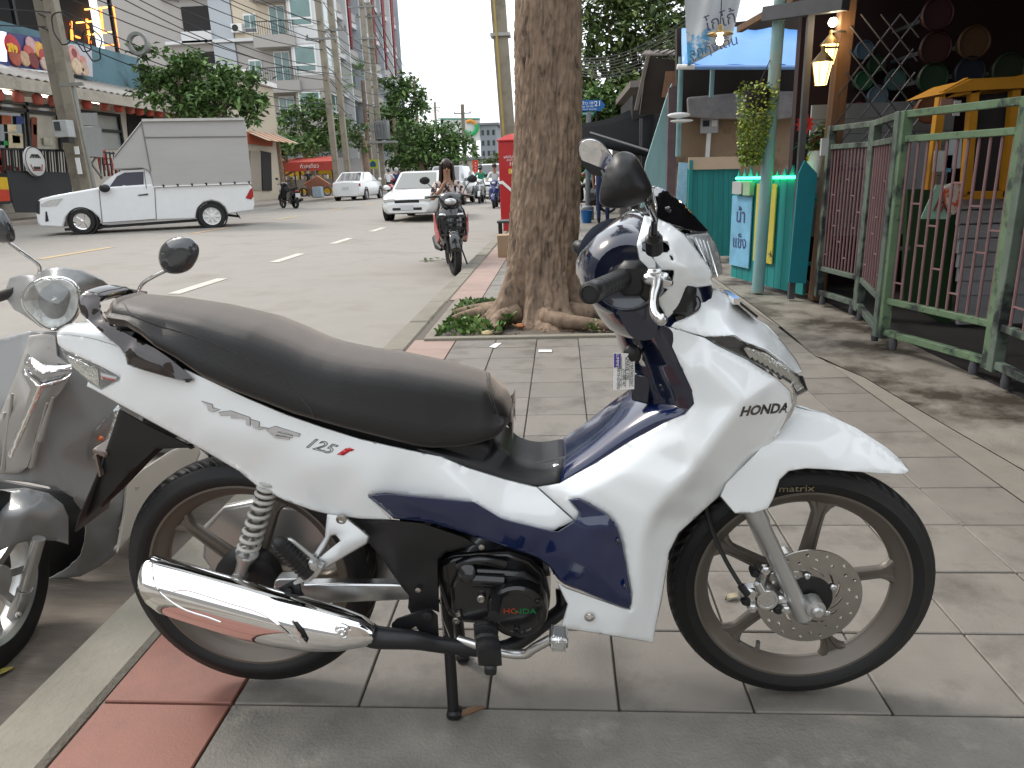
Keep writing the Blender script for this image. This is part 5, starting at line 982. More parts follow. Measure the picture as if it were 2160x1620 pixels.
# ---- engine
en = MB(); body = pp(cC, (440, 560), (560, 500), (900, 470), (1040, 520), (1130, 600), (1160, 760), (1150, 860), (1070, 940), (960, 960), (800, 930), (600, 915), (530, 870), (470, 700))
en.prism([bp(u, v, -.085) for u, v in body], (0, .19, 0)); build('crankcase', en, M_ENG, BIKE, bevel=.012)
e2 = MB(); cvr = pp(cC, (545, 700), (580, 620), (660, 575), (860, 590), (1000, 600), (1090, 660), (1130, 760), (1130, 850), (1060, 935), (960, 955), (800, 915), (620, 912), (555, 850))
e2.prism([bp(u, v, -.112) for u, v in cvr], (0, .04, 0)); build('engine_cover', e2, M_ENG, BIKE, bevel=.01)
cl = MB(); c0 = Vector(bp(*cC(962, 805), -.115)); cl.lathe(c0, (0, -1, 0), [(.064, -.01), (.0635, .012), (.060, .022), (.054, .026), (.046, .0265), (.044, .0245), (.0, .0245)], 48); co = build('clutch_cover', cl, M_ENG, BIKE, ang=25)
lettering('engine_lettering', 'HO', c0+Vector((-.0135, -.0252, .004)), (1, 0, 0), (0, 0, 1), .017, mat('orange_decal', (.5, .05, .01), .4, var=0), BIKE, xs=1.2, ext=.0004)
lettering('engine_lettering', 'NDA', c0+Vector((.0165, -.0252, .004)), (1, 0, 0), (0, 0, 1), .017, mat('green_decal', (.0, .18, .05), .4, var=0), BIKE, xs=1.2, ext=.0004)
hs = MB(); hs.tube([bp(*cC(600, 560), -.1), bp(*cC(720, 520), -.105), bp(*cC(890, 545), -.1)], .012, 10, sm=12); hs.tube([bp(*cC(690, 640), -.11), bp(*cC(880, 650), -.11)], .017, 12); hs.lathe(bp(*cC(650, 600), -.115), (-.3, -1, .5), [(.02, -.02), (.02, .004), (.014, .008)], 14); build('oil_filler', hs, M_ENG, BIKE)
for p, w, r in (((738, 758), -.118, .009), ((830, 770), -.142, .0065), ((1085, 775), -.142, .0065), ((585, 890), -.12, .008), ((955, 945), -.142, .0065), ((600, 850), -.118, .006), ((1075, 870), -.118, .006)):
    q = MB(); q.lathe(bp(*cC(*p), w), (0, -1, 0), [(r, -.004), (r, .004), (r*.8, .006), (r*.5, .006), (r*.45, .003)], 10); build('engine_bolt', q, M_STEEL if p[0] < 850 else M_ENG, BIKE)
cy = MB(); 
for i in range(6): cy.box((-.045+i*.018, YB, .40+i*.004), (.012, .15, .13), Matrix.Rotation(-.1, 3, 'Y'))
cy.box((-.0, YB, .40), (.16, .12, .10)); build('cylinder', cy, M_ENG, BIKE, smooth=False)
fr = MB(); fr.tube([(.28, YB, .80), (.12, YB, .60), (-.10, YB, .53), (-.40, YB, .56), (-.8, YB, .78)], .028, 12, sm=30); fr.bar((-.33, YB-.05, .58), (-.30, YB-.05, .3), .05); fr.bar((-.33, YB+.05, .58), (-.30, YB+.05, .3), .05); fr.tube([(.24, YB, .95), (.30, YB, .70), (.40, YB, .50)], .032, 12); fr.box((.37, YB, .54), (.05, .15, .04), Matrix.Rotation(-.4, 3, 'Y')); build('frame_tube', fr, M_BLK, BIKE)
ih = MB(); ih.box((.19, YB, .50), (.13, .16, .28), Matrix.Rotation(.3, 3, 'Y'), .02); build('radiator_shroud', ih, M_BLK, BIKE)
# ---- swing arm, chain case, shocks
for w in (-.095, .095):
    s_ = MB(); P4 = [bp(*cB(*q), -.095) for q in ((1000, 895), (1420, 885), (1990, 895), (1990, 990), (1260, 1020), (1000, 935))]
    s_.prism([(p[0], YB+w-.013, p[2]) for p in P4], (0, .026, 0)); build('swing_arm', s_, M_ALU, BIKE, bevel=.004)
    c_ = MB(); P4 = [bp(*cB(*q), -.098) for q in ((1010, 870), (1030, 855), (1160, 850), (1200, 905), (1000, 905))]; c_.prism([(p[0], YB+w-.016, p[2]) for p in P4], (0, .03, 0)); build('axle_adjuster', c_, M_SIL, BIKE, bevel=.003)
cc_ = MB(); pl = [(-.86, .30), (-.845, .375), (-.79, .43), (-.71, .445), (-.62, .43), (-.33, .37), (-.32, .25), (-.62, .215), (-.72, .20), (-.82, .22)]
cc_.prism([(x, YB+.06, z) for x, z in pl], (0, .03, 0)); build('chain_case', cc_, M_SIL, BIKE, bevel=.008)
hd = MB(); hd.lathe((RC[0], YB-.03, RC[1]), (0, -1, 0), [(.072, -.02), (.072, .012), (.064, .02), (.03, .024)], 32); build('brake_drum', hd, M_BLK, BIKE)
rod = MB(); rod.tube([bp(*cB(1250, 1030), -.08), bp(*cB(1480, 1010), -.085), bp(*cB(1900, 990), -.085)], .004, 8); build('brake_rod', rod, M_CHR, BIKE)
for w in (-.088, .088):
    a = Vector(bp(*cB(968, 215), -.088)); b = Vector(bp(*cB(810, 715), -.088)); e = Vector(bp(*cB(745, 890), -.1))
    for q in (a, b, e): q.y = YB+w
    ax = b-a; X_, Y_, Z_ = basis(ax); pts = []
    for t in np.linspace(0, 1, 220):
        ph = 2*math.pi*(4.2*min(t, .32)/.32 + 6.3*max(0, t-.32)/.68); pts.append(a+ax*t+(X_*math.cos(ph)+Y_*math.sin(ph))*(.0185+.002*t))
    sp = MB(); sp.tube(pts, .0042, 8); build('shock_spring', sp, M_SPR, BIKE)
    sr = MB(); sr.tube([a-ax*.04, a, a+ax*.72], .0125, 14); sr.tube([a+ax*.7, b], .006, 10); build('shock_damper', sr, M_STEEL, BIKE)
    lg = MB(); lg.tube([b-ax*.03, b+ax*.04, b+(e-b)*.35, e], [.024, .021, .014, .012], 14); lg.lathe(e, (0, 1, 0), [(.016, -.014), (.016, .014)], 16); lg.lathe(e+Vector((0, -.016, 0)), (0, -1, 0), [(.010, 0), (.010, .006), (.006, .008)], 6); build('shock_foot', lg, M_SIL, BIKE)
# ---- passenger peg bracket
for sgn in (-1, 1):
    mir = (lambda p: Vector(p)) if sgn < 0 else (lambda p: Vector((p[0], 2*YB-p[1], p[2])))
    pb = MB()
    pts_ = pp(cB, (1345, 445), (1400, 450), (1462, 470), (1560, 545), (1620, 595), (1605, 640), (1430, 745), (1310, 815), (1235, 890), (1200, 890), (1130, 910), (1120, 890), (1200, 830), (1215, 745), (1265, 700), (1330, 600))
    hole = pp(cB, (1370, 590), (1400, 585), (1430, 625), (1360, 680), (1290, 735), (1330, 670))
    P2 = [Vector(p) for p in pts_+hole]; nA = len(pts_); nH = len(hole)
    r = delaunay_2d_cdt(P2, [(i, (i+1) % nA) for i in range(nA)]+[(nA+i, nA+(i+1) % nH) for i in range(nH)], [], 2, 1e-6)
    V = [mir(bp(v[0], v[1], -.11-.05*np.clip((v[1]-1090)/130, 0, 1))) for v in r[0]]
    pb.add(V, [tuple(t) if sgn < 0 else tuple(t)[::-1] for t in r[2] if not inside(tuple(np.mean([r[0][k][:] for k in t], axis=0)), hole)]); build('peg_bracket', pb, M_SIL, BIKE, ang=30, solid=.016, offs=0, bevel=.003)
    lp = MB(); lp.tube([mir(bp(*cB(*q), -.16)) for q in ((1240, 735), (1100, 625), (1065, 640), (1085, 680), (1200, 770))], .006, 10, sm=24); build('heel_guard', lp, M_SIL, BIKE)
    pg = MB(); a = mir(bp(*cB(1000, 620), -.185)); b = mir(bp(*cB(1225, 845), -.175)); ax = b-a; pg.tube([a-ax*.03, a, a+ax*.08, a+ax*.9, b], [.006, .011, .0145, .0165, .0165], 12)
    for t in np.linspace(.12, .85, 9): pg.tube([a+ax*t, a+ax*(t+.035)], .0182, 12)
    build('passenger_peg', pg, M_BLK, BIKE)
    pv = MB(); pv.box(mir(bp(*cB(1255, 800), -.17)), (.032, .022, .03), Matrix.Rotation(.6, 3, 'Y'), .003); pv.lathe(mir(bp(*cB(1255, 790), -.182)), (0, sgn, 0), [(.008, 0), (.008, .005), (.005, .006)], 12); build('peg_pivot', pv, M_SIL, BIKE)
    for p in ((1435, 480), (1570, 578)):
        q = MB(); q.lathe(mir(bp(*cB(*p), -.118)), (0, sgn, 0), [(.0105, 0), (.0105, .005), (.007, .006), (.006, .003)], 14); build('bracket_bolt', q, M_STEEL, BIKE)
# ---- exhaust
mu = MB(); rows = []
stn = [((155, 742), (138, 900)), ((165, 738), (165, 965)), ((190, 734), (225, 1030)), ((260, 755), (290, 1085)), ((400, 792), (420, 1130)), ((600, 850), (620, 1195)), ((800, 905), (820, 1256)), ((1000, 965), (1040, 1303)), ((1200, 1020), (1240, 1328)), ((1420, 1085), (1440, 1325)), ((1560, 1130), (1575, 1308)), ((1640, 1180), (1650, 1295)), ((1672, 1225), (1682, 1280))]
WM = -.185
cen = []; 
for (a, b) in stn:
    pa = Vector(bp(*cB(*a), WM)); pb_ = Vector(bp(*cB(*b), WM)); cen.append(((pa+pb_)/2, (pa-pb_)/2))
for i, (c_, h_) in enumerate(cen):
    yy = Vector((0, 1, 0)); rl = min(h_.length, .047)
    rows.append([c_+h_*math.cos(t)*(1 if abs(math.cos(t)) < .2 else 1)-yy*rl*math.sin(t)*(1.0) for t in np.linspace(0, 2*math.pi, 40, endpoint=False)])
mu.grid(rows, closed=True); mu.f.append(tuple(range(40))); mu.m.append(0)
MUF = build('muffler_shield', mu, M_CHR, BIKE, ang=70)
bm_ = bmesh.new(); bm_.from_mesh(MUF.data); bmesh.ops.recalc_face_normals(bm_, faces=bm_.faces); bm_.to_mesh(MUF.data); bvh = BVHTree.FromBMesh(bm_)
def onmuf(u, v, off=.001):
    d = Vector(ray(u, v)).normalized(); h = bvh.ray_cast(Vector(CP)-ORG[BIKE], d); return (h[0]+ORG[BIKE]+h[1].normalized()*off*(1 if h[1].dot(d) < 0 else -1)) if h[0] is not None else Vector(bp(u, v, WM-.045))
def crease(pts, r, name, m):
    s_ = MB(); s_.tube([onmuf(*q, 0) for q in cr(pts, 40)], r, 8); return build(name, s_, m, BIKE)
crease(pp(cB, (185, 770), (190, 850), (230, 950), (320, 1030), (420, 1085), (560, 1130), (640, 1160)), .0022, 'shield_edge', M_CHR)
crease(pp(cB, (330, 950), (420, 945), (560, 985), (700, 1030), (880, 1085), (990, 1150), (1090, 1240), (1160, 1300)), .003, 'shield_edge', M_CHR)
crease(pp(cB, (1110, 1150), (1150, 1220), (1195, 1300)), .0025, 'shield_edge', M_CHR)
sl_ = MB(); sl_.poly([onmuf(*cB(*q), .0016) for q in ((1115, 1155), (1145, 1155), (1190, 1210), (1218, 1270), (1210, 1292), (1180, 1260), (1145, 1205))]); build('shield_slot', sl_, M_BLK, BIKE, solid=.001)
q = MB(); c0 = onmuf(*cB(1440, 1222)); q.lathe(c0, (0, -1, .2), [(.016, -.002), (.016, .002), (.0125, .003), (.011, -.0), (.0095, .004), (.007, .007), (.004, .007), (.0035, .003)], 24); build('shield_bolt', q, M_CHR, BIKE)
ec = MB(); c0 = cen[0][0]; ec.tube([c0, c0+Vector((.03, 0, -.008))], .02, 20); build('muffler_outlet', ec, M_BLK, BIKE)
xp = MB(); xp.tube([bp(*cB(1600, 1230), WM)]+[bp(*cC(x, y), w) for x, y, w in ((100, 995, -.18), (330, 1012, -.175), (480, 1040, -.165), (730, 1066, -.15), (880, 1062, -.13), (1000, 1000, -.1), (1120, 910, -.06), (1230, 820, -.02), (1235, 700, 0))], [.024, .021, .0165, .0165, .0165, .0165, .0165, .0165], 14, sm=60); build('exhaust_pipe', xp, mat('satin_black_pipe', (.014, .014, .016), .4, var=.1), BIKE)
mbk = MB(); mbk.prism([bp(*cC(*q), -.15) for q in ((190, 920), (220, 890), (370, 838), (430, 832), (470, 870), (478, 1010), (420, 1020), (370, 975), (340, 930), (310, 945), (300, 990), (200, 970))], (0, .006, 0)); q = Vector(bp(*cC(410, 862), -.152)); mbk.lathe(q, (0, -1, 0), [(.011, 0), (.011, .006), (.007, .007)], 12); build('exhaust_bracket', mbk, M_BLK, BIKE)
mbk = MB(); mbk.prism([bp(*cB(*q), -.16) for q in ((985, 960), (1130, 885), (1155, 900), (1165, 960), (1215, 1050), (1100, 1010))], (0, .006, 0)); mbk.lathe(bp(*cB(1090, 952), -.163), (0, -1, 0), [(.007, 0), (.007, .004), (.003, .004)], 12); build('muffler_bracket', mbk, M_BLK, BIKE)
# ---- foot controls, stand
for sgn in (-1, 1):
    mir = (lambda p: Vector(p)) if sgn < 0 else (lambda p: Vector((p[0], 2*YB-p[1], p[2])))
    fp = MB(); tl = Vector(bp(*cC(760, 935), -.2)); ft = Vector(bp(*cC(790, 1110), -.31)); ax = ft-tl
    rows = []
    for t in np.linspace(0, 1, 15):
        c_ = tl+ax*t; hw = .0225*(1-.05*t); bz = .003*(1 if int(t*14) % 2 else 0)
        rows.append([mir(c_+Vector((x, 0, z))) for x, z in ((-hw, .008+bz), (-hw*.5, .014+bz), (0, .015+bz), (hw*.5, .014+bz), (hw, .008+bz), (hw, -.02), (0, -.024), (-hw, -.02))])
    fp.grid(rows, closed=True); fp.f += [tuple(range(len(fp.v)-8, len(fp.v))), tuple(range(7, -1, -1))]; fp.m += [0, 0]
    fo = build('foot_peg', fp, M_BLK, BIKE, ang=30)
    nb_ = MB(); nb_.box(mir(ft+Vector((0, .004, -.03))), (.022, .02, .02), None, .004); build('peg_feeler', nb_, M_BLK, BIKE)
pr = MB(); pr.tube([(-.14, YB-.22, .335), (-.14, YB, .30), (-.14, YB+.22, .335)], .011, 10); build('peg_bar', pr, M_BLK, BIKE)
pd = MB(); pd.tube([bp(*cC(x, y), w) for x, y, w in ((600, 1010, -.15), (860, 1085, -.19), (1000, 1098, -.2), (1060, 1062, -.205), (1165, 1005, -.21))], .0095, 12, sm=30); build('brake_pedal', pd, M_ALU, BIKE)
pc = Vector(bp(*cC(1210, 1000), -.225)); pd = MB(); pd.box(pc, (.036, .05, .03), Matrix.Rotation(.12, 3, 'Y'), .008)
for i in range(6):
    for j in range(7): pd.box(pc+Vector((-.0125+i*.005, -.018+j*.006, .0158-i*.0006)), (.0028, .003, .003)); pd.box(pc+Vector((-.0125+i*.005, -.0255, -.011+j*.0036)), (.003, .0022, .0022))
build('pedal_pad', pd, M_ALU, BIKE)
for (a, b) in (((-.262, 1.40, .28), (-.252, 1.338, .012)), ((-.262, 1.50, .28), (-.258, 1.535, .012))):
    sg = MB(); sg.tube([a, b], [.013, .0125], 12); sg.box((b[0]+.002, b[1], .011), (.032, .034, .022), None, .006); build('stand_leg', sg, M_BLK, BIKE)
sg = MB(); sg.tube([(-.262, 1.37, .27), (-.262, 1.53, .27)], .012, 10); build('stand_crossbar', sg, M_BLK, BIKE)
sw = MB(); sw.tube([bp(*cC(485, 680), -.13), bp(*cC(500, 900), -.14), bp(*cC(510, 985), -.15)], .0012, 6); sw.tube([bp(*cC(500, 880), -.14), bp(*cC(550, 1010), -.15)], .0012, 6); build('pedal_spring', sw, M_ALU, BIKE)
# ---- nose cover above the signals
nose = pp(cE, (780, 345), (1058, 422), (1265, 411), (1330, 456), (1480, 508), (1600, 598), (1690, 680), (1728, 664), (1690, 585), (1600, 468), (1480, 340), (1378, 282), (1225, 150), (1160, 100), (1050, 104), (950, 128), (1000, 165), (1012, 215), (980, 262), (860, 315))
panel('nose_cover', nose, [c_+(w,) for c_, w in zip(nose, (-.127, -.126, -.126, -.124, -.118, -.108, -.088, -.045, -.012, -.004, 0, 0, 0, -.005, -.04, -.06, -.075, -.088, -.10, -.118))]+pp(cE, (1210, 330, -.10), (1215, 250, -.075), (1400, 400, -.088), (1560, 520, -.075), (1100, 220, -.08)), bp, M_WHITE, BIKE, 8, smooth_w=2, mirror=YB)
sig = pp(cE, (1062, 421), (1090, 410), (1265, 410), (1330, 458), (1480, 510), (1600, 600), (1700, 685), (1730, 690), (1765, 790), (1692, 832), (1645, 745), (1500, 655), (1350, 575), (1150, 482))
panel('front_signal_lens', sig, [c_+(w,) for c_, w in zip(sig, (-.128, -.129, -.129, -.128, -.124, -.114, -.094, -.08, -.07, -.082, -.105, -.126, -.13, -.13))], bp, M_LENS, BIKE, 8, mirror=YB, thick=.002)
panel('signal_housing', sig, [c_+(w+.02,) for c_, w in zip(sig, (-.128, -.129, -.129, -.128, -.124, -.114, -.094, -.08, -.07, -.082, -.105, -.126, -.13, -.13))], bp, mat('signal_black', (.03, .03, .032), .15, coat=.6, var=.5, vscale=60), BIKE, 9, mirror=YB)
bar_ = pp(cE, (1320, 480), (1480, 530), (1600, 615), (1700, 700), (1740, 770), (1690, 800), (1640, 720), (1500, 625), (1370, 545))
panel('signal_reflector', bar_, [c_+(w,) for c_, w in zip(bar_, (-.118, -.112, -.102, -.085, -.068, -.072, -.095, -.115, -.12))], bp, M_REFL, BIKE, 6, mirror=YB, thick=.002)
for i in range(7):
    t = i/6; u, v = 1330+210*t, 500+100*t+25*t*t; q = MB(); q.box(Vector(bp(*cE(u+25, v+30), -.126+.02*t*t)), (.006, .002, .022), Matrix.Rotation(-.6, 3, 'Y')); build('signal_rib', q, M_ALU, BIKE)
strip = pp(cE, (1690, 832), (1645, 742), (1665, 800), (1660, 860), (1600, 1000), (1490, 1165), (1580, 1070), (1660, 960), (1682, 900))
panel('chin_reflector', strip, [c_+(w,) for c_, w in zip(strip, (-.083, -.105, -.09, -.084, -.088, -.094, -.085, -.072, -.07))], bp, mat('clear_strip', (.6, .6, .58), .12, metal=.6, coat=1), BIKE, 6, mirror=YB, thick=.003)
# emblem plate on the nose
a = Vector(bp(*cE(1225, 165), 0)); b = Vector(bp(*cE(1372, 282), 0)); ax = (b-a).normalized(); nrm = Vector((-ax.z, 0, ax.x))
em = MB(); em.prism([a+nrm*.004+Vector((0, s_*.05, 0)) for s_ in (-1, 1)]+[b+nrm*.004+Vector((0, s_*.035, 0)) for s_ in (1, -1)], nrm*.005); build('emblem_plate', em, M_BLKG, BIKE)
ch = MB(); ch.bar(a+nrm*.005+Vector((0, -.05, 0)), a+nrm*.005+Vector((0, .05, 0)), .012, .012); build('emblem_trim', ch, M_CHR, BIKE)
lettering('nose_lettering', 'HONDA', (a+b)/2+nrm*.0095-ax*.014, (0, -1, 0), -ax, .021, mat('white_print', (.8, .8, .8), .4, var=0), BIKE, xs=.95)
# ---- underneath column cover joining nose and handlebar cover
cc0 = MB(); cc0.lathe((.20, YB, .90), (-.28, 0, 1), [(.10, -.05), (.10, .01), (.09, .06), (.085, .12)], 24, sq=(1, .95)); build('column_cover', cc0, M_NAVY2, BIKE)
# chrome cup behind nose
cu = MB(); cu.tube([bp(*cE(940, 135), -.085), bp(*cE(1000, 165), -.09), bp(*cE(1008, 215), -.095), bp(*cE(960, 255), -.1), bp(*cE(850, 305), -.115)], .006, 8, sm=20); build('nose_edge', cu, M_BLKG, BIKE)
# ---- handlebar cover, rear half: navy shell lofted across the bike
rows = []
for w in np.linspace(-1, 1, 23):
    aw = abs(w); y = w*.158; sh = 1-.32*aw**2.5; 
    # profile in (x, z) at the centre, clockwise from the front top, scaled about the bar axis towards the ends
    prof = [(.158, .86), (.160, .95), (.160, 1.05), (.150, 1.074), (.125, 1.070), (.085, 1.042), (.045, 1.005), (.030, .985), (.028, .962), (.036, .942), (.050, .917), (.070, .88), (.09, .855), (.12, .845)]
    cx, cz = .15, .965
    rows.append([(cx+(x-cx)*sh+.012*aw*aw, YB+y, cz+(z-cz)*(sh if z > cz else 1-.1*aw**2)) for x, z in [tuple(q) for q in cr(prof, 30, True)]])
hb_ = MB(); hb_.grid(rows, closed=True); 
for r0 in (0, len(rows)-1): hb_.f.append(tuple(r0*30+j for j in (range(30) if r0 else range(29, -1, -1)))); hb_.m.append(0)
o = build('handlebar_cover', hb_, M_NAVY2, BIKE, ang=60)
bm_ = bmesh.new(); bm_.from_mesh(o.data); bmesh.ops.recalc_face_normals(bm_, faces=bm_.faces); bm_.to_mesh(o.data); bm_.free()
# navy cuff round the grip root
for s_ in (-1, 1):
    cf = MB(); cf.lathe((.115, YB+s_*.13, .972), (-.08, s_, 0), [(.085, -.03), (.078, .0), (.066, .025), (.055, .034), (.045, .03)], 28); build('grip_cuff', cf, M_NAVY2, BIKE)
# ---- meter panel on top
mt = MB(); mt.prism([(.15, YB-.07, 1.062), (.15, YB+.07, 1.062), (.205, YB+.06, 1.072), (.205, YB-.06, 1.072)], (-.005, 0, .012)); build('instrument_panel', mt, M_BLKG, BIKE, bevel=.004)
# ---- white front cowl
cowl = pp(cD, (705, 910), (735, 800), (768, 672), (860, 690), (980, 740), (1095, 825), (1200, 960), (1290, 1090), (1325, 1165), (1312, 1186), (1335, 1236), (1240, 1255), (1160, 1268), (1124, 1300), (1128, 1350), (1060, 1420), (940, 1532), (925, 1460), (885, 1400), (880, 1340), (950, 1285), (1000, 1205), (1012, 1130), (1000, 1120), (960, 1118), (830, 1130), (745, 1120), (722, 1010))
hol = [pp(cD, (752, 900), (775, 880), (960, 885), (975, 950), (955, 972), (770, 960), (755, 940)), pp(cD, (975, 1000), (990, 1000), (1006, 1020), (1008, 1042), (990, 1035))]
panel('front_cowl', cowl, [c_+(w,) for c_, w in zip(cowl, (-.168, -.15, -.11, -.095, -.085, -.09, -.092, -.09, -.085, -.09, -.085, -.095, -.1, -.108, -.11, -.115, -.12, -.13, -.145, -.15, -.15, -.152, -.155, -.158, -.16, -.168, -.172, -.17))]+pp(cD, (860, 860, -.155), (860, 1040, -.168), (1010, 1060, -.158), (1120, 1090, -.14), (1000, 900, -.142), (1060, 1240, -.135), (1180, 1200, -.125), (1110, 960, -.122)), bp, M_WHITE, BIKE, 6, holes=hol, smooth_w=2, mirror=YB, thick=.005)
panel('cowl_tab', pp(cD, (638, 1468), (668, 1330), (762, 1318), (800, 1362), (822, 1392), (740, 1440)), [c_+(w,) for c_, w in zip(pp(cD, (638, 1468), (668, 1330), (762, 1318), (822, 1392)), (-.12, -.135, -.142, -.14))], bp, M_WHITE, BIKE, 6, mirror=YB)
ins = MB(); ins.box((.165, YB, .985), (.1, .26, .09), Matrix.Rotation(-.2, 3, 'Y'), .02); ins.box((.19, YB, .93), (.11, .24, .10), None, .02); build('cowl_inner', ins, M_BLK, BIKE)
# ---- black visor
vis = pp(cD, (834, 446), (848, 430), (900, 445), (960, 480), (1090, 580), (1200, 700), (1288, 797), (1200, 803), (1080, 775), (960, 742), (862, 690), (872, 610), (850, 530), (838, 480))
panel('visor', vis, [c_+(w,) for c_, w in zip(vis, (-.02, 0, 0, 0, 0, 0, 0, -.03, -.06, -.08, -.095, -.085, -.06, -.035))]+pp(cD, (980, 640, -.055), (1100, 700, -.045)), bp, M_BLKG, BIKE, 6, smooth_w=2, mirror=YB, lip=0)
# ---- headlight
hl = pp(cD, (1090, 826), (1180, 812), (1285, 800), (1345, 890), (1385, 1000), (1403, 1100), (1405, 1152), (1330, 1182), (1310, 1120), (1200, 960))
hw = (-.088, -.055, 0, 0, 0, 0, 0, -.075, -.088, -.092)
panel('headlight_lens', hl, [c_+(w,) for c_, w in zip(hl, hw)]+pp(cD, (1290, 930, -.055)), bp, M_LENS, BIKE, 6, smooth_w=2, mirror=YB, thick=.002, lip=0)
hr_ = [(1486+(u-1486)*.93, 535+(v-535)*.93) for u, v in hl]
panel('headlight_reflector', hr_, [c_+(min(w+.02, -.004),) for c_, w in zip(hr_, hw)], bp, mat('bright_reflector', (.72, .73, .73), .3, metal=.3, bump=.5, bscale=60, var=.15, vscale=25), BIKE, 6, mirror=YB, thick=.002)
for k in range(5): q = MB(); q.tube([bp(*cD(1150+k*32, 850+k*8), -.06+.008*k), bp(*cD(1235+k*32, 1010+k*40), -.078+.004*k)], .0016, 5); build('reflector_ridge', q, M_CHR, BIKE)
bb = MB(); bb.lathe((.235, YB, .99), (1, 0, 0), [(.012, -.03), (.014, 0), (.010, .012), (0, .014)], 14); build('bulb', bb, M_ALU, BIKE)
# ---- grips, bar, switches
for s_ in (-1, 1):
    e = Vector((.044, YB+s_*.345, .975)); r_ = Vector((.111, YB+s_*.165, .972)); ax = e-r_; g = MB()
    g.tube([r_, r_+ax*.06, r_+ax*.07, r_+ax*.3, r_+ax*.9], [.025, .025, .0185, .0165, .0160], 20)
    for t in np.linspace(.3, .82, 6): g.ring(r_+ax*t, ax+Vector((.04, 0, .03)), [(.0163, -.002), (.0172, 0), (.0163, .002), (.015, 0)], 20)
    build('grip', g, M_GRIP, BIKE)
    w_ = MB(); w_.lathe(r_+ax*.88, ax, [(.0155, 0), (.0175, .004), (.0175, .024), (.0165, .030), (.012, .033), (.011, .031), (.0, .031)], 24); build('bar_end', w_, M_BLK, BIKE)
    hbx = MB(); hbx.box(r_+Vector((.01, s_*.005, 0)), (.05, .05, .06), None, .012); build('switch_housing', hbx, M_BLK, BIKE)
# ---- brake lever and bracket
lv = MB(); lv.tube([bp(*cD(x, y), w) for x, y, w in ((880, 1190, -.2), (870, 1260, -.235), (850, 1330, -.26), (842, 1410, -.285), (856, 1480, -.30), (895, 1522, -.308))], [.009, .010, .0095, .0075, .007, .008], 12, sm=24); lv.ball(bp(*cD(905, 1520), -.31), .0095, 14, 10); build('brake_lever', lv, M_ALU, BIKE)
lb = MB(); lb.box(bp(*cD(870, 1195), -.19), (.05, .05, .018), Matrix.Rotation(.25, 3, 'Y'), .005); lb.lathe(bp(*cD(925, 1180), -.2), (0, -.4, 1), [(.007, -.01), (.008, .006), (.005, .008)], 12); lb.box(bp(*cD(850, 1150), -.18), (.03, .04, .02), None, .005); build('lever_bracket', lb, M_ALU, BIKE)
pc_ = MB(); pc_.box(bp(*cD(800, 1270), -.17), (.035, .04, .035), None, .008); build('lever_boot', pc_, M_BLK, BIKE)
# ---- mirrors
def mirror_unit(outline, w, bulge, name, s_, base, elbow, top):
    c = np.mean(np.array(outline), axis=0)
    panel(name+'_housing', outline, [p+(w,) for p in outline]+[(c[0]+(p[0]-c[0])*.8, c[1]+(p[1]-c[1])*.8, w-bulge*.55) for p in outline]+[(c[0]+(p[0]-c[0])*.35, c[1]+(p[1]-c[1])*.35, w-bulge) for p in outline], bp, M_BLK, BIKE, 5, smooth_w=4, curve=True, lip=.004, thick=.01)
rm_out = pp(cD, (398, 530), (410, 440), (440, 340), (480, 245), (530, 175), (590, 152), (650, 160), (705, 195), (760, 285), (805, 380), (830, 450), (822, 505), (775, 558), (690, 592), (600, 610), (520, 615), (450, 605), (410, 575))
mirror_unit(rm_out, -.335, .03, 'mirror', -1, None, None, None)
c_ = np.mean(np.array(rm_out), axis=0)
panel('mirror_glass', [(c_[0]+(p[0]-c_[0])*.9, c_[1]+(p[1]-c_[1])*.9) for p in rm_out], [(c_[0], c_[1], -.318)], bp, M_MIRR, BIKE, 8, curve=True, lip=0, thick=.003)
ms = MB(); ms.tube([bp(*cD(x, y), w) for x, y, w in ((790, 520, -.33), (800, 575, -.325), (850, 690, -.25), (848, 740, -.235), (846, 830, -.22))], .0055, 12, sm=26); build('mirror_stem', ms, M_BLKG, BIKE)
mb_ = MB(); mb_.tube([bp(*cD(846, 820), -.22), bp(*cD(846, 850), -.215), bp(*cD(846, 858), -.213)], [.009, .0095, .0135], 16); mb_.tube([bp(*cD(846, 860), -.213), bp(*cD(848, 960), -.195)], .0145, 16); build('mirror_base', mb_, M_BLK, BIKE)
lm_out = pp(cD, (226, 150), (232, 95), (258, 58), (305, 40), (365, 48), (425, 82), (475, 135), (515, 200), (510, 260), (470, 330), (405, 356), (345, 338), (285, 290), (243, 220))
c_ = np.mean(np.array(lm_out), axis=0)
LMW = .33
panel('mirror_rim', lm_out, [(c_[0], c_[1], LMW)], bp, M_BLK, BIKE, 5, curve=True, lip=.003, thick=.022)
panel('mirror_glass', [(c_[0]+(p[0]-c_[0])*.92, c_[1]+(p[1]-c_[1])*.92) for p in lm_out], [(c_[0]+x, c_[1]+y, LMW-.006-x*.00012+y*.0003) for x in (-60, 0, 60) for y in (-60, 0, 60)], bp, M_MIRR, BIKE, 5, curve=True, lip=0, thick=.001)
ms = MB(); ms.tube([(.097, YB+.335, 1.15), (.118, YB+.30, 1.10), (.15, YB+.23, 1.08), (.155, YB+.2, 1.02)], .0055, 10, sm=20); build('mirror_stem', ms, M_BLKG, BIKE)
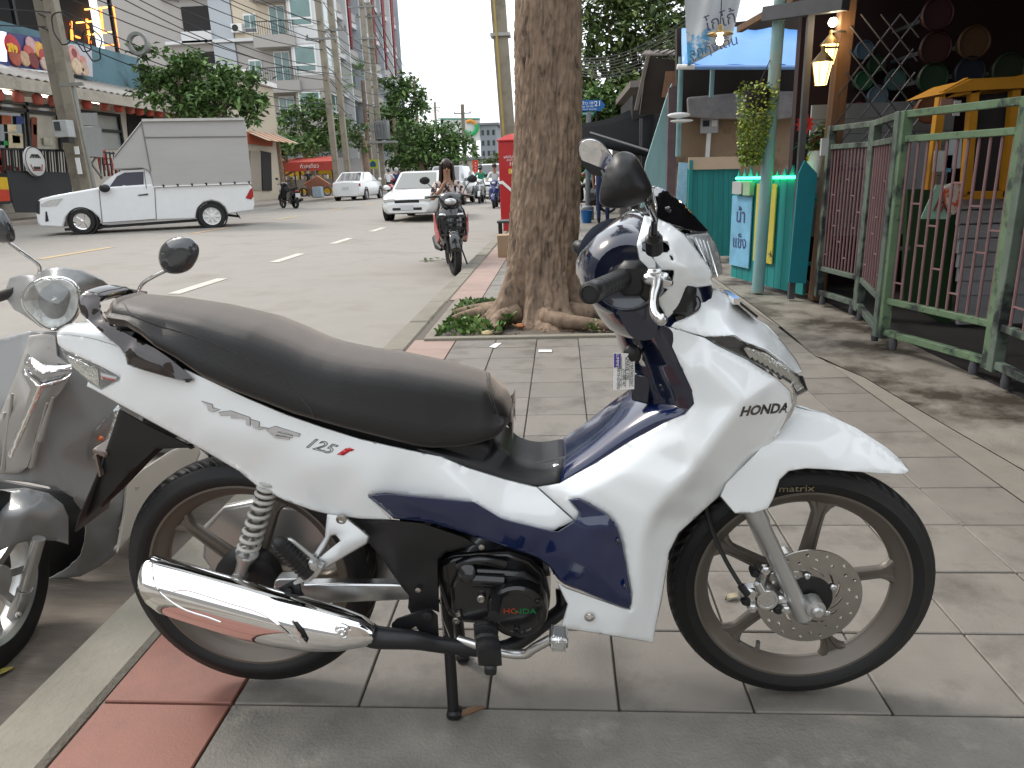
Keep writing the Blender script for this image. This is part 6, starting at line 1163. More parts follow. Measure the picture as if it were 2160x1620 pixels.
# ---- model badge on the tail: chrome bars and outlined numerals
bd = lambda x, y, w=-.1315: Vector(bp(*cA(x, y), w))
BADGE = [[(1240, 1035), (1330, 1060), (1335, 1090), (1395, 1100), (1340, 1118), (1300, 1110), (1285, 1065)],
         [(1385, 1125), (1480, 1112), (1640, 1165), (1645, 1230), (1612, 1222), (1608, 1180), (1560, 1170), (1480, 1168), (1500, 1145), (1400, 1148)],
         [(1645, 1180), (1720, 1200), (1715, 1240), (1790, 1245), (1720, 1262), (1670, 1245)],
         [(1775, 1260), (1850, 1235), (2055, 1300), (2040, 1318), (1900, 1275), (1860, 1278), (1995, 1312), (1985, 1325), (1870, 1300), (1850, 1308), (1970, 1325), (1965, 1340), (1850, 1325), (1795, 1280)]]
for pl in BADGE:
    b_ = MB(); b_.poly([bd(*q) for q in pl]); o = build('badge_letter', b_, mat('badge_silver', (.62, .62, .63), .3, metal=.7, var=.1, vscale=60), BIKE, smooth=False, solid=.003, offs=0); wrap_on(o, [SIDE], .001)
    q3 = [bd(*q) for q in pl]; b_ = MB(); b_.tube([p for k in range(len(q3)) for p in (q3[k], (q3[k]+q3[(k+1) % len(q3)])/2)]+[q3[0]], .0007, 5); wrap_on(build('badge_outline', b_, M_BLK, BIKE), [SIDE], .0012)
wrap_on(lettering('badge_numeral', '125', Vector(bp(*cG(222, 1108), -.134)), Vector(bp(*cG(350, 1140), -.134))-Vector(bp(*cG(100, 1072), -.134)), (.25, 0, 1), .030, M_BLK, BIKE, shear=.55, xs=1.25, ext=0, line=.0006), [SIDE], .0008)
for pl in ([(355, 1165), (415, 1125), (455, 1138), (400, 1172)], [(420, 1140), (405, 1132), (440, 1122), (475, 1135), (455, 1145)]):
    b_ = MB(); b_.poly([Vector(bp(*cG(*q), -.1345)) for q in pl]); o = build('badge_letter', b_, mat('red_decal', (.55, .01, .02), .3, coat=.5, var=0), BIKE, label='red italic letter of the badge', solid=.001, offs=0); wrap_on(o, [SIDE], .0008)
# ---- paper tag on the key: a thing of its own
tg = [bp(*cE(*q), -.13) for q in ((437, 533), (580, 540), (576, 780), (433, 786))]
TAG = thing('key_tag', 'white paper key tag with purple SUMMIT corner hanging from the ignition key', 'tag', tuple(bp(*cE(500, 540), -.13)))
t_ = MB(); t_.prism(tg, (0, .0012, 0)); build('card', t_, mat('tag_card', (.78, .78, .76), .5, var=.04), TAG, smooth=False)
t_ = MB(); t_.prism([bp(*cE(*q), -.1308) for q in ((439, 537), (484, 538), (483, 632), (438, 632))], (0, -.0006, 0)); build('printed_corner', t_, mat('tag_purple', (.06, .03, .28), .5, var=0), TAG, smooth=False)
r_ = (Vector(tg[3])-Vector(tg[0])).normalized(); u_ = (Vector(tg[1])-Vector(tg[0])).normalized()
lettering('tag_print', 'SUMMIT', Vector(bp(*cE(461, 585), -.1322)), r_, u_, .0085, mat('white_print', (.8, .8, .8), .4, var=0), TAG, xs=1.0, ext=.0002)
M_INK = mat('ink', (.02, .02, .03), .6, var=0)
for txt, x, y, s_ in (('MLHJA7602/2567', 560, 665, .0075), ('WAVE 125i', 528, 645, .0085), ('21-๗๒ 47', 505, 700, .0085), ('สีขาว-น้ำเงิน', 470, 705, .009)):
    lettering('tag_writing', txt, Vector(bp(*cE(x, y), -.1322)), r_, u_, s_, M_INK, TAG, ext=.0002)
for x in (546, 517, 489):
    q = MB(); q.tube([bp(*cE(x, 560), -.1318), bp(*cE(x-2, 770), -.1318)], .0003, 4); build('tag_rule', q, M_INK, TAG)
sr = MB(); sr.tube([bp(*cE(548, 600), -.125), bp(*cE(520, 570), -.13), bp(*cE(540, 548), -.1305)], .0009, 6); build('tag_string', sr, M_INK, TAG)
# ================================================================= vehicles, riders, passers-by
M_CARW = mat('car_white', (.74, .75, .75), .3, coat=.8, var=.03); M_CARG = mat('car_grey', (.32, .33, .34), .3, metal=.4, coat=.8, var=.03)
M_CGL = mat('car_glass', (.03, .035, .04), .06, coat=1, var=0); M_CGL2 = mat('car_glass_pale', (.16, .17, .16), .08, coat=1, var=0)
M_TY2 = mat('car_tyre', (.018, .018, .018), .8, var=.1); M_ALLOY = mat('alloy_rim', (.42, .42, .42), .35, metal=.7, var=.05)
M_TAILR = mat('tail_red', (.35, .012, .012), .2, coat=.8, var=0); M_HEAD = mat('head_lamp', (.62, .63, .62), .1, metal=.5, coat=1, var=.2, vscale=20)
M_PLATE = mat('number_plate', (.55, .56, .57), .5, var=.05)
def car_wheel(root, x, y, r, w, side, rim=M_ALLOY, name='wheel', spokes=5):
    e = bpy.data.objects.new(name, None); link(e, root); e.location = (x, y, r); ORG[e] = Vector((0, 0, 0)); s_ = side
    t = MB(); t.ring((0, 0, 0), (0, 1, 0), [(r, -w*.35), (r*.97, -w*.5), (r*.68, -w*.5), (r*.66, w*.5), (r*.97, w*.5), (r, w*.35)], 28); build('tyre', t, M_TY2, e)
    q = MB(); q.lathe((0, s_*w*.28, 0), (0, s_, 0), [(r*.67, -.02), (r*.66, .03), (r*.60, .02), (r*.58, -.03)], 28)
    for i in range(spokes): a = 2*math.pi*i/spokes; q.bar((0, s_*w*.3, 0), (r*.62*math.cos(a), s_*w*.3, r*.62*math.sin(a)), r*.16, .03, up=(0, 1, 0))
    q.lathe((0, s_*w*.3, 0), (0, s_, 0), [(r*.16, -.01), (r*.14, .03), (0, .035)], 14); build('rim', q, rim, e); return e
def car(name, label, loc, rz, L, W_, H_, col, z_lo=.2, z_belt=.88, hood=.95, boot=.75, gh=(-.62, -.18, .40, .62), glass=M_CGL, front=True, plate='', cat='car', wb=.6, extras=True):
    """x forward; gh: greenhouse x stations as fractions of L/2 (rear base, roof rear, roof front, screen base)"""
    t = thing(name, label, cat, (0, 0, 0)); hl = L/2; hw = W_/2; rows = []
    st = [(-1, .55, .9, z_belt*.55), (-.985, .86, .98, z_belt*.93), (-.9, .93, 1, z_belt*.99), (gh[0], .99, 1, z_belt*1.02), (0, 1, 1, z_belt*1.02), (gh[3], .99, 1, z_belt*1.0), (.85, .93, 1, z_belt*.93*hood), (.965, .86, .97, z_belt*.82*hood), (1, .7, .88, z_belt*.55)]
    for fx, wf, lf, zt_ in st:
        w = hw*wf; zl = z_lo+(.05 if abs(fx) > .9 else 0); half = [(0, zl), (w*.85, zl), (w*.97, zl+.08), (w, zl+(zt_-zl)*.45), (w*.99, zl+(zt_-zl)*.7), (w*.95, zt_-.03), (w*.86, zt_+.005), (w*.4, zt_+.03), (0, zt_+.035)]
        rows.append([(fx*hl, y, z) for y, z in half]+[(fx*hl, -y, z) for y, z in half[::-1][1:-1]])
    b = MB(); b.grid(rows, closed=True); n_ = len(rows[0]); b.f += [tuple(range(n_)), tuple(len(b.v)-n_+i for i in range(n_))[::-1]]; b.m += [0, 0]
    o = build('body', b, col, t, ang=50); bm_ = bmesh.new(); bm_.from_mesh(o.data); bmesh.ops.recalc_face_normals(bm_, faces=bm_.faces); bm_.to_mesh(o.data); bm_.free()
    xa, xb, xc, xd = [g*hl for g in gh]; wl, wu = hw*.93, hw*.74; zb, zr = z_belt*1.01, H_
    lowr = [(xa, wl*.9), (xa*.6, wl), (xd*.6, wl), (xd, wl*.88)]; upr = [(xb-.02, wu*.93), (xb*.7, wu), (xc*.7, wu), (xc, wu*.93)]
    g = MB(); rl = [(x, y, zb) for x, y in lowr]+[(x, -y, zb) for x, y in lowr[::-1]]; ru = [(x, y, zr-.03) for x, y in upr]+[(x, -y, zr-.03) for x, y in upr[::-1]]; rt = [(x*.95, y*.85, zr) for x, y in upr]+[(x*.95, -y*.85, zr) for x, y in upr[::-1]]
    g.grid([rl, ru, rt], closed=True); g.f.append(tuple(16+i for i in range(8))); g.m.append(0); o = build('cabin', g, col, t, ang=30); bm_ = bmesh.new(); bm_.from_mesh(o.data); bmesh.ops.recalc_face_normals(bm_, faces=bm_.faces); bm_.to_mesh(o.data); bm_.free()
    def glassq(nm, a, b_, c, d, k=.1, off=.012):
        P = [Vector(p) for p in (a, b_, c, d)]; m_ = sum(P, Vector())/4; nn = (P[1]-P[0]).cross(P[3]-P[0]).normalized(); nn = nn if nn.dot(m_-Vector((0, 0, zb))) > 0 else -nn
        q = MB(); q.poly([m_+(p-m_)*(1-k)+nn*off for p in P]); build(nm, q, glass, t, smooth=False, solid=.006, offs=0)
    glassq('windscreen', rl[3], rl[4], ru[4], ru[3]); glassq('rear_window', rl[7], rl[0], ru[0], ru[7])
    for s_ in (1, -1):
        m0 = lambda a, b_, f: tuple(np.array(a)*(1-f)+np.array(b_)*f)
        A, B_, C_, D_ = rl[0], rl[3], ru[3], ru[0]
        if s_ < 0: A, B_, C_, D_ = [(p[0], -p[1], p[2]) for p in (A, B_, C_, D_)]
        glassq('side_window', m0(A, B_, .06), m0(A, B_, .47), m0(D_, C_, .47), m0(D_, C_, .04), .12, .03); glassq('side_window', m0(A, B_, .51), m0(A, B_, .95), m0(D_, C_, .96), m0(D_, C_, .51), .12, .03)
        q = MB(); q.ball((xd*.86, s_*(hw+.06), zb+.08), (.06, .1, .07), 10, 6); build('door_mirror', q, col, t)
        q = MB(); q.box((hl*.965, s_*hw*.62, z_belt*.70), (.12, W_*.2, .12), bev=.03); build('headlight', q, M_HEAD, t)
        q = MB(); q.box((-hl*.955, s_*hw*.76, z_belt*.82), (.10, W_*.18, .16), bev=.03); build('tail_light', q, M_TAILR, t)
        q = MB(); q.box((hl*.2, s_*hw*.995, z_belt*.5), (L*.5, .02, .02)); build('side_moulding', q, col, t)
    for fx in (-wb, wb*1.02):
        for s_ in (1, -1):
            q = MB(); q.ring((fx*hl, s_*(hw-.10), .33), (0, s_, 0), [(.37, 0), (.37, .108), (.31, .108), (.31, 0)], 24); build('wheel_arch', q, M_BLKF, t); car_wheel(t, fx*hl, s_*(hw-.08), .30, .19, s_)
    q = MB(); q.box((hl*.985, 0, z_belt*.66), (.06, W_*.42, .09), bev=.01); build('grille', q, M_BLKF, t); q = MB(); q.box((hl*.99, 0, z_belt*.42), (.08, W_*.5, .07), bev=.01); build('bumper_intake', q, M_BLKF, t)
    for s_ in (1, -1):
        q = MB(); q.box((s_*(hl*.995+.02), 0, z_belt*(.46 if s_ > 0 else .66)), (.02, .36, .13)); build('plate', q, M_PLATE, t, smooth=False)
    t.location = loc; t.rotation_euler = (0, 0, rz); return t
car('sedan', 'old white sedan driving towards the camera in the near lane', (-4.12, 22.7, -.04), math.radians(-93), 4.25, 1.66, 1.36, M_CARW, z_belt=.84, gh=(-.66, -.3, .18, .5), glass=M_CGL2)
car('sedan', 'white modern sedan parked at the far kerb by the poles', (-11.2, 41.6, .06), math.radians(87), 4.4, 1.7, 1.47, M_CARW, z_belt=.98, gh=(-.78, -.42, .12, .62))
car('station_wagon', 'grey estate car following behind the old white sedan', (-4.9, 33.5, -.02), math.radians(-92), 4.4, 1.75, 1.6, M_CARG, z_belt=.95, gh=(-.96, -.86, .2, .6))
car('van', 'white van in the traffic behind the woman on the scooter', (-3.6, 41, -.05), math.radians(-92), 4.6, 1.75, 1.75, M_CARW, z_belt=1.0, gh=(-.97, -.9, .3, .7))
car('van', 'second white van behind the rider in the white shirt', (-1.5+-.6, 46, -.08), math.radians(-92), 4.6, 1.75, 1.75, M_CARW, z_belt=1.0, gh=(-.97, -.9, .3, .7))
car('sedan', 'silver car far down the street below the round tree', (-9.2, 75, .06), math.radians(90), 4.4, 1.7, 1.45, M_CARG)
# ---- pickup, seen side on
PK = thing('pickup_truck', 'lowered white pickup truck with grey canvas canopy turning across the road', 'pickup', (-10.3, 18.9, .05)); YP = 18.0; PW = 1.72
PN = Vector((-.39, .92, 0)).normalized(); PO = Vector((-12.1, 17.6, 0))            # the truck stands square to the line of sight
def pk(u, v, dy=0): d = Vector(ray(u, v)); c = Vector(CP); return c+d*((PO-c).dot(PN)/d.dot(PN))+PN*dy
low_ = [(79, 470), (76, 452), (80, 424), (84, 419), (120, 411), (165, 403), (205, 396), (320, 388), (330, 390), (525, 387), (532, 397), (537, 430), (535, 444), (480, 452), (474, 437), (462, 427), (446, 423), (430, 427), (418, 440), (413, 462), (330, 465), (215, 475), (207, 458), (193, 446), (172, 441), (152, 446), (139, 458), (133, 480), (85, 478)]
q = MB(); q.prism([pk(*p) for p in low_], PN*PW); build('body', q, M_CARW, PK, ang=30, bevel=.04)
q = MB(); A = [pk(*p, .06) for p in ((203, 398), (240, 368), (258, 359), (304, 357), (314, 362), (323, 390))]; A2 = [pk(*p, .20) for p in ((203, 398), (244, 367), (262, 358), (302, 356), (311, 361), (320, 390))]
B_ = [p+PN*(PW-.12) for p in A]; q.grid([A, B_]); q.f += [tuple(range(6)), tuple(11-i for i in range(6))]; q.m += [0, 0]; o = build('cabin', q, M_CARW, PK, smooth=False)
bm_ = bmesh.new(); bm_.from_mesh(o.data); bmesh.ops.holes_fill(bm_, edges=bm_.edges); bmesh.ops.recalc_face_normals(bm_, faces=bm_.faces); bm_.to_mesh(o.data); bm_.free()
for nm, pts, m, dy in (('side_window', [(227, 399), (246, 372), (262, 364), (302, 362), (303, 395)], mat('tinted_glass', (.06, .06, .085), .08, coat=1, var=0), .045), ('door_handle', [(291, 411), (312, 408), (313, 411), (292, 413)], M_BLKF, -.02), ('headlight', [(86, 431), (104, 422), (133, 418), (120, 434), (88, 436)], M_HEAD, -.012), ('fog_recess', [(96, 446), (99, 446), (103, 466), (96, 468)], M_BLKF, -.012), ('tail_light', [(527, 400), (532, 396), (535, 414), (530, 421), (518, 418)], M_TAILR, -.014), ('front_grille', [(74, 425), (84, 424), (84, 452), (77, 450)], M_BLKF, -.01), ('sill', [(133, 482), (415, 462), (415, 468), (135, 488)], M_BLKF, .12), ('window_sticker', [(258, 391), (264, 391), (264, 397), (258, 397)], M_PAP, .042), ('window_sticker', [(266, 395), (300, 392), (300, 395), (267, 398)], M_PAP, .042)):
    q = MB(); q.prism([pk(*p, dy) for p in pts], PN*.02); build(nm, q, m, PK, smooth=False)
for a, b in (((209, 402), (216, 470)), ((326, 392), (330, 462)), ((216, 470), (330, 462)), ((304, 360), (309, 398))): q = MB(); q.bar(pk(*a, -.003), pk(*b, -.003), .018, .012); build('door_gap', q, M_BLKF, PK)
q = MB(); q.ball(pk(222, 397, -.1), (.14, .08, .10), 12, 8); build('door_mirror', q, M_BLKF, PK)
for nm, (u, v), r, rim in (('front_wheel', (174, 467), .30, M_CHR), ('rear_wheel', (447, 456), .335, M_WHF)):
    for s_ in (-1, 1):
        c = pk(u, v); zz = c.z; e = car_wheel(PK, 0, 0, r, .22, s_, rim, nm, 5 if rim is M_CHR else 8); e.location = c+PN*(.09 if s_ < 0 else PW-.09)-ORG[PK]; e.rotation_euler = (0, 0, .40+(-.14 if nm == 'front_wheel' else 0))
    q = MB(); q.ring(pk(u, v, -.004), PN, [(r*1.15, 0), (r*1.04, 0), (r*1.04, .3), (r*1.15, .3)], 28); build('wheel_arch', q, M_BLKF, PK)
M_TARP = mat('grey_canvas', hexc('A6A4A1'), .8, var=.06, vscale=1.5, stretch=(.4, 1, 3), bump=.12, bscale=4)
q = MB(); can = [(239, 358), (240, 328), (298, 255), (302, 253), (514, 251), (518, 262), (531, 378), (529, 388), (327, 397), (322, 392), (316, 362), (300, 355), (262, 357)]
q.prism([pk(*p, -.02) for p in can], PN*(PW+.04)); build('canopy', q, M_TARP, PK, ang=30, bevel=.03)
for a, b in (((305, 290), (520, 288)), ((298, 256), (318, 360)), ((300, 258), (241, 332))): q = MB(); q.bar(pk(*a, -.03), pk(*b, -.03), .025, .02); build('canopy_seam', q, mat('canvas_seam', hexc('6E6C68'), .8), PK)
q = MB(); q.bar(pk(325, 394, -.03), pk(530, 386, -.03), .05, .03); build('canopy_rail', q, M_WHF, PK); q = MB(); q.bar(pk(300, 254, -.03), pk(515, 251, -.03), .11, .06); build('canopy_roll', q, mat('canvas_pale', hexc('B5B3AE'), .8), PK)
for i in range(7): q = MB(); p = pk(345+i*30, 392-i*1.2, -.05); q.box(p, (.05, .02, .06)); build('canopy_hook', q, M_BLKF, PK)
q = MB(); q.bar(pk(480, 455, .4), pk(505, 458, .4), .06); q.bar(pk(497, 449, .3), pk(507, 462, .3), .03); build('tow_hook', q, M_BLKF, PK)
# ---- people: one continuous skinned body
SKIN = mat('skin', (.36, .20, .13), .55, var=.05); HAIRM = mat('hair_dark', (.03, .016, .011), .45, var=.2, vscale=30)
def person(label, loc, rz, pose, shirt, legs, feet, hair='short', scale=1., helmet=None, sleeve=.55, skin=SKIN, face=False, group=None):
    J = {'pel': (0, 0, .95), 'sp': (.0, 0, 1.12), 'ch': (0, 0, 1.33), 'nk': (.0, 0, 1.48), 'hd0': (.02, 0, 1.56), 'hd1': (.02, 0, 1.66), 'hd2': (.01, 0, 1.72)}
    for s_, n in ((1, 'l'), (-1, 'r')):
        J.update({'sh'+n: (0, s_*.18, 1.42), 'el'+n: (0, s_*.23, 1.13), 'wr'+n: (.06, s_*.23, .9), 'ha'+n: (.08, s_*.22, .83), 'hp'+n: (0, s_*.09, .90), 'kn'+n: (.02, s_*.1, .5), 'an'+n: (0, s_*.1, .09), 'to'+n: (.17, s_*.11, .03)})
    J.update(pose)
    E = [('pel', 'sp'), ('sp', 'ch'), ('ch', 'nk'), ('nk', 'hd0'), ('hd0', 'hd1'), ('hd1', 'hd2')]
    for n in 'lr': E += [('ch', 'sh'+n), ('sh'+n, 'el'+n), ('el'+n, 'wr'+n), ('wr'+n, 'ha'+n), ('pel', 'hp'+n), ('hp'+n, 'kn'+n), ('kn'+n, 'an'+n), ('an'+n, 'to'+n)]
    RAD = {'pel': (.13, .105), 'sp': (.12, .10), 'ch': (.135, .105), 'nk': (.05, .05), 'hd0': (.062, .07), 'hd1': (.075, .088), 'hd2': (.05, .06), 'sh': (.062, .062), 'el': (.042, .042), 'wr': (.028, .028), 'ha': (.032, .022), 'hp': (.095, .095), 'kn': (.06, .06), 'an': (.04, .045), 'to': (.04, .03)}
    for n, s_ in (('l', 1), ('r', -1)):                            # five short fingers on each hand
        h = Vector(J['ha'+n]); d = (h-Vector(J['wr'+n])).normalized(); sd = d.cross(Vector((0, 0, 1))); sd = sd.normalized() if sd.length > .1 else Vector((1, 0, 0)); 
        for k in range(4): J['f%d%s' % (k, n)] = tuple(h+d*(.07-.008*abs(k-1.4))+sd*(k-1.5)*.019); E.append(('ha'+n, 'f%d%s' % (k, n)))
        J['f4'+n] = tuple(h+d*.02+sd*.045); E.append(('ha'+n, 'f4'+n))
    names = list(J); idx = {k: i for i, k in enumerate(names)}
    me = bpy.data.meshes.new('tmp'); me.from_pydata([J[k] for k in names], [(idx[a], idx[b]) for a, b in E], []); o = bpy.data.objects.new('tmp', me); COL.objects.link(o)
    o.modifiers.new('sk', 'SKIN').use_smooth_shade = True
    for i, k in enumerate(names):
        r = RAD.get(k) or RAD.get(k[:2]) or (.0095, .0095); me.skin_vertices[0].data[i].radius = r if k[0] != 'f' or k in RAD else (.0095, .0095); me.skin_vertices[0].data[i].use_root = (k == 'pel')
    su = o.modifiers.new('su', 'SUBSURF'); su.levels = su.render_levels = 1
    dg = bpy.context.evaluated_depsgraph_get(); nm = bpy.data.meshes.new_from_object(o.evaluated_get(dg)); bpy.data.objects.remove(o)
    t = thing('person', label, 'person', (0, 0, 0), group); ob = bpy.data.objects.new('body', nm); link(ob, t); ORG[ob] = Vector((0, 0, 0)); nm.materials.clear()
    for m in (skin, shirt, legs, feet): nm.materials.append(m)
    Pj = {k: Vector(v) for k, v in J.items()}
    def kind(c):
        best = None
        for a, b in E:
            A = Pj[a]; d = Pj[b]-A; tt = max(0, min(1, (c-A).dot(d)/max(d.length_squared, 1e-9))); q = (c-(A+d*tt)).length-.5*((RAD.get(a) or RAD.get(a[:2]) or (.01,))[0])
            if best is None or q < best[0]: best = (q, a, b, tt)
        _, a, b, tt = best
        if b[:2] in ('sp', 'ch') or (a == 'ch' and b != 'nk'): return 1
        if a == 'ch': return 1 if tt < .5 else 0
        if a[:2] == 'sh': return 1 if tt < sleeve*2 else 0
        if a[:2] == 'el': return 1 if sleeve > .5 and tt < (sleeve-.5)*2 else 0
        if a == 'pel' or a[:2] == 'hp' or (a[:2] == 'kn' and tt < .9): return 2
        if a[:2] in ('an', 'kn'): return 3
        return 0
    for p in nm.polygons: p.material_index = kind(p.center); p.use_smooth = True
    hd = Vector(J['hd1']); up = (Vector(J['hd2'])-Vector(J['nk'])).normalized()
    if helmet is not None:
        q = MB(); q.ball(hd+up*.03+Vector((-.01, 0, 0)), (.135, .125, .14), 16, 10); build('helmet', q, helmet, t); q = MB(); q.ball(hd+Vector((.05, 0, 0)), (.10, .105, .06), 12, 8); build('visor_gap', q, mat('visor_dark', (.02, .02, .025), .15, coat=1), t)
    else:
        q = MB(); q.ball(hd+up*.035+Vector((-.02, 0, 0)), (.105, .092, .10), 16, 10)
        if hair == 'long':
            rows = []
            for z, rx, ry, bx in ((.07, .07, .07, 0), (.05, .1, .097, -.01), (0, .105, .105, -.03), (-.1, .075, .11, -.05), (-.22, .06, .125, -.055), (-.36, .05, .12, -.05), (-.44, .03, .09, -.045)):
                rows.append([(hd.x+bx+rx*math.cos(a), hd.y+ry*math.sin(a)*(1+.04*math.sin(9*a)), hd.z+z) for a in np.linspace(.75, 2*math.pi-.75, 30)])
            q.grid(rows)
        build('hair', q, HAIRM, t, solid=.012 if hair == 'long' else 0)
        for s_ in (1, -1): q = MB(); q.ball(hd+Vector((-.01, s_*.082, -.02)), (.018, .012, .03), 8, 6); build('ear', q, skin, t)
    if face or helmet is None:
        q = MB(); q.ball(hd+Vector((.085, 0, -.03)), (.022, .014, .022), 8, 6); build('nose', q, skin, t)
        for s_ in (1, -1): q = MB(); q.ball(hd+Vector((.078, s_*.034, .0)), (.012, .016, .008), 8, 6); build('eye', q, M_BLKF, t); q = MB(); q.box(hd+Vector((.083, s_*.035, .022)), (.01, .036, .007)); build('eyebrow', q, HAIRM, t)
        q = MB(); q.ball(hd+Vector((.072, 0, -.068)), (.012, .025, .008), 8, 6); build('mouth', q, mat('lips', (.3, .09, .08), .4), t)
    t.location = loc; t.rotation_euler = (0, 0, rz); t.scale = (scale,)*3; return t
def ride(dz=0., lean=.06, hands=(.42, 1.02), kx=.36, foot=(.42, .33)):
    d = {'pel': (0, 0, .84+dz), 'sp': (.03, 0, 1.0+dz), 'ch': (lean, 0, 1.22+dz), 'nk': (lean+.03, 0, 1.37+dz), 'hd0': (lean+.05, 0, 1.44+dz), 'hd1': (lean+.06, 0, 1.54+dz), 'hd2': (lean+.05, 0, 1.6+dz)}
    for s_, n in ((1, 'l'), (-1, 'r')): d.update({'sh'+n: (lean, s_*.18, 1.31+dz), 'el'+n: (.2, s_*.27, 1.1+dz), 'wr'+n: (hands[0]-.07, s_*.27, hands[1]+.02), 'ha'+n: (hands[0], s_*.27, hands[1]), 'hp'+n: (.02, s_*.1, .82+dz), 'kn'+n: (kx, s_*.17, .74+dz), 'an'+n: (foot[0]-.1, s_*.2, foot[1]+.06), 'to'+n: (foot[0]+.08, s_*.2, foot[1])})
    return d
# ---- scooters
def scooter(name, label, loc, rz, body, accent, seatm=M_BLK, r=.27, basket=False, flare=True, cat='motorcycle', box=False, steer=0.):
    t = thing(name, label, cat, (0, 0, 0)); wbs = .64
    for nm, x in (('front_wheel', wbs), ('rear_wheel', -wbs)):
        e = bpy.data.objects.new(nm, None); link(e, t); e.location = (x, 0, r); ORG[e] = Vector((0, 0, 0)); e.rotation_euler = (0, 0, steer if x > 0 else 0)
        q = MB(); tw = .05 if x > 0 else .06; q.ring((0, 0, 0), (0, 1, 0), [(r, -tw*.3), (r*.97, -tw*.8), (r*.84, -tw), (r*.78, -tw*.8), (r*.78, tw*.8), (r*.84, tw), (r*.97, tw*.8), (r, tw*.3)], 36); build('tyre', q, M_TY2, e)
        q = MB(); q.ring((0, 0, 0), (0, 1, 0), [(r*.79, -tw*.6), (r*.72, -tw*.4), (r*.72, tw*.4), (r*.79, tw*.6)], 36)
        for i in range(5): a = 2*math.pi*i/5; q.bar((0, 0, 0), (r*.75*math.cos(a), 0, r*.75*math.sin(a)), .03, .03, up=(0, 1, 0))
        build('rim', q, M_BLKF if accent is not None else M_ALLOY, e)
        if x > 0: q = MB(); q.ring((0, -.05, 0), (0, 1, 0), [(.10, -.003), (.06, -.003), (.06, .003), (.10, .003)], 24); build('brake_disc', q, M_STEEL, e)
        q = MB(); q.lathe((0, 0, 0), (0, 1, 0), [(.03, -.06), (.045, -.03), (.045, .03), (.03, .06)], 16); build('hub', q, M_BLKF, e)
    for s_ in (-1, 1): q = MB(); q.tube([(wbs+.0, s_*.075, r), (wbs-.13, s_*.075, r+.34)], [.02, .022], 10); build('fork_leg', q, M_BLKF, t)
    q = MB(); rows = [[((wbs)+(r+.035)*math.cos(a)*1.0, y, r+(r+.035)*math.sin(a)-.012*abs(y/.06)**2*1.2) for y in np.linspace(-.065, .065, 7)] for a in np.linspace(.15, 2.6, 14)]; q.grid(rows); build('front_fender', q, M_BLKG if accent is not None else body, t, solid=.005)
    # front shield: outer skin lofted
    rows = []
    for z, xf, w in ((.36, .44, .13), (.46, .46, .17), (.58, .47, .20), (.70, .45, .215), (.82, .40, .19), (.92, .345, .13), (.97, .31, .09)): rows.append([(xf-.16*(abs(y)**1.7), y*w, z) for y in np.linspace(-1, 1, 11)])
    q = MB(); q.grid(rows); build('front_shield', q, body, t, solid=.012, ang=60)
    rows = [[(xf-.05-.10*(abs(y)**1.5), y*w*.92, z) for y in np.linspace(-1, 1, 9)] for z, xf, w in ((.30, .36, .13), (.5, .37, .19), (.72, .36, .2), (.9, .3, .12))]; q = MB(); q.grid([r_[::-1] for r_ in rows]); build('inner_shield', q, M_BLK, t, solid=.01)
    if accent is not None:
        for s_ in (-1, 1): q = MB(); q.prism([(.33, s_*.19, .40), (.40, s_*.16, .48), (.37, s_*.215, .74), (.30, s_*.225, .80), (.27, s_*.225, .55)], (0, s_*.012, 0)); build('shield_flank', q, accent, t, bevel=.006)
    q = MB(); q.prism([(-.05, -.13, .30), (.36, -.13, .30), (.36, .13, .30), (-.05, .13, .30)], (0, 0, .05)); build('floorboard', q, M_BLK, t)
    # rear body and seat
    rows = []
    for x, zl, zu, w in ((-.02, .34, .66, .12), (-.18, .33, .70, .155), (-.45, .40, .74, .165), (-.7, .52, .76, .13), (-.92, .66, .78, .05)):
        rows.append([(x, -w*.7, zu), (x, -w, zl+(zu-zl)*.6), (x, -w*.92, zl), (x, w*.92, zl), (x, w, zl+(zu-zl)*.6), (x, w*.7, zu)])
    q = MB(); q.grid(rows, closed=True); q.f += [tuple(range(6)), tuple(24+i for i in range(6))[::-1]]; q.m += [0, 0]; o = build('rear_body', q, accent if accent is not None else body, t, ang=40, bevel=.01); bm_ = bmesh.new(); bm_.from_mesh(o.data); bmesh.ops.recalc_face_normals(bm_, faces=bm_.faces); bm_.to_mesh(o.data); bm_.free()
    q = MB(); rows = [[(x, y*w, z+.03*(1-abs(y)**3)) for y in np.linspace(-1, 1, 9)]+[(x, w*.8, z-.05), (x, -w*.8, z-.05)] for x, z, w in ((.0, .69, .09), (-.06, .735, .12), (-.3, .745, .15), (-.5, .79, .145), (-.8, .825, .11), (-.88, .82, .07))]; q.grid(rows, closed=True); q.f += [tuple(range(11)), tuple(len(q.v)-11+i for i in range(11))[::-1]]; q.m += [0, 0]; build('seat', q, seatm, t, ang=60)
    q = MB(); q.bar((-.72, -.1, .80), (-.95, -.08, .84), .025); q.bar((-.72, .1, .80), (-.95, .08, .84), .025); q.bar((-.95, -.09, .84), (-.95, .09, .84), .025); build('grab_rail', q, M_BLKF, t)
    q = MB(); q.box((-.93, 0, .70), (.05, .16, .07), bev=.015); build('tail_light', q, M_TAILR, t); q = MB(); q.box((-.98, 0, .54), (.015, .2, .16)); build('plate', q, M_PLATE, t); q = MB(); q.box((-.95, 0, .6), (.05, .12, .16)); build('rear_mudguard', q, M_BLK, t)
    q = MB(); q.box((-.35, 0, .30), (.5, .2, .17), bev=.04); q.lathe((-.55, .1, .3), (0, 1, 0), [(.13, -.03), (.13, .06), (.1, .075)], 20); build('engine', q, M_ENG, t)
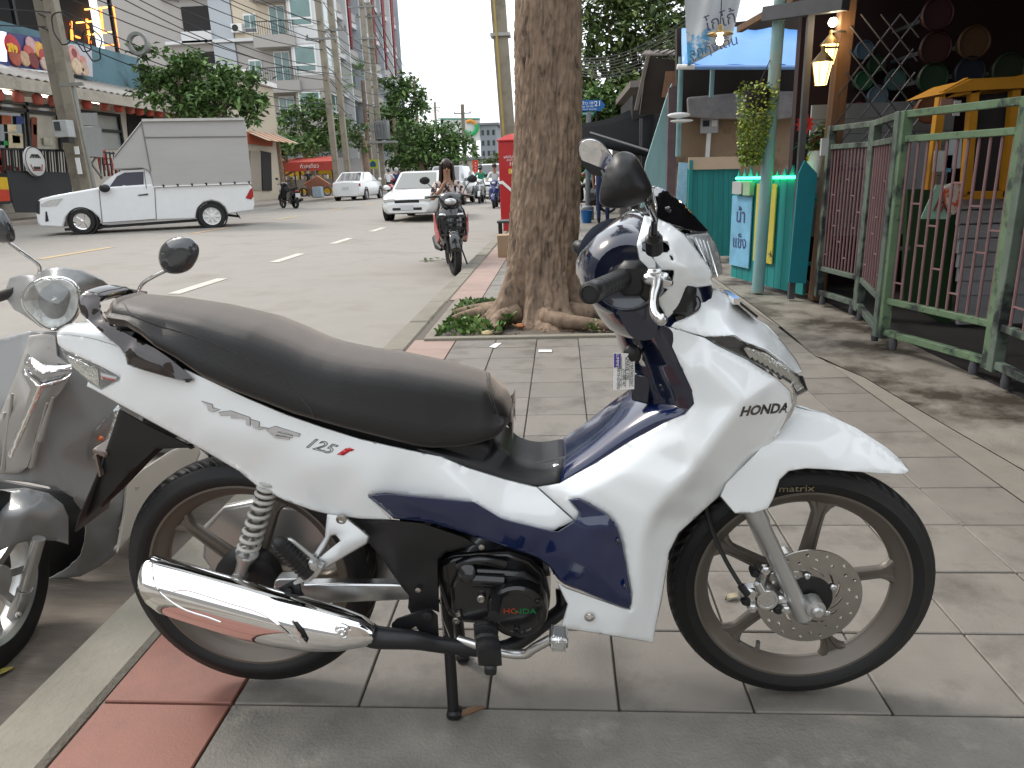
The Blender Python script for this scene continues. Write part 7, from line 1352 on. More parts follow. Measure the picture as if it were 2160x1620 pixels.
    q = MB(); q.tube([(-.3, -.13, .25), (-.5, -.17, .28), (-.95, -.18, .36)], [.025, .055, .06], 14); build('exhaust', q, M_BLKF, t)
    for s_ in (-1, 1): q = MB(); q.tube([(-.55, s_*.13, .62), (-.66, s_*.13, .3)], .03, 10); build('shock', q, M_BLKF, t)
    # handlebar head
    hx, hz = .30, 1.0; q = MB(); rows = []
    for x, zl, zu, w in ((.40, .90, .95, .07), (.385, .86, 1.0, .13), (.33, .86, 1.05, .16), (.26, .90, 1.06, .14), (.2, .95, 1.03, .08)): rows.append([(x, -w, (zl+zu)/2), (x, -w*.8, zu-.01), (x, 0, zu+.01), (x, w*.8, zu-.01), (x, w, (zl+zu)/2), (x, w*.7, zl), (x, 0, zl-.02), (x, -w*.7, zl)])
    q.grid(rows, closed=True); q.f += [tuple(range(8)), tuple(32+i for i in range(8))[::-1]]; q.m += [0, 0]; o = build('handlebar_cover', q, body, t, ang=60); bm_ = bmesh.new(); bm_.from_mesh(o.data); bmesh.ops.recalc_face_normals(bm_, faces=bm_.faces); bm_.to_mesh(o.data); bm_.free()
    for s_ in (-1, 1):
        q = MB(); q.tube([(.27, s_*.1, 1.0), (.22, s_*.2, 1.01), (.19, s_*.33, 1.0)], [.014, .018, .018], 10); build('grip', q, M_GRIP, t); q = MB(); q.tube([(.25, s_*.17, 1.03), (.27, s_*.33, 1.0)], .006, 6); build('lever', q, M_ALU, t)
        q = MB(); q.tube([(.25, s_*.18, 1.03), (.26, s_*.22, 1.12), (.22, s_*.3, 1.2)], .006, 6); build('mirror_stem', q, M_BLKF, t); q = MB(); q.ball((.215, s_*.32, 1.22), (.018, .07, .05), 12, 8); build('mirror', q, M_BLK, t)
        q = MB(); q.box((.42, s_*.12, .76), (.05, .1, .06), Matrix.Rotation(s_*.5, 3, 'Z'), .015); build('headlight', q, M_HEAD, t)
    q = MB(); q.ball((.40, 0, .94), (.03, .08, .045), 12, 8); build('front_lamp', q, M_HEAD, t)
    if basket:
        B0 = (.60, 0, .64); 
        for z in (.52, .60, .68, .76): q = MB(); q.tube([(.47, -.17, z), (.73, -.17, z), (.73, .17, z), (.47, .17, z)], .008, 6, closed=True); build('basket_hoop', q, M_BLKF, t)
        for i in range(9):
            y = -.16+i*.04; q = MB(); q.tube([(.72, y, .52), (.735, y, .76)], .005, 5); build('basket_wire', q, M_BLKF, t)
        for s_ in (-1, 1):
            for i in range(6): q = MB(); q.tube([(.48+i*.05, s_*.17, .52), (.48+i*.05, s_*.172, .76)], .005, 5); build('basket_wire', q, M_BLKF, t)
        q = MB(); q.box((.60, 0, .52), (.26, .33, .01)); build('basket_floor', q, M_BLKF, t)
    q = MB(); q.tube([(.1, .14, .27), (.05, .22, .02)], .011, 8); build('side_stand', q, M_BLKF, t)
    t.location = loc; t.rotation_euler = (0, 0, rz); return t
M_REDP = mat('scooter_red', (.45, .03, .04), .25, coat=1, var=.03); M_BLKP = mat('scooter_black', (.012, .012, .014), .15, coat=1, var=0); M_SILP = mat('scooter_silver', (.5, .5, .5), .25, metal=.4, coat=1, var=0); M_BLUP = mat('scooter_blue', (.02, .035, .16), .2, coat=1, var=0)
hw_ = math.atan2(-1.0, .20)
fx_ = (-1.37, 9.72); bx_ = (fx_[0]-math.cos(hw_)*.64, fx_[1]-math.sin(hw_)*.64)
scooter('scooter', 'black and red scooter with front basket standing at the kerb under a woman', (bx_[0]-.04, bx_[1], -.118), hw_, M_BLKP, M_REDP, basket=True, r=.285, steer=.15)
wp = ride(.0, .02, (.46, 1.1), foot=(.44, .44)); wp.update({'elr': (.12, -.26, 1.06), 'wrr': (.18, -.11, 1.21), 'har': (.19, -.06, 1.29)})
M_FLOR = mat('floral_blouse', hexc('C9B9B2'), .8, var=.25, vscale=9, stain=(hexc('3A2428'), 13, .5, .53))
person('woman with long brown hair in a floral blouse sitting behind the scooter handlebars', (bx_[0]-.04-math.cos(hw_)*.26, bx_[1]-math.sin(hw_)*.26, -.118), hw_, wp, M_FLOR, mat('skirt_brown', (.12, .08, .07), .8), mat('sandal', (.25, .16, .12), .7), hair='long', sleeve=.48, face=True, scale=.9)
gp = G(1012, 430, -.08); scooter('scooter', 'silver scooter ridden by the man in the green jacket', (gp[0], gp[1]+.65, -.08), -math.pi/2, M_SILP, None); person('scooter rider in a green jacket and dark helmet riding towards the camera', (gp[0], gp[1]+.95, -.08), -math.pi/2, ride(), mat('jacket_green', (.02, .3, .16), .7), M_BLKF, M_BLKF, helmet=M_BLKP, sleeve=1)
gp = G(1042, 440, -.1); scooter('scooter', 'blue scooter ridden by the man in the white shirt', (gp[0], gp[1]+.65, -.1), -math.pi/2, M_BLUP, None); person('bareheaded scooter rider in a white shirt on the blue scooter', (gp[0], gp[1]+.95, -.1), -math.pi/2, ride(), mat('shirt_white', (.65, .65, .66), .8), mat('trousers_blue', (.03, .04, .1), .8), M_BLKF, sleeve=.5)
p1 = G(594, 437, .1); p2 = G(628, 438, .1); d_ = math.atan2(p1[1]-p2[1], p1[0]-p2[0]); scooter('scooter', 'black scooter parked alone at the far kerb before the food carts', ((p1[0]+p2[0])/2, (p1[1]+p2[1])/2, .06), d_, M_BLKP, M_BLKP, r=.3)
gp = G(830, 415, .06); scooter('scooter', 'red tailed scooter carrying two people past the white sedan', (gp[0], gp[1], .05), math.pi/2, M_REDP, None); person('person in a white shirt on the back of the far scooter', (gp[0]-.1, gp[1]-.5, .05), math.pi/2, ride(), mat('shirt_white', (.65, .65, .66), .8), M_BLKF, M_BLKF, helmet=M_BLKP); person('person in a navy jacket steering the far scooter', (gp[0]+.25, gp[1]+.1, .05), math.pi/2, ride(), mat('jacket_navy', (.03, .035, .12), .8), M_BLKF, M_BLKF, helmet=mat('helmet_grey', (.4, .4, .42), .3))
gp = G(1228, 452, 0); scooter('scooter', 'dark scooter ridden along the pavement behind the tree', (gp[0]+.1, gp[1]+.3, 0), math.radians(170), M_BLKP, None); person('scooter rider in a teal shirt and dark helmet behind the tree trunk', (gp[0]+.32, gp[1]+.25, 0), math.radians(170), ride(), mat('shirt_teal', (.02, .2, .26), .8), M_BLKF, M_BLKF, helmet=mat('helmet_blue', (.03, .03, .07), .3), sleeve=.5)
gp = G(1272, 472, 0); st_p = {'har': (.1, -.2, .86), 'wrr': (.08, -.22, .93)}; person('person in dark blue denim standing behind the motorcycle mirrors', (gp[0], gp[1], 0), math.radians(80), st_p, mat('denim_top', (.02, .035, .11), .85), mat('denim', (.02, .035, .10), .85), M_BLKF, scale=.98)
gp = G(655, 416, .17); person('street vendor in black with her back to the road at the food cart', (gp[0], gp[1], .17), math.radians(100), {}, M_BLKF, mat('trousers_brown', (.12, .07, .04), .8), M_BLKF, sleeve=.3); gp = G(645, 414, .17); person('customer in dark clothes beside the food cart umbrella pole', (gp[0], gp[1]+1, .17), math.radians(120), {}, mat('shirt_grey', (.1, .09, .09), .8), M_BLKF, M_BLKF)
# ---- food carts
for k, (u, v, lab, c) in enumerate(((600, 415, 'street food cart with orange tarpaulin roof before the yellow wall', 'A85A45'), (665, 414, 'street food cart under a red banner canopy before the yellow wall', 'A84238'))):
    p = G(u, v, .17); t_ = thing('food_cart', lab, 'cart', tuple(p)); boxp('counter', (p[0], p[1]+.6, .95), (2.4, 1.0, .6), mat('cart_steel', hexc('8C8A86'), .4, metal=.4, var=.15), t_)
    for sx in (-1, 1):
        for sy in (.15, 1.05): q = MB(); q.bar((p[0]+sx*1.25, p[1]+sy, .17), (p[0]+sx*1.25, p[1]+sy, 2.3), .06); build('post', q, M_BLKF, t_)
    q = MB(); q.prism([(p[0]-1.5, p[1]-.5, 2.25), (p[0]+1.5, p[1]-.5, 2.2), (p[0]+1.4, p[1]+1.4, 2.65), (p[0]-1.5, p[1]+1.4, 2.6)], (0, 0, .05)); build('canopy', q, mat('cart_'+c, hexc(c), .7, var=.15, vscale=2), t_, smooth=False); boxp('valance', (p[0], p[1]-.5, 2.05), (3.0, .03, .55), mat('cart_'+c, hexc(c), .7), t_)
    lettering('banner_lettering', 'ก๋วยเตี๋ยว' if k else 'หมูปิ้ง', (p[0], p[1]-.53, 2.05), (1, 0, 0), (0, 0, 1), .34, M_PAP, t_)
    for sx in (-.8, .8): q = MB(); q.ring((p[0]+sx, p[1]+.1, .45), (0, 1, 0), [(.28, -.03), (.22, -.03), (.22, .03), (.28, .03)], 20); build('wheel', q, M_TY2, t_)
    for i in range(4): q = MB(); q.lathe((p[0]-.8+i*.5, p[1]+.5, 1.25), (0, 0, 1), [(.16, 0), (.18, .25), (.1, .3)], 12); build('pot', q, M_ALU, t_)
for k, (u, v, rz) in enumerate(((628, 396, .5), (678, 402, -.6))):
    p = G(u, v+14, .17); q = MB(); q.box((p[0], p[1]-.6, .95), (1.3, .06, 1.0), Matrix.Rotation(.9, 3, 'X') @ Matrix.Rotation(rz, 3, 'Y')); tag(build('menu_board', q, mat('board_salmon', hexc('B88068'), .7), None, org=(p[0], p[1], .17), smooth=False), 'tilted salmon pink board leaning at the orange cart' if k == 0 else 'tilted salmon pink board leaning at the red banner cart', 'board')
p = G(672, 417, .17); q = MB(); q.box((p[0], p[1], .5), (.55, .45, .62), bev=.03); tag(build('ice_box', q, mat('icebox_blue', hexc('8FA0AC'), .5), None, org=(p[0], p[1], .17)), 'pale blue ice box on the pavement beside the red banner cart', 'box')
p = G(606, 402, .17); t_ = thing('plastic_crate', 'turquoise plastic crate stacked by the orange cart', 'crate', tuple(p)); boxp('crate_body', (p[0], p[1]-.8, .7), (.8, .5, .5), mat('crate_teal', hexc('4A8A80'), .5), t_); boxp('crate_rim', (p[0], p[1]-.8, .97), (.86, .56, .06), mat('crate_teal', hexc('4A8A80'), .5), t_)
tr_b = thing('leafy_twig', 'fallen leafy twig on the road beside the scooter wheel', 'twig', tuple(G(925, 551, -.11))); q = MB(); p = Vector(G(925, 551, -.11)); rr_ = random.Random(8)
for i in range(22): b = p+Vector((rr_.uniform(-.25, .25), rr_.uniform(-.12, .12), .01+rr_.random()*.04)); a = rr_.uniform(0, 6.28); d = Vector((math.cos(a), math.sin(a), .3))*.09; x = Vector((-math.sin(a), math.cos(a), .1))*.025; q.mi = rr_.choice((0, 1, 2)); q.add([b, b+d*.5+x, b+d, b+d*.5-x], [(0, 1, 2, 3)])
q.mi = 0; build('leaves', q, LF2, tr_b, smooth=False); q = MB(); q.tube([p+Vector((-.3, 0, .01)), p+Vector((.25, .03, .02))], .004, 5); build('stem', q, M_BARK, tr_b)
# ================================================================= right-hand side: restaurant fence, gates, awnings
def slabY(name, Y, pts, t, m, parent, **k):
    q = MB(); q.prism([AY(u, v, Y) for u, v in pts], (0, t, 0)); return build(name, q, m, parent, smooth=False, **k)
def one(o, label, cat, group=None): return tag(o, label, cat, group)
def loneY(name, label, cat, Y, pts, t, m, group=None, **k): return one(slabY(name, Y, pts, t, m, None, org=tuple(AY(*pts[0], Y)), **k), label, cat, group)
M_TEAL = mat('turquoise_paint', hexc('1E7F7E'), .6, var=.12, vscale=5, bump=.15, bscale=30, stretch=(3, 3, .5), stain=(hexc('2A5F60'), 4, .58, .75), rnd=.08)
M_TEAL2 = mat('teal_board_paint', hexc('0E6F7A'), .6, var=.1, vscale=4)
M_WOOD = mat('old_wood', hexc('5E4530'), .8, var=.3, vscale=5, stretch=(4, 4, .5), bump=.3, bscale=20)
M_DSTEEL = mat('dark_steel_post', hexc('45464A'), .55, var=.2, vscale=6)
M_GREEN = mat('pale_green_paint', hexc('5C7257'), .6, var=.2, vscale=9, stain=(hexc('2A3230'), 7, .53, .64), bump=.1)
M_GREEN2 = mat('worn_steel_paint', hexc('59655A'), .6, var=.2, vscale=9, stain=(hexc('1E2324'), 5, .46, .6), bump=.15)
M_BARP = mat('pink_bar_paint', hexc('765A5B'), .6, var=.15, vscale=12)
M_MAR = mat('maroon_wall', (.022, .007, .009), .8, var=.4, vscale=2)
M_GPL = mat('grey_plank', hexc('8E8E90'), .7, var=.1, vscale=3, rnd=.06)
RH = thing('open_restaurant', 'dark open fronted restaurant with low roof, maroon walls and hanging baskets', 'building', (3.4, 5, 0))
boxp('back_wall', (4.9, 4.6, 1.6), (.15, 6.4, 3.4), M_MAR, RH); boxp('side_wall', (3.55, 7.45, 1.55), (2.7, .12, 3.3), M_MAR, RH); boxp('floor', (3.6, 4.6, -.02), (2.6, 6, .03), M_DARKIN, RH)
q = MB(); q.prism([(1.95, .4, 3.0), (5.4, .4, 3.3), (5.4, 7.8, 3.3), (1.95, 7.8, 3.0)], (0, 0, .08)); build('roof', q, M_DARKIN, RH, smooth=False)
for y in (1.0, 2.6, 4.2, 5.8, 7.4): q = MB(); q.bar((1.95, y, 2.94), (5.3, y, 3.24), .09); build('rafter', q, M_DSTEEL, RH)
q = MB(); q.bar(AY(1615, 30, 7.05), AY(1785, 5, 6.3), .085, .11); build('beam', q, M_DSTEEL, RH); q = MB(); q.bar(AY(1560, 62, 8.6), AY(1680, -6, 7.2), .06); build('purlin', q, M_WOOD, RH)
# plank wall, counters inside
for i in range(9):
    z = .55+i*.13; q = MB(); q.box((2.9, 7.2-.02, z), (1.25, .03, .126)); build('grey_board', q, M_GPL, RH, smooth=False)
for i in range(9):
    q = MB(); p = AY(2020, 668-i*30, 5.3); q.box((p[0]+.75, 5.3, p[2]), (1.5, .04, .105)); build('counter_board', q, M_GPL, RH, smooth=False)
slabY('green_panel', 5.45, [(1915, 400), (2022, 395), (2005, 690), (1905, 640)], .05, mat('deep_green', hexc('1E3A1C'), .6, var=.1), RH); slabY('white_ledge', 5.9, [(1870, 300), (1975, 290), (1968, 420), (1868, 410)], .04, M_GPL, RH)
for a, b in (((1990, 200), (2165, 165)), ((2055, 172), (2035, 410)), ((2140, 190), (2118, 415)), ((2035, 412), (2160, 410)), ((1988, 200), (2040, 172)), ((1985, 205), (1960, 400))): q = MB(); q.bar(AY(*a, 5.2), AY(*b, 5.2), .055, .05); build('booth_frame', q, mat('booth_yellow', hexc('A87412'), .6, var=.15, vscale=6), RH)
slabY('booth_window', 5.26, [(2058, 200), (2140, 195), (2120, 405), (2040, 405)], .03, M_DARKIN, RH); slabY('booth_roof', 5.15, [(1985, 198), (2050, 166), (2170, 160), (2170, 185), (2060, 190)], .5, MATS['booth_yellow'], RH)
loneY('menu_poster', 'pale green handwritten poster hung behind the near gate bars', 'poster', 4.75, [(1942, 462), (1975, 390), (2008, 388), (2020, 430), (2002, 462)], .01, mat('poster_mint', hexc('8FB5A2'), .7, var=.05))
q = MB(); 
for a, b in (((1970, 445), (1990, 400)), ((1982, 448), (1998, 415)), ((1998, 450), (2012, 428)), ((1988, 425), (2002, 452))): q.tube([AY(*a, 4.74), AY(*b, 4.74)], .006, 5)
one(build('poster_writing', q, mat('marker_red', (.2, .04, .03), .7), None, org=tuple(AY(1990, 430, 4.74))), 'red marker strokes on the pale green poster', 'writing')
loneY('plastic_bag', 'white and orange plastic bag hanging at the gate', 'bag', 4.68, [(1992, 395), (2015, 385), (2036, 392), (2030, 440), (2012, 455), (1999, 430)], .05, mat('bag_white', hexc('B9AAA0'), .4, var=.1, stain=(hexc('B0461E'), 9, .5, .55)), bevel=.01)
for k, (u, v, w, h, c, lb) in enumerate(((1998, 225, 24, 34, '7E5A50', 'brown notice card above the near gate rail'), (2021, 228, 14, 32, '9A9A98', 'small grey notice card above the near gate rail'), (1985, 340, 26, 44, 'B5B5B2', 'white papers clipped behind the gate bars'), (2015, 320, 30, 70, 'A9ADAE', 'white ceramic jug shaped sheet behind the gate bars'), (2002, 345, 16, 36, '5C8FA8', 'blue printed leaflet behind the gate bars'))): loneY('notice', lb, 'notice', 4.9, [(u-w/2, v-h/2), (u+w/2, v-h/2), (u+w/2-4, v+h/2), (u-w/2-4, v+h/2)], .01, mat('notice_'+c, hexc(c), .6, var=.1))
# hand-painted phone number board
loneY('phone_board', 'grey board with painted telephone number behind the first gate', 'sign', 6.75, [(1758, 330), (1838, 326), (1832, 362), (1752, 366)], .02, mat('board_pale', hexc('98989A'), .7, var=.05))
o = lettering('painted_number', '0806260', AY(1795, 355, 6.72), (1, -.02, 0), (0, 0, 1), .085, mat('paint_navy', (.03, .03, .08), .7, var=0), None, xs=1.0, org=tuple(AY(1795, 355, 6.72))); one(o, 'dark blue painted number 0806260 on the grey board', 'lettering')
o = lettering('painted_number', '71.47', AY(1815, 322, 6.72), (1, -.02, 0), (0, 0, 1), .07, mat('paint_red', (.25, .05, .05), .7, var=0), None, xs=1.3, org=tuple(AY(1815, 322, 6.72))); one(o, 'faded red painted number above the phone board', 'lettering')
# round baskets on the dark wall
k4 = lambda x, y: (1600+x/3.6, y/3.6)
for i, (x, y, r, c, nm) in enumerate(((800, 380, 60, '4E6478', 'slate blue'), (895, 490, 60, '1E3A28', 'dark green'), (795, 615, 62, '1F5A3C', 'bright green'), (1035, 608, 68, '4F6E68', 'pale teal'), (900, 730, 68, '6A7F90', 'pale blue'), (755, 850, 62, '8A4632', 'brick orange'), (880, 960, 50, '5A2420', 'dull red'), (1290, 830, 92, '7A4A30', 'terracotta'), (1320, 595, 100, '16301E', 'deep green'), (1600, 550, 100, '141C2A', 'dark navy'), (1890, 530, 105, '24301E', 'olive'), (1630, 325, 105, '4A3420', 'bronze'), (1340, 365, 105, '2E1012', 'dark maroon'), (1355, 110, 105, '32141A', 'wine red'))):
    c0 = AY(*k4(x, y), 7.25 if x < 1100 else 6.6); rr = r/3.6*(7.25 if x < 1100 else 6.6)/FPX; t_ = thing('round_basket', nm+' round plastic basket mounted on the dark restaurant wall', 'basket', tuple(c0), 'baskets on the dark wall'); m = mat('basket_'+c, hexc(c), .5, var=.15, vscale=20)
    q = MB(); q.ring(c0, (0, -1, 0), [(rr, 0), (rr*1.05, .015), (rr*.95, .03), (rr*.88, .015)], 28); build('rim', q, m, t_); q = MB(); q.lathe(Vector(c0)+Vector((0, .12, 0)), (0, -1, 0), [(rr*.6, 0), (rr*.66, .005), (rr*.92, .12)], 28); build('bowl', q, m, t_)
    if x > 1100: q = MB(); q.bar((c0[0], c0[1]+.12, c0[2]), (c0[0], 7.4, c0[2]), .03); build('bracket', q, M_DSTEEL, t_)
# lattice of steel rods
LT = thing('steel_lattice', 'diamond lattice of thin steel rods above the folding gates', 'lattice', (2.4, 6.6, 1.4))
for i in range(9):
    for s_ in (1, -1):
        u0 = 1690+i*42; a = (u0 if s_ > 0 else u0+210, 300); b = (u0+210 if s_ > 0 else u0, 30)
        pts = [p for p in [(a[0]+(b[0]-a[0])*t, a[1]+(b[1]-a[1])*t) for t in np.linspace(0, 1, 12)] if 1748+(300-p[1])*.12 < p[0] < 1945]
        if len(pts) > 2: q = MB(); q.tube([AY(*p, 6.45+s_*.008) for p in pts], .007, 5); build('rod', q, M_DSTEEL, LT)
# folding gates
def tp(u, v, Y): return Vector(AY(u, v, Y))
gA, gB, gC, gD, gE = [Vector(p) for p in ((2.18, 6.33, 0), (2.27, 5.72, 0), (2.04, 4.77, 0), (2.28, 3.94, 0), (2.25, 2.9, 0))]
HT = 1.43
def gate(label, a, b, nb, mp, mr, post0, H_=HT, ties=3):
    t = thing('folding_gate', label, 'gate', tuple((a+b)/2)); d = b-a; up = Vector((0, 0, 1))
    for z, w in ((.10, .042), (.30, .038), (H_-.16, .038), (H_-.02, .042)): q = MB(); q.bar(a+up*z+d*.02, b+up*z-d*.02, w, w); build('rail', q, mr, t, bevel=.004)
    q = MB(); q.bar(a+up*.06+d*.0, a+up*(H_+.0), .06); build('post', q, mp, t, bevel=.004); q = MB(); q.bar(b+up*.06, b+up*(H_), .06) if post0 else q.bar(b-d*.03+up*.06, b-d*.03+up*H_, .05); build('post', q, mp, t, bevel=.004)
    for i in range(nb):
        p = a+d*((i+.7)/(nb+.4)); q = MB(); q.tube([p+up*.31, p+up*(H_-.16)], .008, 6); build('bar', q, M_BARP, t)
        for k in range(ties):
            z = .42+((k*.36+(i % 3)*.12)) ; p2 = a+d*((i+1.7)/(nb+.4))
            if i < nb-1 and z < H_-.3 and (i+k) % 2 == 0: q = MB(); q.tube([p+up*z, p2+up*z], .006, 5); build('tie', q, M_BARP, t)
    for e in (a+d*.12, b-d*.12): q = MB(); q.lathe(e+up*.005+Vector((0, 0, 0)), (0, 0, 1), [(.02, 0), (.025, .03), (.018, .08)], 10); build('caster', q, M_DSTEEL, t)
    return t
gate('worn dark steel gate panel with close bars next to the wooden post', gA, gB, 12, M_GREEN2, M_GREEN2, True)
gB2 = gB+(gC-gB)*.06; gate('narrow pinkish barred gate panel folded between its neighbours', gB2, gC, 9, M_GREEN2, M_GREEN2, True, ties=4)
gC2 = gC+(gD-gC)*.05; gate('pale green gate panel with wide spaced bars and padlock', gC2, gD, 11, M_GREEN, M_GREEN, True)
gD2 = gD+(gE-gD)*.05; gate('last green gate panel running on past the black stained post', gD2, gE, 8, M_GREEN2, M_GREEN2, True)
q = MB(); q.box(gC+Vector((.07, .0, .62)), (.13, .02, .025)); q.box(gC+Vector((.03, -.02, .56)), (.03, .03, .06), bev=.005); one(build('gate_bolt', q, mat('bolt_steel', hexc('6F7270'), .4, metal=.7), None, org=tuple(gC+Vector((.07, 0, .6)))), 'steel sliding bolt on the pale green gate post', 'bolt')
# wooden post, lamps
def lone(name, label, cat, mb, m, org, **k): o = build(name, mb, m, None, org=org, **k); return one(o, label, cat)
q = MB(); a = Vector(G(1722, 632)); q.bar(a, AY(1790, -20, a[1]), .125, .11); lone('wooden_post', 'weathered brown wooden post beside the first gate', 'post', q, M_WOOD, tuple(a), smooth=False, bevel=.006)
q = MB(); p = tp(1738, 310, 6.2); q.box(p, (.05, .03, .13)); lone('switch_box', 'small grey switch box on the wooden post', 'box', q, MATS['meter_pale'], tuple(p), smooth=False)
q = MB(); q.tube([AY(1793, 25, 6.5), AY(1770, 285, 6.5)], .018, 8); lone('light_strip', 'warm glowing LED strip standing beside the wooden post', 'lamp', q, mat('warm_strip', (1, .72, .34), .5, var=0, emit=7), tuple(AY(1780, 285, 6.5)))
def lantern(u, v, Y, s_, label):
    c = tp(u, v, Y); t_ = thing('wall_lantern', label, 'lantern', tuple(c)); q = MB(); q.lathe(c, (0, 0, 1), [(.035*s_, -.075*s_), (.06*s_, .055*s_)], 6); build('glass', q, mat('lantern_glow', (1, .62, .2), .4, var=0, emit=3.2), t_, smooth=False)
    q = MB(); q.lathe(c, (0, 0, 1), [(.07*s_, .055*s_), (.045*s_, .085*s_), (.012*s_, .12*s_), (.01*s_, .15*s_)], 6); build('cap', q, mat('brass_dark', (.16, .11, .05), .4, metal=.7), t_, smooth=False)
    for i in range(6): a = math.pi*i/3; q = MB(); q.bar(c+Vector((.035*math.cos(a), .035*math.sin(a), -.075))*s_, c+Vector((.06*math.cos(a), .06*math.sin(a), .055))*s_, .006); build('rib', q, MATS['brass_dark'], t_)
    q = MB(); q.bar(c+Vector((0, 0, .14*s_)), c+Vector((.12, .02, .14*s_)), .014); build('arm', q, M_BLKF, t_)
lantern(1733, 152, 6.25, 1.25, 'glowing hexagonal lantern on the wooden post'); lantern(1749, 112, 6.4, 1.1, 'second glowing lantern behind the wooden post')
c = tp(1757, 47, 6.5); q = MB(); q.ball(c, .035, 14, 10); lone('bulb', 'bare glowing bulb under the steel beam', 'lamp', q, mat('bulb_glow', (1, .85, .6), .4, var=0, emit=14), tuple(c))
pl_ = bpy.data.lights.new('lantern_light', 'POINT'); pl_.energy = 2.5; pl_.color = (1, .72, .4); pl_.shadow_soft_size = .05; lo_ = bpy.data.objects.new('lantern_light', pl_); link(lo_); lo_.location = c+Vector((-.02, -.14, -.06))
c = tp(1519, 72, 9); PD = thing('pendant_lamp', 'brass pendant lamp with glowing bulb hanging before the banner', 'lamp', tuple(c)); q = MB(); q.lathe(c, (0, 0, 1), [(.145, -.005), (.14, .01), (.05, .03), (.025, .045), (.022, .09), (.01, .1)], 24); build('shade', q, mat('brass', (.3, .2, .08), .35, metal=.9), PD); q = MB(); q.lathe(c, (0, 0, 1), [(.018, 0), (.04, -.06), (.03, -.1), (0, -.115)], 14); build('bulb', q, MATS['bulb_glow'], PD); q = MB(); q.tube([c+Vector((0, 0, .09)), c+Vector((0, 0, .8))], .006, 5); build('cord', q, M_BLKF, PD)
# posts
b_ = Vector(G(1598, 616)); q = MB(); q.tube([b_, Vector(AY(1646, 0, b_[1]))], [.055, .052], 18); lone('round_post', 'pale turquoise round steel post by the picket fence', 'post', q, mat('pale_teal_post', hexc('7A9C9E'), .5, var=.1, vscale=3, stain=(hexc('A5906E'), 1.2, .5, .7)), tuple(b_))
b_ = Vector(G(1668, 630)); q = MB(); q.bar(b_, AY(1712, 10, b_[1]), .05, .05); lone('square_post', 'thin dark square steel post between fence and teal board', 'post', q, M_DSTEEL, tuple(b_), smooth=False)
loneY('fence_board', 'large pointed teal board standing beside the wooden post', 'board', 6.5, [(1664, 596), (1700, 598), (1724, 366), (1698, 338), (1685, 366)], .03, M_TEAL2)
q = MB(); p = G(1690, 620); q.ball((p[0], p[1], .07), (.075, .06, .075), 10, 7); lone('rock', 'grey rock at the foot of the teal board', 'stone', q, M_SLAB, tuple(p))
# picket fence, plank by plank
FN = thing('picket_fence', 'turquoise picket fence with zigzag top beside the round post', 'fence', (1.95, 7.2, 0)); a = Vector((1.80, 7.86, 0)); b = Vector((2.15, 6.60, 0)); d = b-a; n_ = 11
for i in range(n_):
    p0 = a+d*(i/n_); p1 = a+d*((i+.94)/n_); h = .98+.02*(i % 3); nr = Vector((d.y, -d.x, 0)).normalized()*.016; q = MB(); m_ = (p0+p1)/2
    q.prism([p0+Vector((0, 0, .03)), p1+Vector((0, 0, .03)), p1+Vector((0, 0, h)), m_+Vector((0, 0, h+.12)), p0+Vector((0, 0, h))], nr); build('picket', q, M_TEAL, FN, smooth=False)
for z in (.3, .85): q = MB(); q.bar(a+Vector((.03, .01, z)), b+Vector((.03, .01, z)), .05, .03); build('rail', q, M_TEAL, FN)
off = Vector((d.y, -d.x, 0)).normalized()
fpt = lambda t, z, o_: a+d*t+Vector((0, 0, z))+off*o_
sgn_ = 1 if (fpt(0, 0, 1)-a).dot(Vector(CP)-a) > 0 else -1
fp2 = lambda t, z, o_=.02: fpt(t, z, o_*sgn_)
q = MB(); q.tube([fp2(.04, 1.03, .035), fp2(.97, 1.04, .035)], .012, 8); lone('green_light_strip', 'bright green LED strip along the top of the picket fence', 'lamp', q, mat('green_led', (.04, 1, .36), .4, var=0, emit=5), tuple(fp2(0, 1.05)))
dr = d.normalized()
def on_fence(nm, label, cat, t0, t1, z0, z1, m, o_=.03, th=.012): q = MB(); q.prism([fp2(t0, z0, o_), fp2(t1, z0, o_), fp2(t1, z1, o_), fp2(t0, z1, o_)], off*sgn_*th); return lone(nm, label, cat, q, m, tuple(fp2(t0, z0, o_)), smooth=False)
on_fence('ice_banner', 'light blue vinyl banner with Thai lettering on the picket fence', 'banner', .0, .30, .16, .86, mat('banner_sky', hexc('6FA6C4'), .5, var=.25, vscale=5))
for txt, z, s_ in (('น้ำ', .66, .19), ('แข็ง', .40, .17)):
    o = lettering('banner_word', txt, fp2(.15, z, .046), dr, (0, 0, 1), s_, mat('banner_ink', (.05, .05, .16), .6, var=0), None, org=tuple(fp2(.15, z))); one(o, 'dark blue Thai word '+('above' if z > .5 else 'below')+' on the light blue banner', 'lettering')
on_fence('meter', 'grey electricity meter on the picket fence', 'meter box', .06, .20, .88, 1.0, MATS['meter_pale'], .03, .06); on_fence('switch_cover', 'pale green lit plastic cover beside the grey meter', 'box', .21, .31, .87, 1.0, mat('cover_pale', hexc('8FAF8E'), .5), .03, .05)
on_fence('yellow_banner', 'narrow yellow vinyl banner behind the round post', 'banner', .36, .62, .25, .98, mat('banner_yellow', hexc('B9AE4A'), .5, var=.1, stain=(hexc('3A3A30'), 9, .6, .66)))
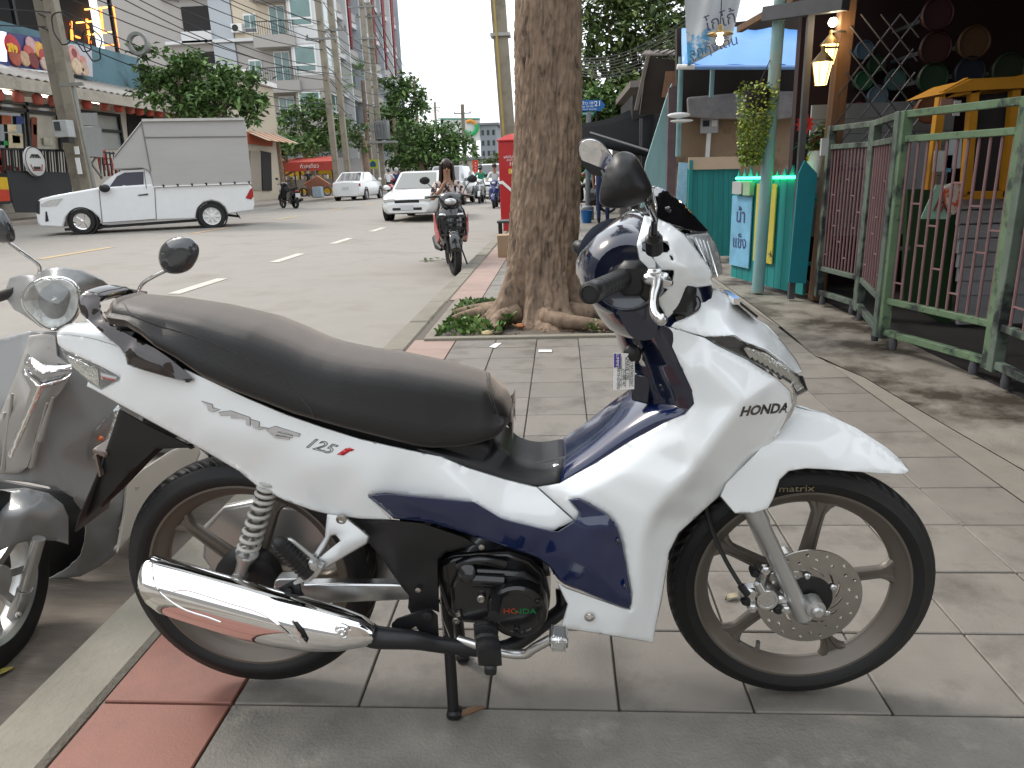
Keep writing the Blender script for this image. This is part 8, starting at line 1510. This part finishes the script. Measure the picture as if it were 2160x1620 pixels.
# plank gate beyond
PG = thing('plank_gate', 'turquoise vertical plank gate with cream top board beyond the fence', 'gate', tuple(G(1500, 548)))
for i in range(10):
    u0, u1 = 1448+i*11, 1448+(i+.93)*11; q = MB(); q.prism([AY(u, v, 9.9) for u, v in ((u0+2, 356), (u1+2, 356), (u1, 540), (u0, 540))], (0, .025, 0)); build('plank', q, M_TEAL, PG, smooth=False)
slabY('top_board', 9.86, [(1453, 332), (1562, 330), (1562, 356), (1453, 358)], .03, mat('cream_board', hexc('B9A48E'), .7, var=.05), PG); slabY('frame_post', 9.84, [(1455, 338), (1462, 338), (1456, 540), (1447, 540)], .05, M_TEAL, PG)
loneY('standing_banner', 'blue and white standing banner beside the plank gate', 'banner', 10.4, [(1432, 342), (1452, 344), (1446, 440), (1425, 438)], .02, mat('banner_pale', hexc('8DB2C6'), .6, var=.3, vscale=6))
# wall house behind with blue tarpaulin
WH = thing('wooden_house', 'shabby wooden house with beige wall, gable and corrugated roof', 'building', (2.4, 13, 0))
slabY('wall', 12.6, [(1425, 225), (1790, 215), (1790, 420), (1425, 430)], .2, mat('dirty_beige', hexc('8E7861'), .8, var=.15, vscale=2, stain=(hexc('5C4838'), 1.6, .52, .7)), WH); slabY('upper_dark', 12.4, [(1428, 60), (1790, 20), (1790, 225), (1428, 235)], .2, mat('dark_inside', (.025, .017, .013), .8, var=.4, vscale=3), WH)  # upper slab's near-black colour stands in for the shaded interior of an opening
slabY('plastic_sheet', 12.2, [(1450, 205), (1560, 195), (1750, 190), (1760, 235), (1640, 252), (1500, 250), (1452, 246)], .12, mat('clear_sheet', hexc('8E8A8A'), .25, var=.3, vscale=4, bump=.6, bscale=9), WH, bevel=.03)
slabY('wall_post', 12.1, [(1411, 185), (1430, 180), (1424, 430), (1406, 430)], .12, mat('purple_brown', hexc('5C4C4E'), .8, var=.2), WH); slabY('teal_boarding', 12.6, [(1411, 190), (1418, 175), (1402, 440), (1352, 440), (1362, 345)], .1, mat('faded_teal', hexc('7E9FA0'), .7, var=.12, vscale=3, stretch=(4, 1, .6)), WH)
q = MB(); q.tube([AY(1437, 120, 11.9), AY(1430, 330, 11.9)], .04, 10); build('drain_pipe', q, mat('pipe_teal', hexc('6F9090'), .6, var=.2), WH)
q = MB(); rows = [[AY(1362+4.2*i-(12 if j else 0), 108+(2.4 if i % 2 else 0)+(10 if j else 0), 13.5 if j else 14.5) for i in range(20)] for j in range(2)]; q.grid(rows); build('corrugated_roof', q, mat('old_roof', hexc('6E6660'), .8, var=.2), WH, solid=.03)
slabY('gable', 13.4, [(1366, 120), (1435, 128), (1430, 240), (1350, 240)], .15, mat('dark_inside', (.025, .017, .013), .8), WH); slabY('bargeboard', 13.3, [(1364, 116), (1371, 118), (1345, 232), (1338, 232)], .08, mat('grey_board_trim', hexc('6A6058'), .7), WH); slabY('brick_patch', 13.25, [(1405, 150), (1428, 150), (1424, 205), (1396, 205)], .05, mat('brick_brown', hexc('7A5A44'), .8, var=.3, vscale=12), WH)  # gable slab takes the same painted-in darkness of a shaded inside
TP = thing('blue_tarpaulin', 'bright blue tarpaulin awning over the house front', 'awning', tuple(AY(1600, 140, 10.6))); rows = []
for v_, Y_, sg in ((140, 10.5, 0), (137, 10.5, .01), (110, 11.0, .02), (85, 11.5, .03), (60, 12.2, 0)):
    rows.append([Vector(AY(u, v_+4*math.sin(u*.05)*sg*20, Y_))+Vector((0, .03*math.sin(u*.09+v_*.05), .02*math.sin(u*.07))) for u in np.linspace(1438, 1795, 26)])
q = MB(); q.grid(rows); build('sheet', q, mat('tarp_blue', hexc('4F8BCF'), .4, var=.1, vscale=3, bump=.2, bscale=5), TP, solid=.006); q = MB(); q.tube([AY(1445, 142, 10.48), AY(1795, 142, 10.48)], .03, 8); build('edge_bar', q, mat('tarp_edge', hexc('6F94C8'), .5), TP)
q = MB(); q.tube([AY(1503, 147, 11.9), AY(1500, 205, 11.9)], .035, 8); build('prop', q, MATS['pale_teal_post'], TP)
BN = thing('vinyl_banner', 'crumpled white and blue vinyl banner with Thai lettering under the roof', 'banner', tuple(AY(1500, 60, 9.6))); rows = []
for t in np.linspace(0, 1, 16):
    l0, l1 = np.array((1442, -40))*(1-t)+np.array((1451, 140))*t, np.array((1572, -40))*(1-t)+np.array((1541, 92))*t; rows.append([Vector(AY(*(l0*(1-s_)+l1*s_), 9.6+.10*math.sin(s_*9+t*2)*(1-.3*t))) for s_ in np.linspace(0, 1, 20)])
q = MB(); q.grid(rows); o = build('sheet', q, mat('vinyl_white', hexc('B5B9BC'), .4, var=.05, stain=(hexc('3E86B4'), 1.6, .56, .6)), BN, solid=.004)
for txt, u, v, s_ in (('โกโก้', 1520, 45, .2), ('ลูกกุ้งเต้น', 1505, 100, .15)): lettering('banner_word', txt, AY(u, v, 9.42), (1, 0, .25), (0, 0, 1), s_, mat('ink_grey', (.06, .06, .1), .6, var=0), BN)
q = MB(); q.tube([AY(1428, 141, 9.7), AY(1465, 141, 9.7)], .03, 8); lone('pole_end', 'white tube end holding the lower corner of the banner', 'tube', q, M_WHF, tuple(AY(1428, 141, 9.7)))
for k, (v, w, lb) in enumerate(((243, 44, 'upper white oval fluorescent fitting on the house wall'), (255, 44, 'lower thin white fluorescent fitting on the house wall'))): p = tp(1432+k*6, v, 11.6); q = MB(); q.ball(p, (.17, .06, .04 if k == 0 else .025), 16, 8); lone('wall_fitting', lb, 'lamp', q, M_WHF, tuple(p))
t_ = thing('meter_box', 'grey electricity meter box with two windows on the beige wall', 'meter box', tuple(AY(1496, 265, 12.5))); p = tp(1496, 265, 12.5); boxp('casing', p, (.27, .1, .23), MATS['meter_pale'], t_, .01); boxp('window', p+Vector((-.06, -.055, .03)), (.1, .01, .09), GLASS_D, t_); boxp('window', p+Vector((.07, -.055, .03)), (.08, .01, .09), M_WHF, t_); q = MB(); q.bar(p+Vector((0, 0, -.1)), p+Vector((-.02, 0, -.75)), .06); build('conduit', q, M_WHF, t_)
# hanging plant
c = tp(1597, 205, 6.95); HP = thing('hanging_plant', 'bushy yellow green trailing plant hanging on the round post', 'plant', tuple(c)); q = MB(); rr_ = random.Random(4)
for i in range(2600):
    t = rr_.random()**.8; w = .19*(1-.55*t)*math.sqrt(rr_.random())+.01; a = rr_.uniform(0, 6.28); p = c+Vector((w*math.cos(a)-.03*t, w*math.sin(a), .12-t*.68+rr_.gauss(0, .012))); d = Vector((rr_.gauss(0, 1), rr_.gauss(-.4, 1), rr_.gauss(0, .8))).normalized(); x = d.cross(Vector((rr_.gauss(0, 1), rr_.gauss(0, 1), 1))).normalized(); s_ = rr_.uniform(.018, .034); q.mi = rr_.choice((0, 1, 2))
    q.add([p, p+d*s_*.5+x*s_*.45, p+d*s_, p+d*s_*.5-x*s_*.45], [(0, 1, 2, 3)])
q.mi = 0; build('foliage', q, [leafmat('hp_a', (.09, .16, .02)), leafmat('hp_b', (.2, .28, .045)), leafmat('hp_c', (.36, .39, .07))], HP, smooth=False)
q = MB(); q.lathe(c+Vector((0, 0, -.02)), (0, 0, 1), [(.08, -.1), (.12, .08), (.11, .08)], 16); build('pot', q, M_BLKF, HP); q = MB(); q.tube([c+Vector((0, 0, .08)), c+Vector((.1, .03, .3))], .004, 5); build('hanger', q, M_BLKF, HP)
# flower pot, cook, bucket, street sign
c = tp(1722, 318, 6.8); FP = thing('flower_vase', 'vase with red and yellow flowers behind the teal board', 'plant', tuple(c)); q = MB(); q.lathe(c, (0, 0, 1), [(.05, -.22), (.07, -.1), (.055, 0)], 14); build('vase', q, M_PAP, FP)
for dx, dz, r, m in ((-.12, .22, .085, mat('flower_red', (.5, .02, .02), .6)), (0, .06, .06, mat('flower_red', (.5, .02, .02), .6)), (-.01, -.01, .05, mat('flower_yellow', (.65, .45, .02), .6)), (-.05, -.06, .045, mat('flower_yellow', (.65, .45, .02), .6))):
    q = MB()
    for i in range(10): a = i*.63; b0 = c+Vector((dx, 0, dz)); e = b0+Vector((math.cos(a)*r, -.02, math.sin(a)*r)); s_ = Vector((-math.sin(a), 0, math.cos(a)))*r*.3; q.add([b0, (b0+e)/2+s_, e, (b0+e)/2-s_], [(0, 1, 2, 3)])
    q.ball(c+Vector((dx, 0, dz)), r*.45, 8, 6); build('flower', q, m, FP)
q = MB(); leaves(q, [(c.x, c.y, c.z+.12, .13, .1, .12)], 90, .09, random.Random(6)); build('foliage', q, LF2, FP, smooth=False)
pc = G(1668, 470, 0); bend = {'pel': (0, 0, .98), 'sp': (.14, 0, 1.1), 'ch': (.34, 0, 1.2), 'nk': (.5, 0, 1.24), 'hd0': (.57, 0, 1.24), 'hd1': (.66, 0, 1.22), 'hd2': (.72, 0, 1.2), 'shl': (.37, .17, 1.22), 'shr': (.37, -.17, 1.22), 'ell': (.45, .2, .95), 'elr': (.45, -.2, .95), 'wrl': (.56, .17, .75), 'wrr': (.56, -.17, .75), 'hal': (.6, .16, .7), 'har': (.6, -.16, .7)}
pc = AY(1650, 340, 9.0); person('man in a dark grey shirt bending over behind the picket fence', (pc[0], 9.0, 0), math.radians(-12), bend, mat('shirt_charcoal', (.07, .06, .055), .85), M_BLKF, M_BLKF, sleeve=.5)
p = G(1238, 470, 0); BK = thing('bucket', 'blue plastic bucket on the pavement behind the tree', 'bucket', tuple(p)); q = MB(); q.lathe((p[0], p[1], 0), (0, 0, 1), [(.10, 0), (.14, .28), (.15, .28), (.13, .27), (.09, .02)], 20); build('pail', q, mat('bucket_blue', (.01, .12, .35), .4, var=.05), BK); q = MB(); q.tube([(p[0]+.14*math.cos(a), p[1]-.02, .27+.1*math.sin(a)) for a in np.linspace(0, math.pi, 12)], .005, 5); build('handle', q, M_ALU, BK)
p = AY(1239, 455, 18.6); q = MB(); q.tube([(p[0], 18.6, 0), (p[0]+.05, 18.6, 2.5)], .06, 12); q.lathe((p[0], 18.6, 0), (0, 0, 1), [(.16, 0), (.16, .3), (.08, .34)], 12); lone('lamp_post', 'grey steel post with thick foot behind the blue bucket', 'post', q, mat('grey_post', hexc('6E7478'), .5, var=.1), (p[0], 18.6, 0))
ST = thing('street_sign', 'blue arrow shaped street name sign numbered 21 beside the tree', 'sign', tuple(AY(1245, 262, 22.5))); M_SGN = mat('sign_blue_reflective', hexc('1D5FA0'), .4, var=.04)
slabY('plate', 22.5, [(1212, 211), (1268, 211), (1277, 222), (1268, 234), (1212, 234)], .05, M_SGN, ST); slabY('sub_plate', 22.5, [(1226, 236), (1255, 236), (1252, 243), (1228, 243)], .05, mat('sign_green', hexc('1E7A66'), .5), ST)
for txt, u, v, s_ in (('21', 1261, 219, .2), ('ลาดพร้าว 101', 1232, 218, .115), ('Lat Phrao 101 Rd', 1232, 225, .075), ('เขตบางกะปิ  Bang Kapi', 1240, 230.5, .055)): lettering('sign_lettering', txt, AY(u, v, 22.46), (1, 0, 0), (0, 0, 1), s_, M_PAP, ST)
lettering('sign_lettering', 'Khlong Chan', AY(1240, 239.5, 22.46), (1, 0, 0), (0, 0, 1), .055, M_PAP, ST)
for u in (1237, 1259): q = MB(); b_ = AY(u, 240, 22.6); q.tube([(b_[0], 22.6, 0), (b_[0], 22.6, b_[2]+.15)], .03, 8); build('post', q, M_BLKF, ST)
CN = thing('black_canopy', 'sagging black shade cloth canopy between the street sign and the house', 'awning', tuple(AY(1300, 260, 15.5))); q = MB(); rows = []
for t in np.linspace(0, 1, 8):
    e0, e1 = np.array((1214, 262))*(1-t)+np.array((1382, 200))*t+np.array((0, 14*math.sin(t*3.1))), np.array((1218, 300))*(1-t)+np.array((1372, 330))*t; rows.append([AY(*(e0*(1-s_)+e1*s_), 16.5-1.8*s_) for s_ in np.linspace(0, 1, 6)])
q.grid(rows); build('cloth', q, mat('shade_black', (.008, .009, .010), .95, var=.2, spec=.05), CN, solid=.02); q = MB(); q.tube([AY(1245, 280, 15), AY(1368, 318, 14)], .025, 6); build('brace', q, M_DSTEEL, CN); q = MB(); q.tube([AY(1352, 250, 15), AY(1350, 440, 15)], .03, 8); build('post', q, M_DSTEEL, CN)
boxp('dark_box', (2.6, 17.5, 1.3), (2.2, 3, 2.6), M_DARKIN, CN)  # plain dark box filling the space behind the cloth
for k in range(8): cable(AY(1208, 118+k*5, 21), AY(1448, 40+k*9, 12.5), .25, .012, 'black cable slung between the tree side and the house gable', 'cables at the house gable')
# trees behind the right side
tree('tall feathery tree rising behind the street sign', 2.6, 27, 0, 9, [ap(1270, 150, 27, 55, 70), ap(1340, 60, 27, 70, 60), ap(1280, 30, 27, 50, 60), ap(1400, 100, 26, 55, 55), ap(1310, 190, 26, 60, 45), ap(1370, 180, 27, 55, 50), ap(1240, 190, 26.5, 32, 45), ap(1420, 30, 27, 50, 50), ap(1350, -60, 27, 90, 60)], 7600, .28, LF2, .22, 51)
tree('darker leafy tree filling the gap under the feathery tree', 2.2, 24, 0, 5, [ap(1260, 230, 24, 45, 40), ap(1320, 225, 24, 45, 35), ap(1225, 290, 24, 18, 40)], 2200, .24, LF, .16, 52)
tree('small bush behind the black canopy by the parked scooters', 1.6, 30, 0, 3, [ap(1225, 350, 30, 25, 25)], 500, .25, LF, .1, 53)
SH = thing('corner_stall', 'low dark stall front running along the pavement beyond the tree', 'building', (4.0, 26, 0)); boxp('wall', (4.4, 30, 1.5), (3.2, 22, 3.0), mat('stall_wall', hexc('5E564C'), .8, var=.2), SH); boxp('roof', (3.9, 30, 3.1), (4.4, 22.5, .15), mat('old_roof', hexc('6E6660'), .8), SH)
# unseen building rows added behind the viewer, darkening what the bike reflects
for k, (x, y, w, d_, h, c, lb) in enumerate(((7.4, -11, 8, 17, 7, '8A8278', 'unseen plain grey shophouse row added for reflections on the gated side of the street'), (-24, -4, 9, 34, 10, '9A948A', 'unseen plain pale shophouse row added for reflections on the restaurant side of the street'), (-4, -42, 60, 6, 8, '8C8A88', 'unseen long low buildings added for reflections at the near end of the street'))):
    t_ = thing('unseen_shophouse_row', lb, 'building', (x, y, 0)); boxp('wall', (x, y, h/2), (w, d_, h), mat('row_'+c, hexc(c), .8, var=.1, vscale=.3), t_); boxp('roof', (x, y, h+.1), (w+.4, d_+.4, .2), MATS['roof_grey'], t_)
# ================================================================= grey scooter parked in the gutter behind the tail
GS_ = thing('scooter', 'silver grey retro scooter with chrome Y trim parked in the gutter', 'motorcycle', (-1.6, 2.2, -.13))
sp_ = lambda u, v, w: AY(u, v, 1.98+w)
cS = lambda x, y: (x/3.24, 440+y/3.24)
cT = lambda x, y: (x/2.25, 900+y/2.25)
M_SG = mat('scooter_grey', hexc('8A8B8B'), .35, metal=.0, coat=.45, var=.03); M_TAU = mat('scooter_taupe', hexc('96928C'), .4, coat=.3, var=.04); M_CRM = mat('scooter_cream', hexc('BDB7AC'), .4, var=.04)
M_HREF = mat('faceted_reflector', (.72, .72, .7), .25, metal=.35, bump=1, bscale=40, var=.2, vscale=40)
def spanel(name, outl, ctrl, m, step=7, **k): return panel(name, outl, ctrl, sp_, m, GS_, step, **k)
shield = [(-60, 720), (0, 712), (60, 698), (118, 700), (170, 730), (240, 800), (300, 850), (275, 960), (262, 1005), (258, 1085), (243, 1170), (213, 1194), (170, 1216), (96, 1223), (140, 1200), (172, 1170), (182, 1120), (178, 1080), (155, 1050), (120, 1030), (58, 1017), (0, 1012), (-60, 1010)]
spanel('front_shield', shield, [(-60, 720, .03), (60, 698, 0), (118, 700, .0), (240, 800, .12), (300, 850, .2), (262, 1005, .16), (258, 1085, .14), (243, 1170, .14), (170, 1216, .1), (96, 1223, .08), (182, 1120, .02), (155, 1050, -.06), (58, 1017, -.13), (-60, 1010, -.1), (60, 850, -.11), (0, 850, -.09), (150, 800, -.03), (200, 900, .02), (120, 960, -.08), (230, 1060, .06)], M_SG, smooth_w=6, thick=.006)
cp1 = [(60, 708), (90, 703), (118, 706), (122, 750), (150, 772), (152, 792), (128, 830), (98, 862), (78, 930), (60, 985), (40, 1000), (-10, 998), (-10, 900), (10, 850), (38, 780)]
spanel('centre_panel', cp1, [(60, 708, -.01), (118, 706, -.012), (152, 790, -.05), (98, 862, -.105), (60, 985, -.145), (-10, 998, -.135), (-10, 900, -.13), (38, 780, -.07), (60, 850, -.13)], M_TAU, smooth_w=4)
for i, (a, b) in enumerate((((100, 850), (66, 985)), ((112, 838), (84, 930)), ((10, 870), (-2, 985)), ((26, 830), (8, 990)))):
    q = MB(); q.tube([sp_(*p, -.122-.012*(k > 0)) for k, p in enumerate((a, b))], [.004, .009], 8); build('panel_rib', q, M_TAU, GS_)
spanel('chrome_trim', pp(cS, (163, 1042), (188, 988), (300, 1060), (492, 1060), (496, 1102), (290, 1135), (165, 1075)), [(50, 763, -.09), (60, 745, -.08), (92, 780, -.12), (152, 768, -.07), (90, 790, -.13)], M_CHR, 4, thick=.006)
spanel('chrome_trim', [(46, 783), (50, 774), (62, 795), (83, 812), (135, 798), (151, 786), (142, 803), (93, 820), (80, 846), (50, 915), (24, 969), (16, 962), (24, 935), (50, 870), (63, 822), (47, 792)], [(46, 783, -.125), (150, 788, -.1), (83, 812, -.16), (60, 870, -.172), (20, 965, -.185)], M_CHR, 4, thick=.006)
spanel('trim_inset', [(58, 780), (88, 800), (140, 788), (136, 797), (86, 810), (62, 793)], [(58, 780, -.1), (140, 790, -.08), (88, 803, -.13)], mat('inset_grey', (.2, .2, .2), .2, metal=.6, coat=1), 4)
c = Vector(sp_(108, 743, -.022)); q = MB(); q.lathe(c, (0, -1, .25), [(.0225, 0), (.0225, .005), (.019, .007), (0, .0075)], 28); EMB = build('emblem', q, M_BLKG, GS_)
q = MB(); q.ring(c+Vector((0, -.007, .002)), (0, -1, .25), [(.0185, 0), (.0165, .001), (.0165, -.001)], 28)
for i in range(3): a = i*math.pi/3+.5; d = Vector((math.cos(a), 0, math.sin(a)))*.015; q.tube([c+Vector((0, -.009, .002))+d, c+Vector((0, -.009, .002))-d], .0022, 6)
build('emblem_star', q, M_CHR, GS_)
cow = pp(cS, (40, 545), (68, 472), (150, 448), (240, 450), (330, 405), (420, 397), (560, 420), (690, 480), (800, 568), (660, 585), (560, 590), (545, 690), (480, 800), (380, 838), (280, 812), (150, 720), (95, 690), (45, 620))
spanel('handlebar_cowl', cow, [l+(w,) for l, w in zip(cow, (.16, .16, .13, .11, .06, .06, .09, .14, .2, .16, .08, .03, .02, .03, .04, .08, .12, .15))]+pp(cS, (350, 500, .0), (250, 560, .02), (480, 560, .0), (350, 650, -.01), (620, 510, .09)), M_SG, 6, smooth_w=4)
bez = pp(cS, (142, 605), (195, 520), (290, 470), (425, 465), (510, 505), (545, 575), (545, 690), (505, 762), (435, 812), (350, 835), (285, 808), (215, 748), (160, 685))
len_ = [(108+(u-108)*.92, 640+(v-640)*.92) for u, v in bez]
spanel('headlight_bezel', bez, [l+(.0,) for l in bez]+pp(cS, (350, 650, -.02)), M_CHR, 4, curve=True, thick=.01, holes=[len_])
spanel('headlight_reflector', len_, [l+(-.006,) for l in len_]+[(105, 640, .05)], M_HREF, 5, curve=True, thick=.002); spanel('headlight_lens', len_, [l+(-.014,) for l in len_]+[(105, 640, -.06), (85, 630, -.055), (125, 650, -.055)], M_LENS, 5, curve=True, thick=.003, smooth_w=5)
q = MB(); q.lathe(sp_(118, 632, .0), (0, -1, 0), [(.012, -.03), (.014, 0), (0, .02)], 14); build('bulb', q, M_ALU, GS_)
sl_ = [(249, 852), (256, 862), (240, 925), (207, 968), (171, 979), (165, 969), (200, 905)]
spanel('turn_signal_lens', sl_, [(249, 852, .1), (165, 969, .005), (207, 968, .04), (205, 915, .015)], M_LENS, 5, thick=.003); spanel('turn_signal_reflector', sl_, [(249, 852, .11), (165, 969, .015), (207, 968, .05), (205, 915, .04)], M_REFL, 5); q = MB(); q.ball(sp_(212, 925, .03), .009, 10, 8); build('signal_bulb', q, M_ORNG, GS_)
fen = pp(cT, (-90, 330), (0, 298), (120, 290), (230, 315), (300, 370), (326, 430), (326, 560), (262, 542), (160, 536), (60, 560), (0, 590), (-90, 640))
spanel('front_fender', fen, [l+(w,) for l, w in zip(fen, (-.14, -.14, -.13, -.1, -.07, -.05, -.05, -.11, -.18, -.23, -.25, -.25))]+pp(cT, (120, 400, -.22), (230, 430, -.15), (0, 420, -.24)), M_SG, 6, smooth_w=6, thick=.006)
wl_ = MB(); wl_.poly([sp_(u, v, .12) for u, v in ((-60, 1000), (150, 1040), (190, 1080), (190, 1160), (150, 1215), (60, 1225), (-60, 1225))]); build('wheel_well', wl_, M_BLK, GS_, solid=.01)
wc = Vector((-1.60, 1.69, .12)); WH_ = bpy.data.objects.new('front_wheel', None); link(WH_, GS_); WH_.location = wc-ORG[GS_]; ORG[WH_] = Vector((0, 0, 0)); WH_.rotation_euler = (0, 0, .12)
q = MB(); q.ring((0, 0, 0), (1, 0, 0), [(.25, -.015), (.245, -.035), (.215, -.05), (.18, -.042), (.18, .042), (.215, .05), (.245, .035), (.25, .015)], 64); build('tyre', q, M_RUB, WH_)
q = MB(); q.ring((0, 0, 0), (1, 0, 0), [(.182, -.04), (.165, -.03), (.155, 0), (.165, .03), (.182, .04)], 64)
for i in range(10): a = i*math.pi/5+.3; q.bar((0, 0, 0), (0, .16*math.cos(a), .16*math.sin(a)), .022, .02, up=(1, 0, 0))
q.lathe((0, 0, 0), (1, 0, 0), [(.04, -.05), (.05, 0), (.04, .05)], 20); build('rim', q, M_SIL, WH_)
q = MB(); q.tube([sp_(*cT(185, 530), -.2), sp_(*cT(118, 770), -.22)], .017, 16); q.tube([sp_(*cT(118, 770), -.22), sp_(*cT(112, 800), -.22), sp_(*cT(55, 925), -.23)], [.021, .021, .019], 16); build('fork_leg', q, M_SIL, GS_)
q = MB(); q.lathe(sp_(*cT(88, 890), -.26), (.3, -1, 0), [(.009, 0), (.009, .006), (.005, .008)], 12); build('axle_bolt', q, M_CHR, GS_)
flo = [(246, 1168), (262, 1085), (268, 1020), (300, 990), (360, 950), (412, 930), (424, 955), (410, 985), (360, 1040), (300, 1105)]
panel('floor_side', flo, [(300, 1050, 0)], lambda u, v, w: AX(u, v, -1.44-w), M_CRM, GS_, 8, thick=.02)
q = MB(); q.tube([sp_(*p, w) for p, w in (((285, 1030), .2), ((350, 985), .5), ((410, 950), .65))], .006, 8); build('floor_trim', q, M_SIL, GS_)
def mirror2(outl, w, stem, lab):
    c_ = np.mean(np.array(outl), axis=0); spanel('mirror', outl, [p+(w,) for p in outl]+[(c_[0]+(p[0]-c_[0])*.6, c_[1]+(p[1]-c_[1])*.6, w-.022) for p in outl], mat('mirror_back_gloss', (.035, .038, .042), .16, coat=1, var=.05), 5, curve=True, smooth_w=4, thick=.012)
    q = MB(); q.tube([sp_(*p) for p in stem], .0055, 10, sm=18); build('mirror_stem', q, M_CHR, GS_)
mirror2(pp(cS, (1083, 335), (1097, 268), (1150, 215), (1230, 192), (1300, 200), (1347, 240), (1362, 295), (1340, 365), (1290, 422), (1205, 447), (1130, 432), (1095, 390)), .08, [cS(1130, 425)+(.09,), cS(1040, 470)+(.1,), cS(970, 518)+(.11,), cS(940, 590)+(.12,)], 'r')
mirror2(pp(cS, (-140, 90), (-60, 15), (15, 5), (70, 80), (106, 170), (100, 220), (60, 233), (0, 236), (-100, 205)), .02, [cS(40, 220)+(.03,), cS(150, 300)+(.06,), cS(262, 385)+(.1,), cS(270, 460)+(.1,)], 'l')
q = MB(); q.tube([sp_(*cS(120, 560), .14), sp_(*cS(-60, 620), .16)], .016, 12); build('grip', q, M_GRIP, GS_); q = MB(); q.tube([sp_(*cS(780, 565), .19), sp_(*cS(1000, 600), .22)], .016, 12); build('grip', q, M_GRIP, GS_)
for nm, c_, d_, m in (('inner_shield', (-1.62, 2.24, .34), (.34, .06, .62), M_SG), ('floorboard', (-1.62, 2.5, .08), (.34, .46, .06), M_CRM), ('rear_body', (-1.66, 2.86, .34), (.3, .56, .42), M_SG), ('seat', (-1.66, 2.82, .58), (.26, .56, .1), M_SEAT)): q = MB(); q.box(c_, d_, bev=.04); build(nm, q, m, GS_)
q = MB(); q.ring((-1.66, 2.98, .12), (1, 0, 0), [(.25, -.02), (.24, -.05), (.18, -.045), (.18, .045), (.24, .05), (.25, .02)], 40); build('rear_tyre', q, M_RUB, GS_); q = MB(); q.lathe((-1.66, 2.98, .12), (1, 0, 0), [(.18, -.03), (.05, -.05), (.05, .05), (.18, .03)], 24); build('rear_rim', q, M_SIL, GS_)
q = MB(); q.tube([(-1.5, 2.45, .05), (-1.44, 2.45, -.125)], .01, 8); build('side_stand', q, M_BLK, GS_)
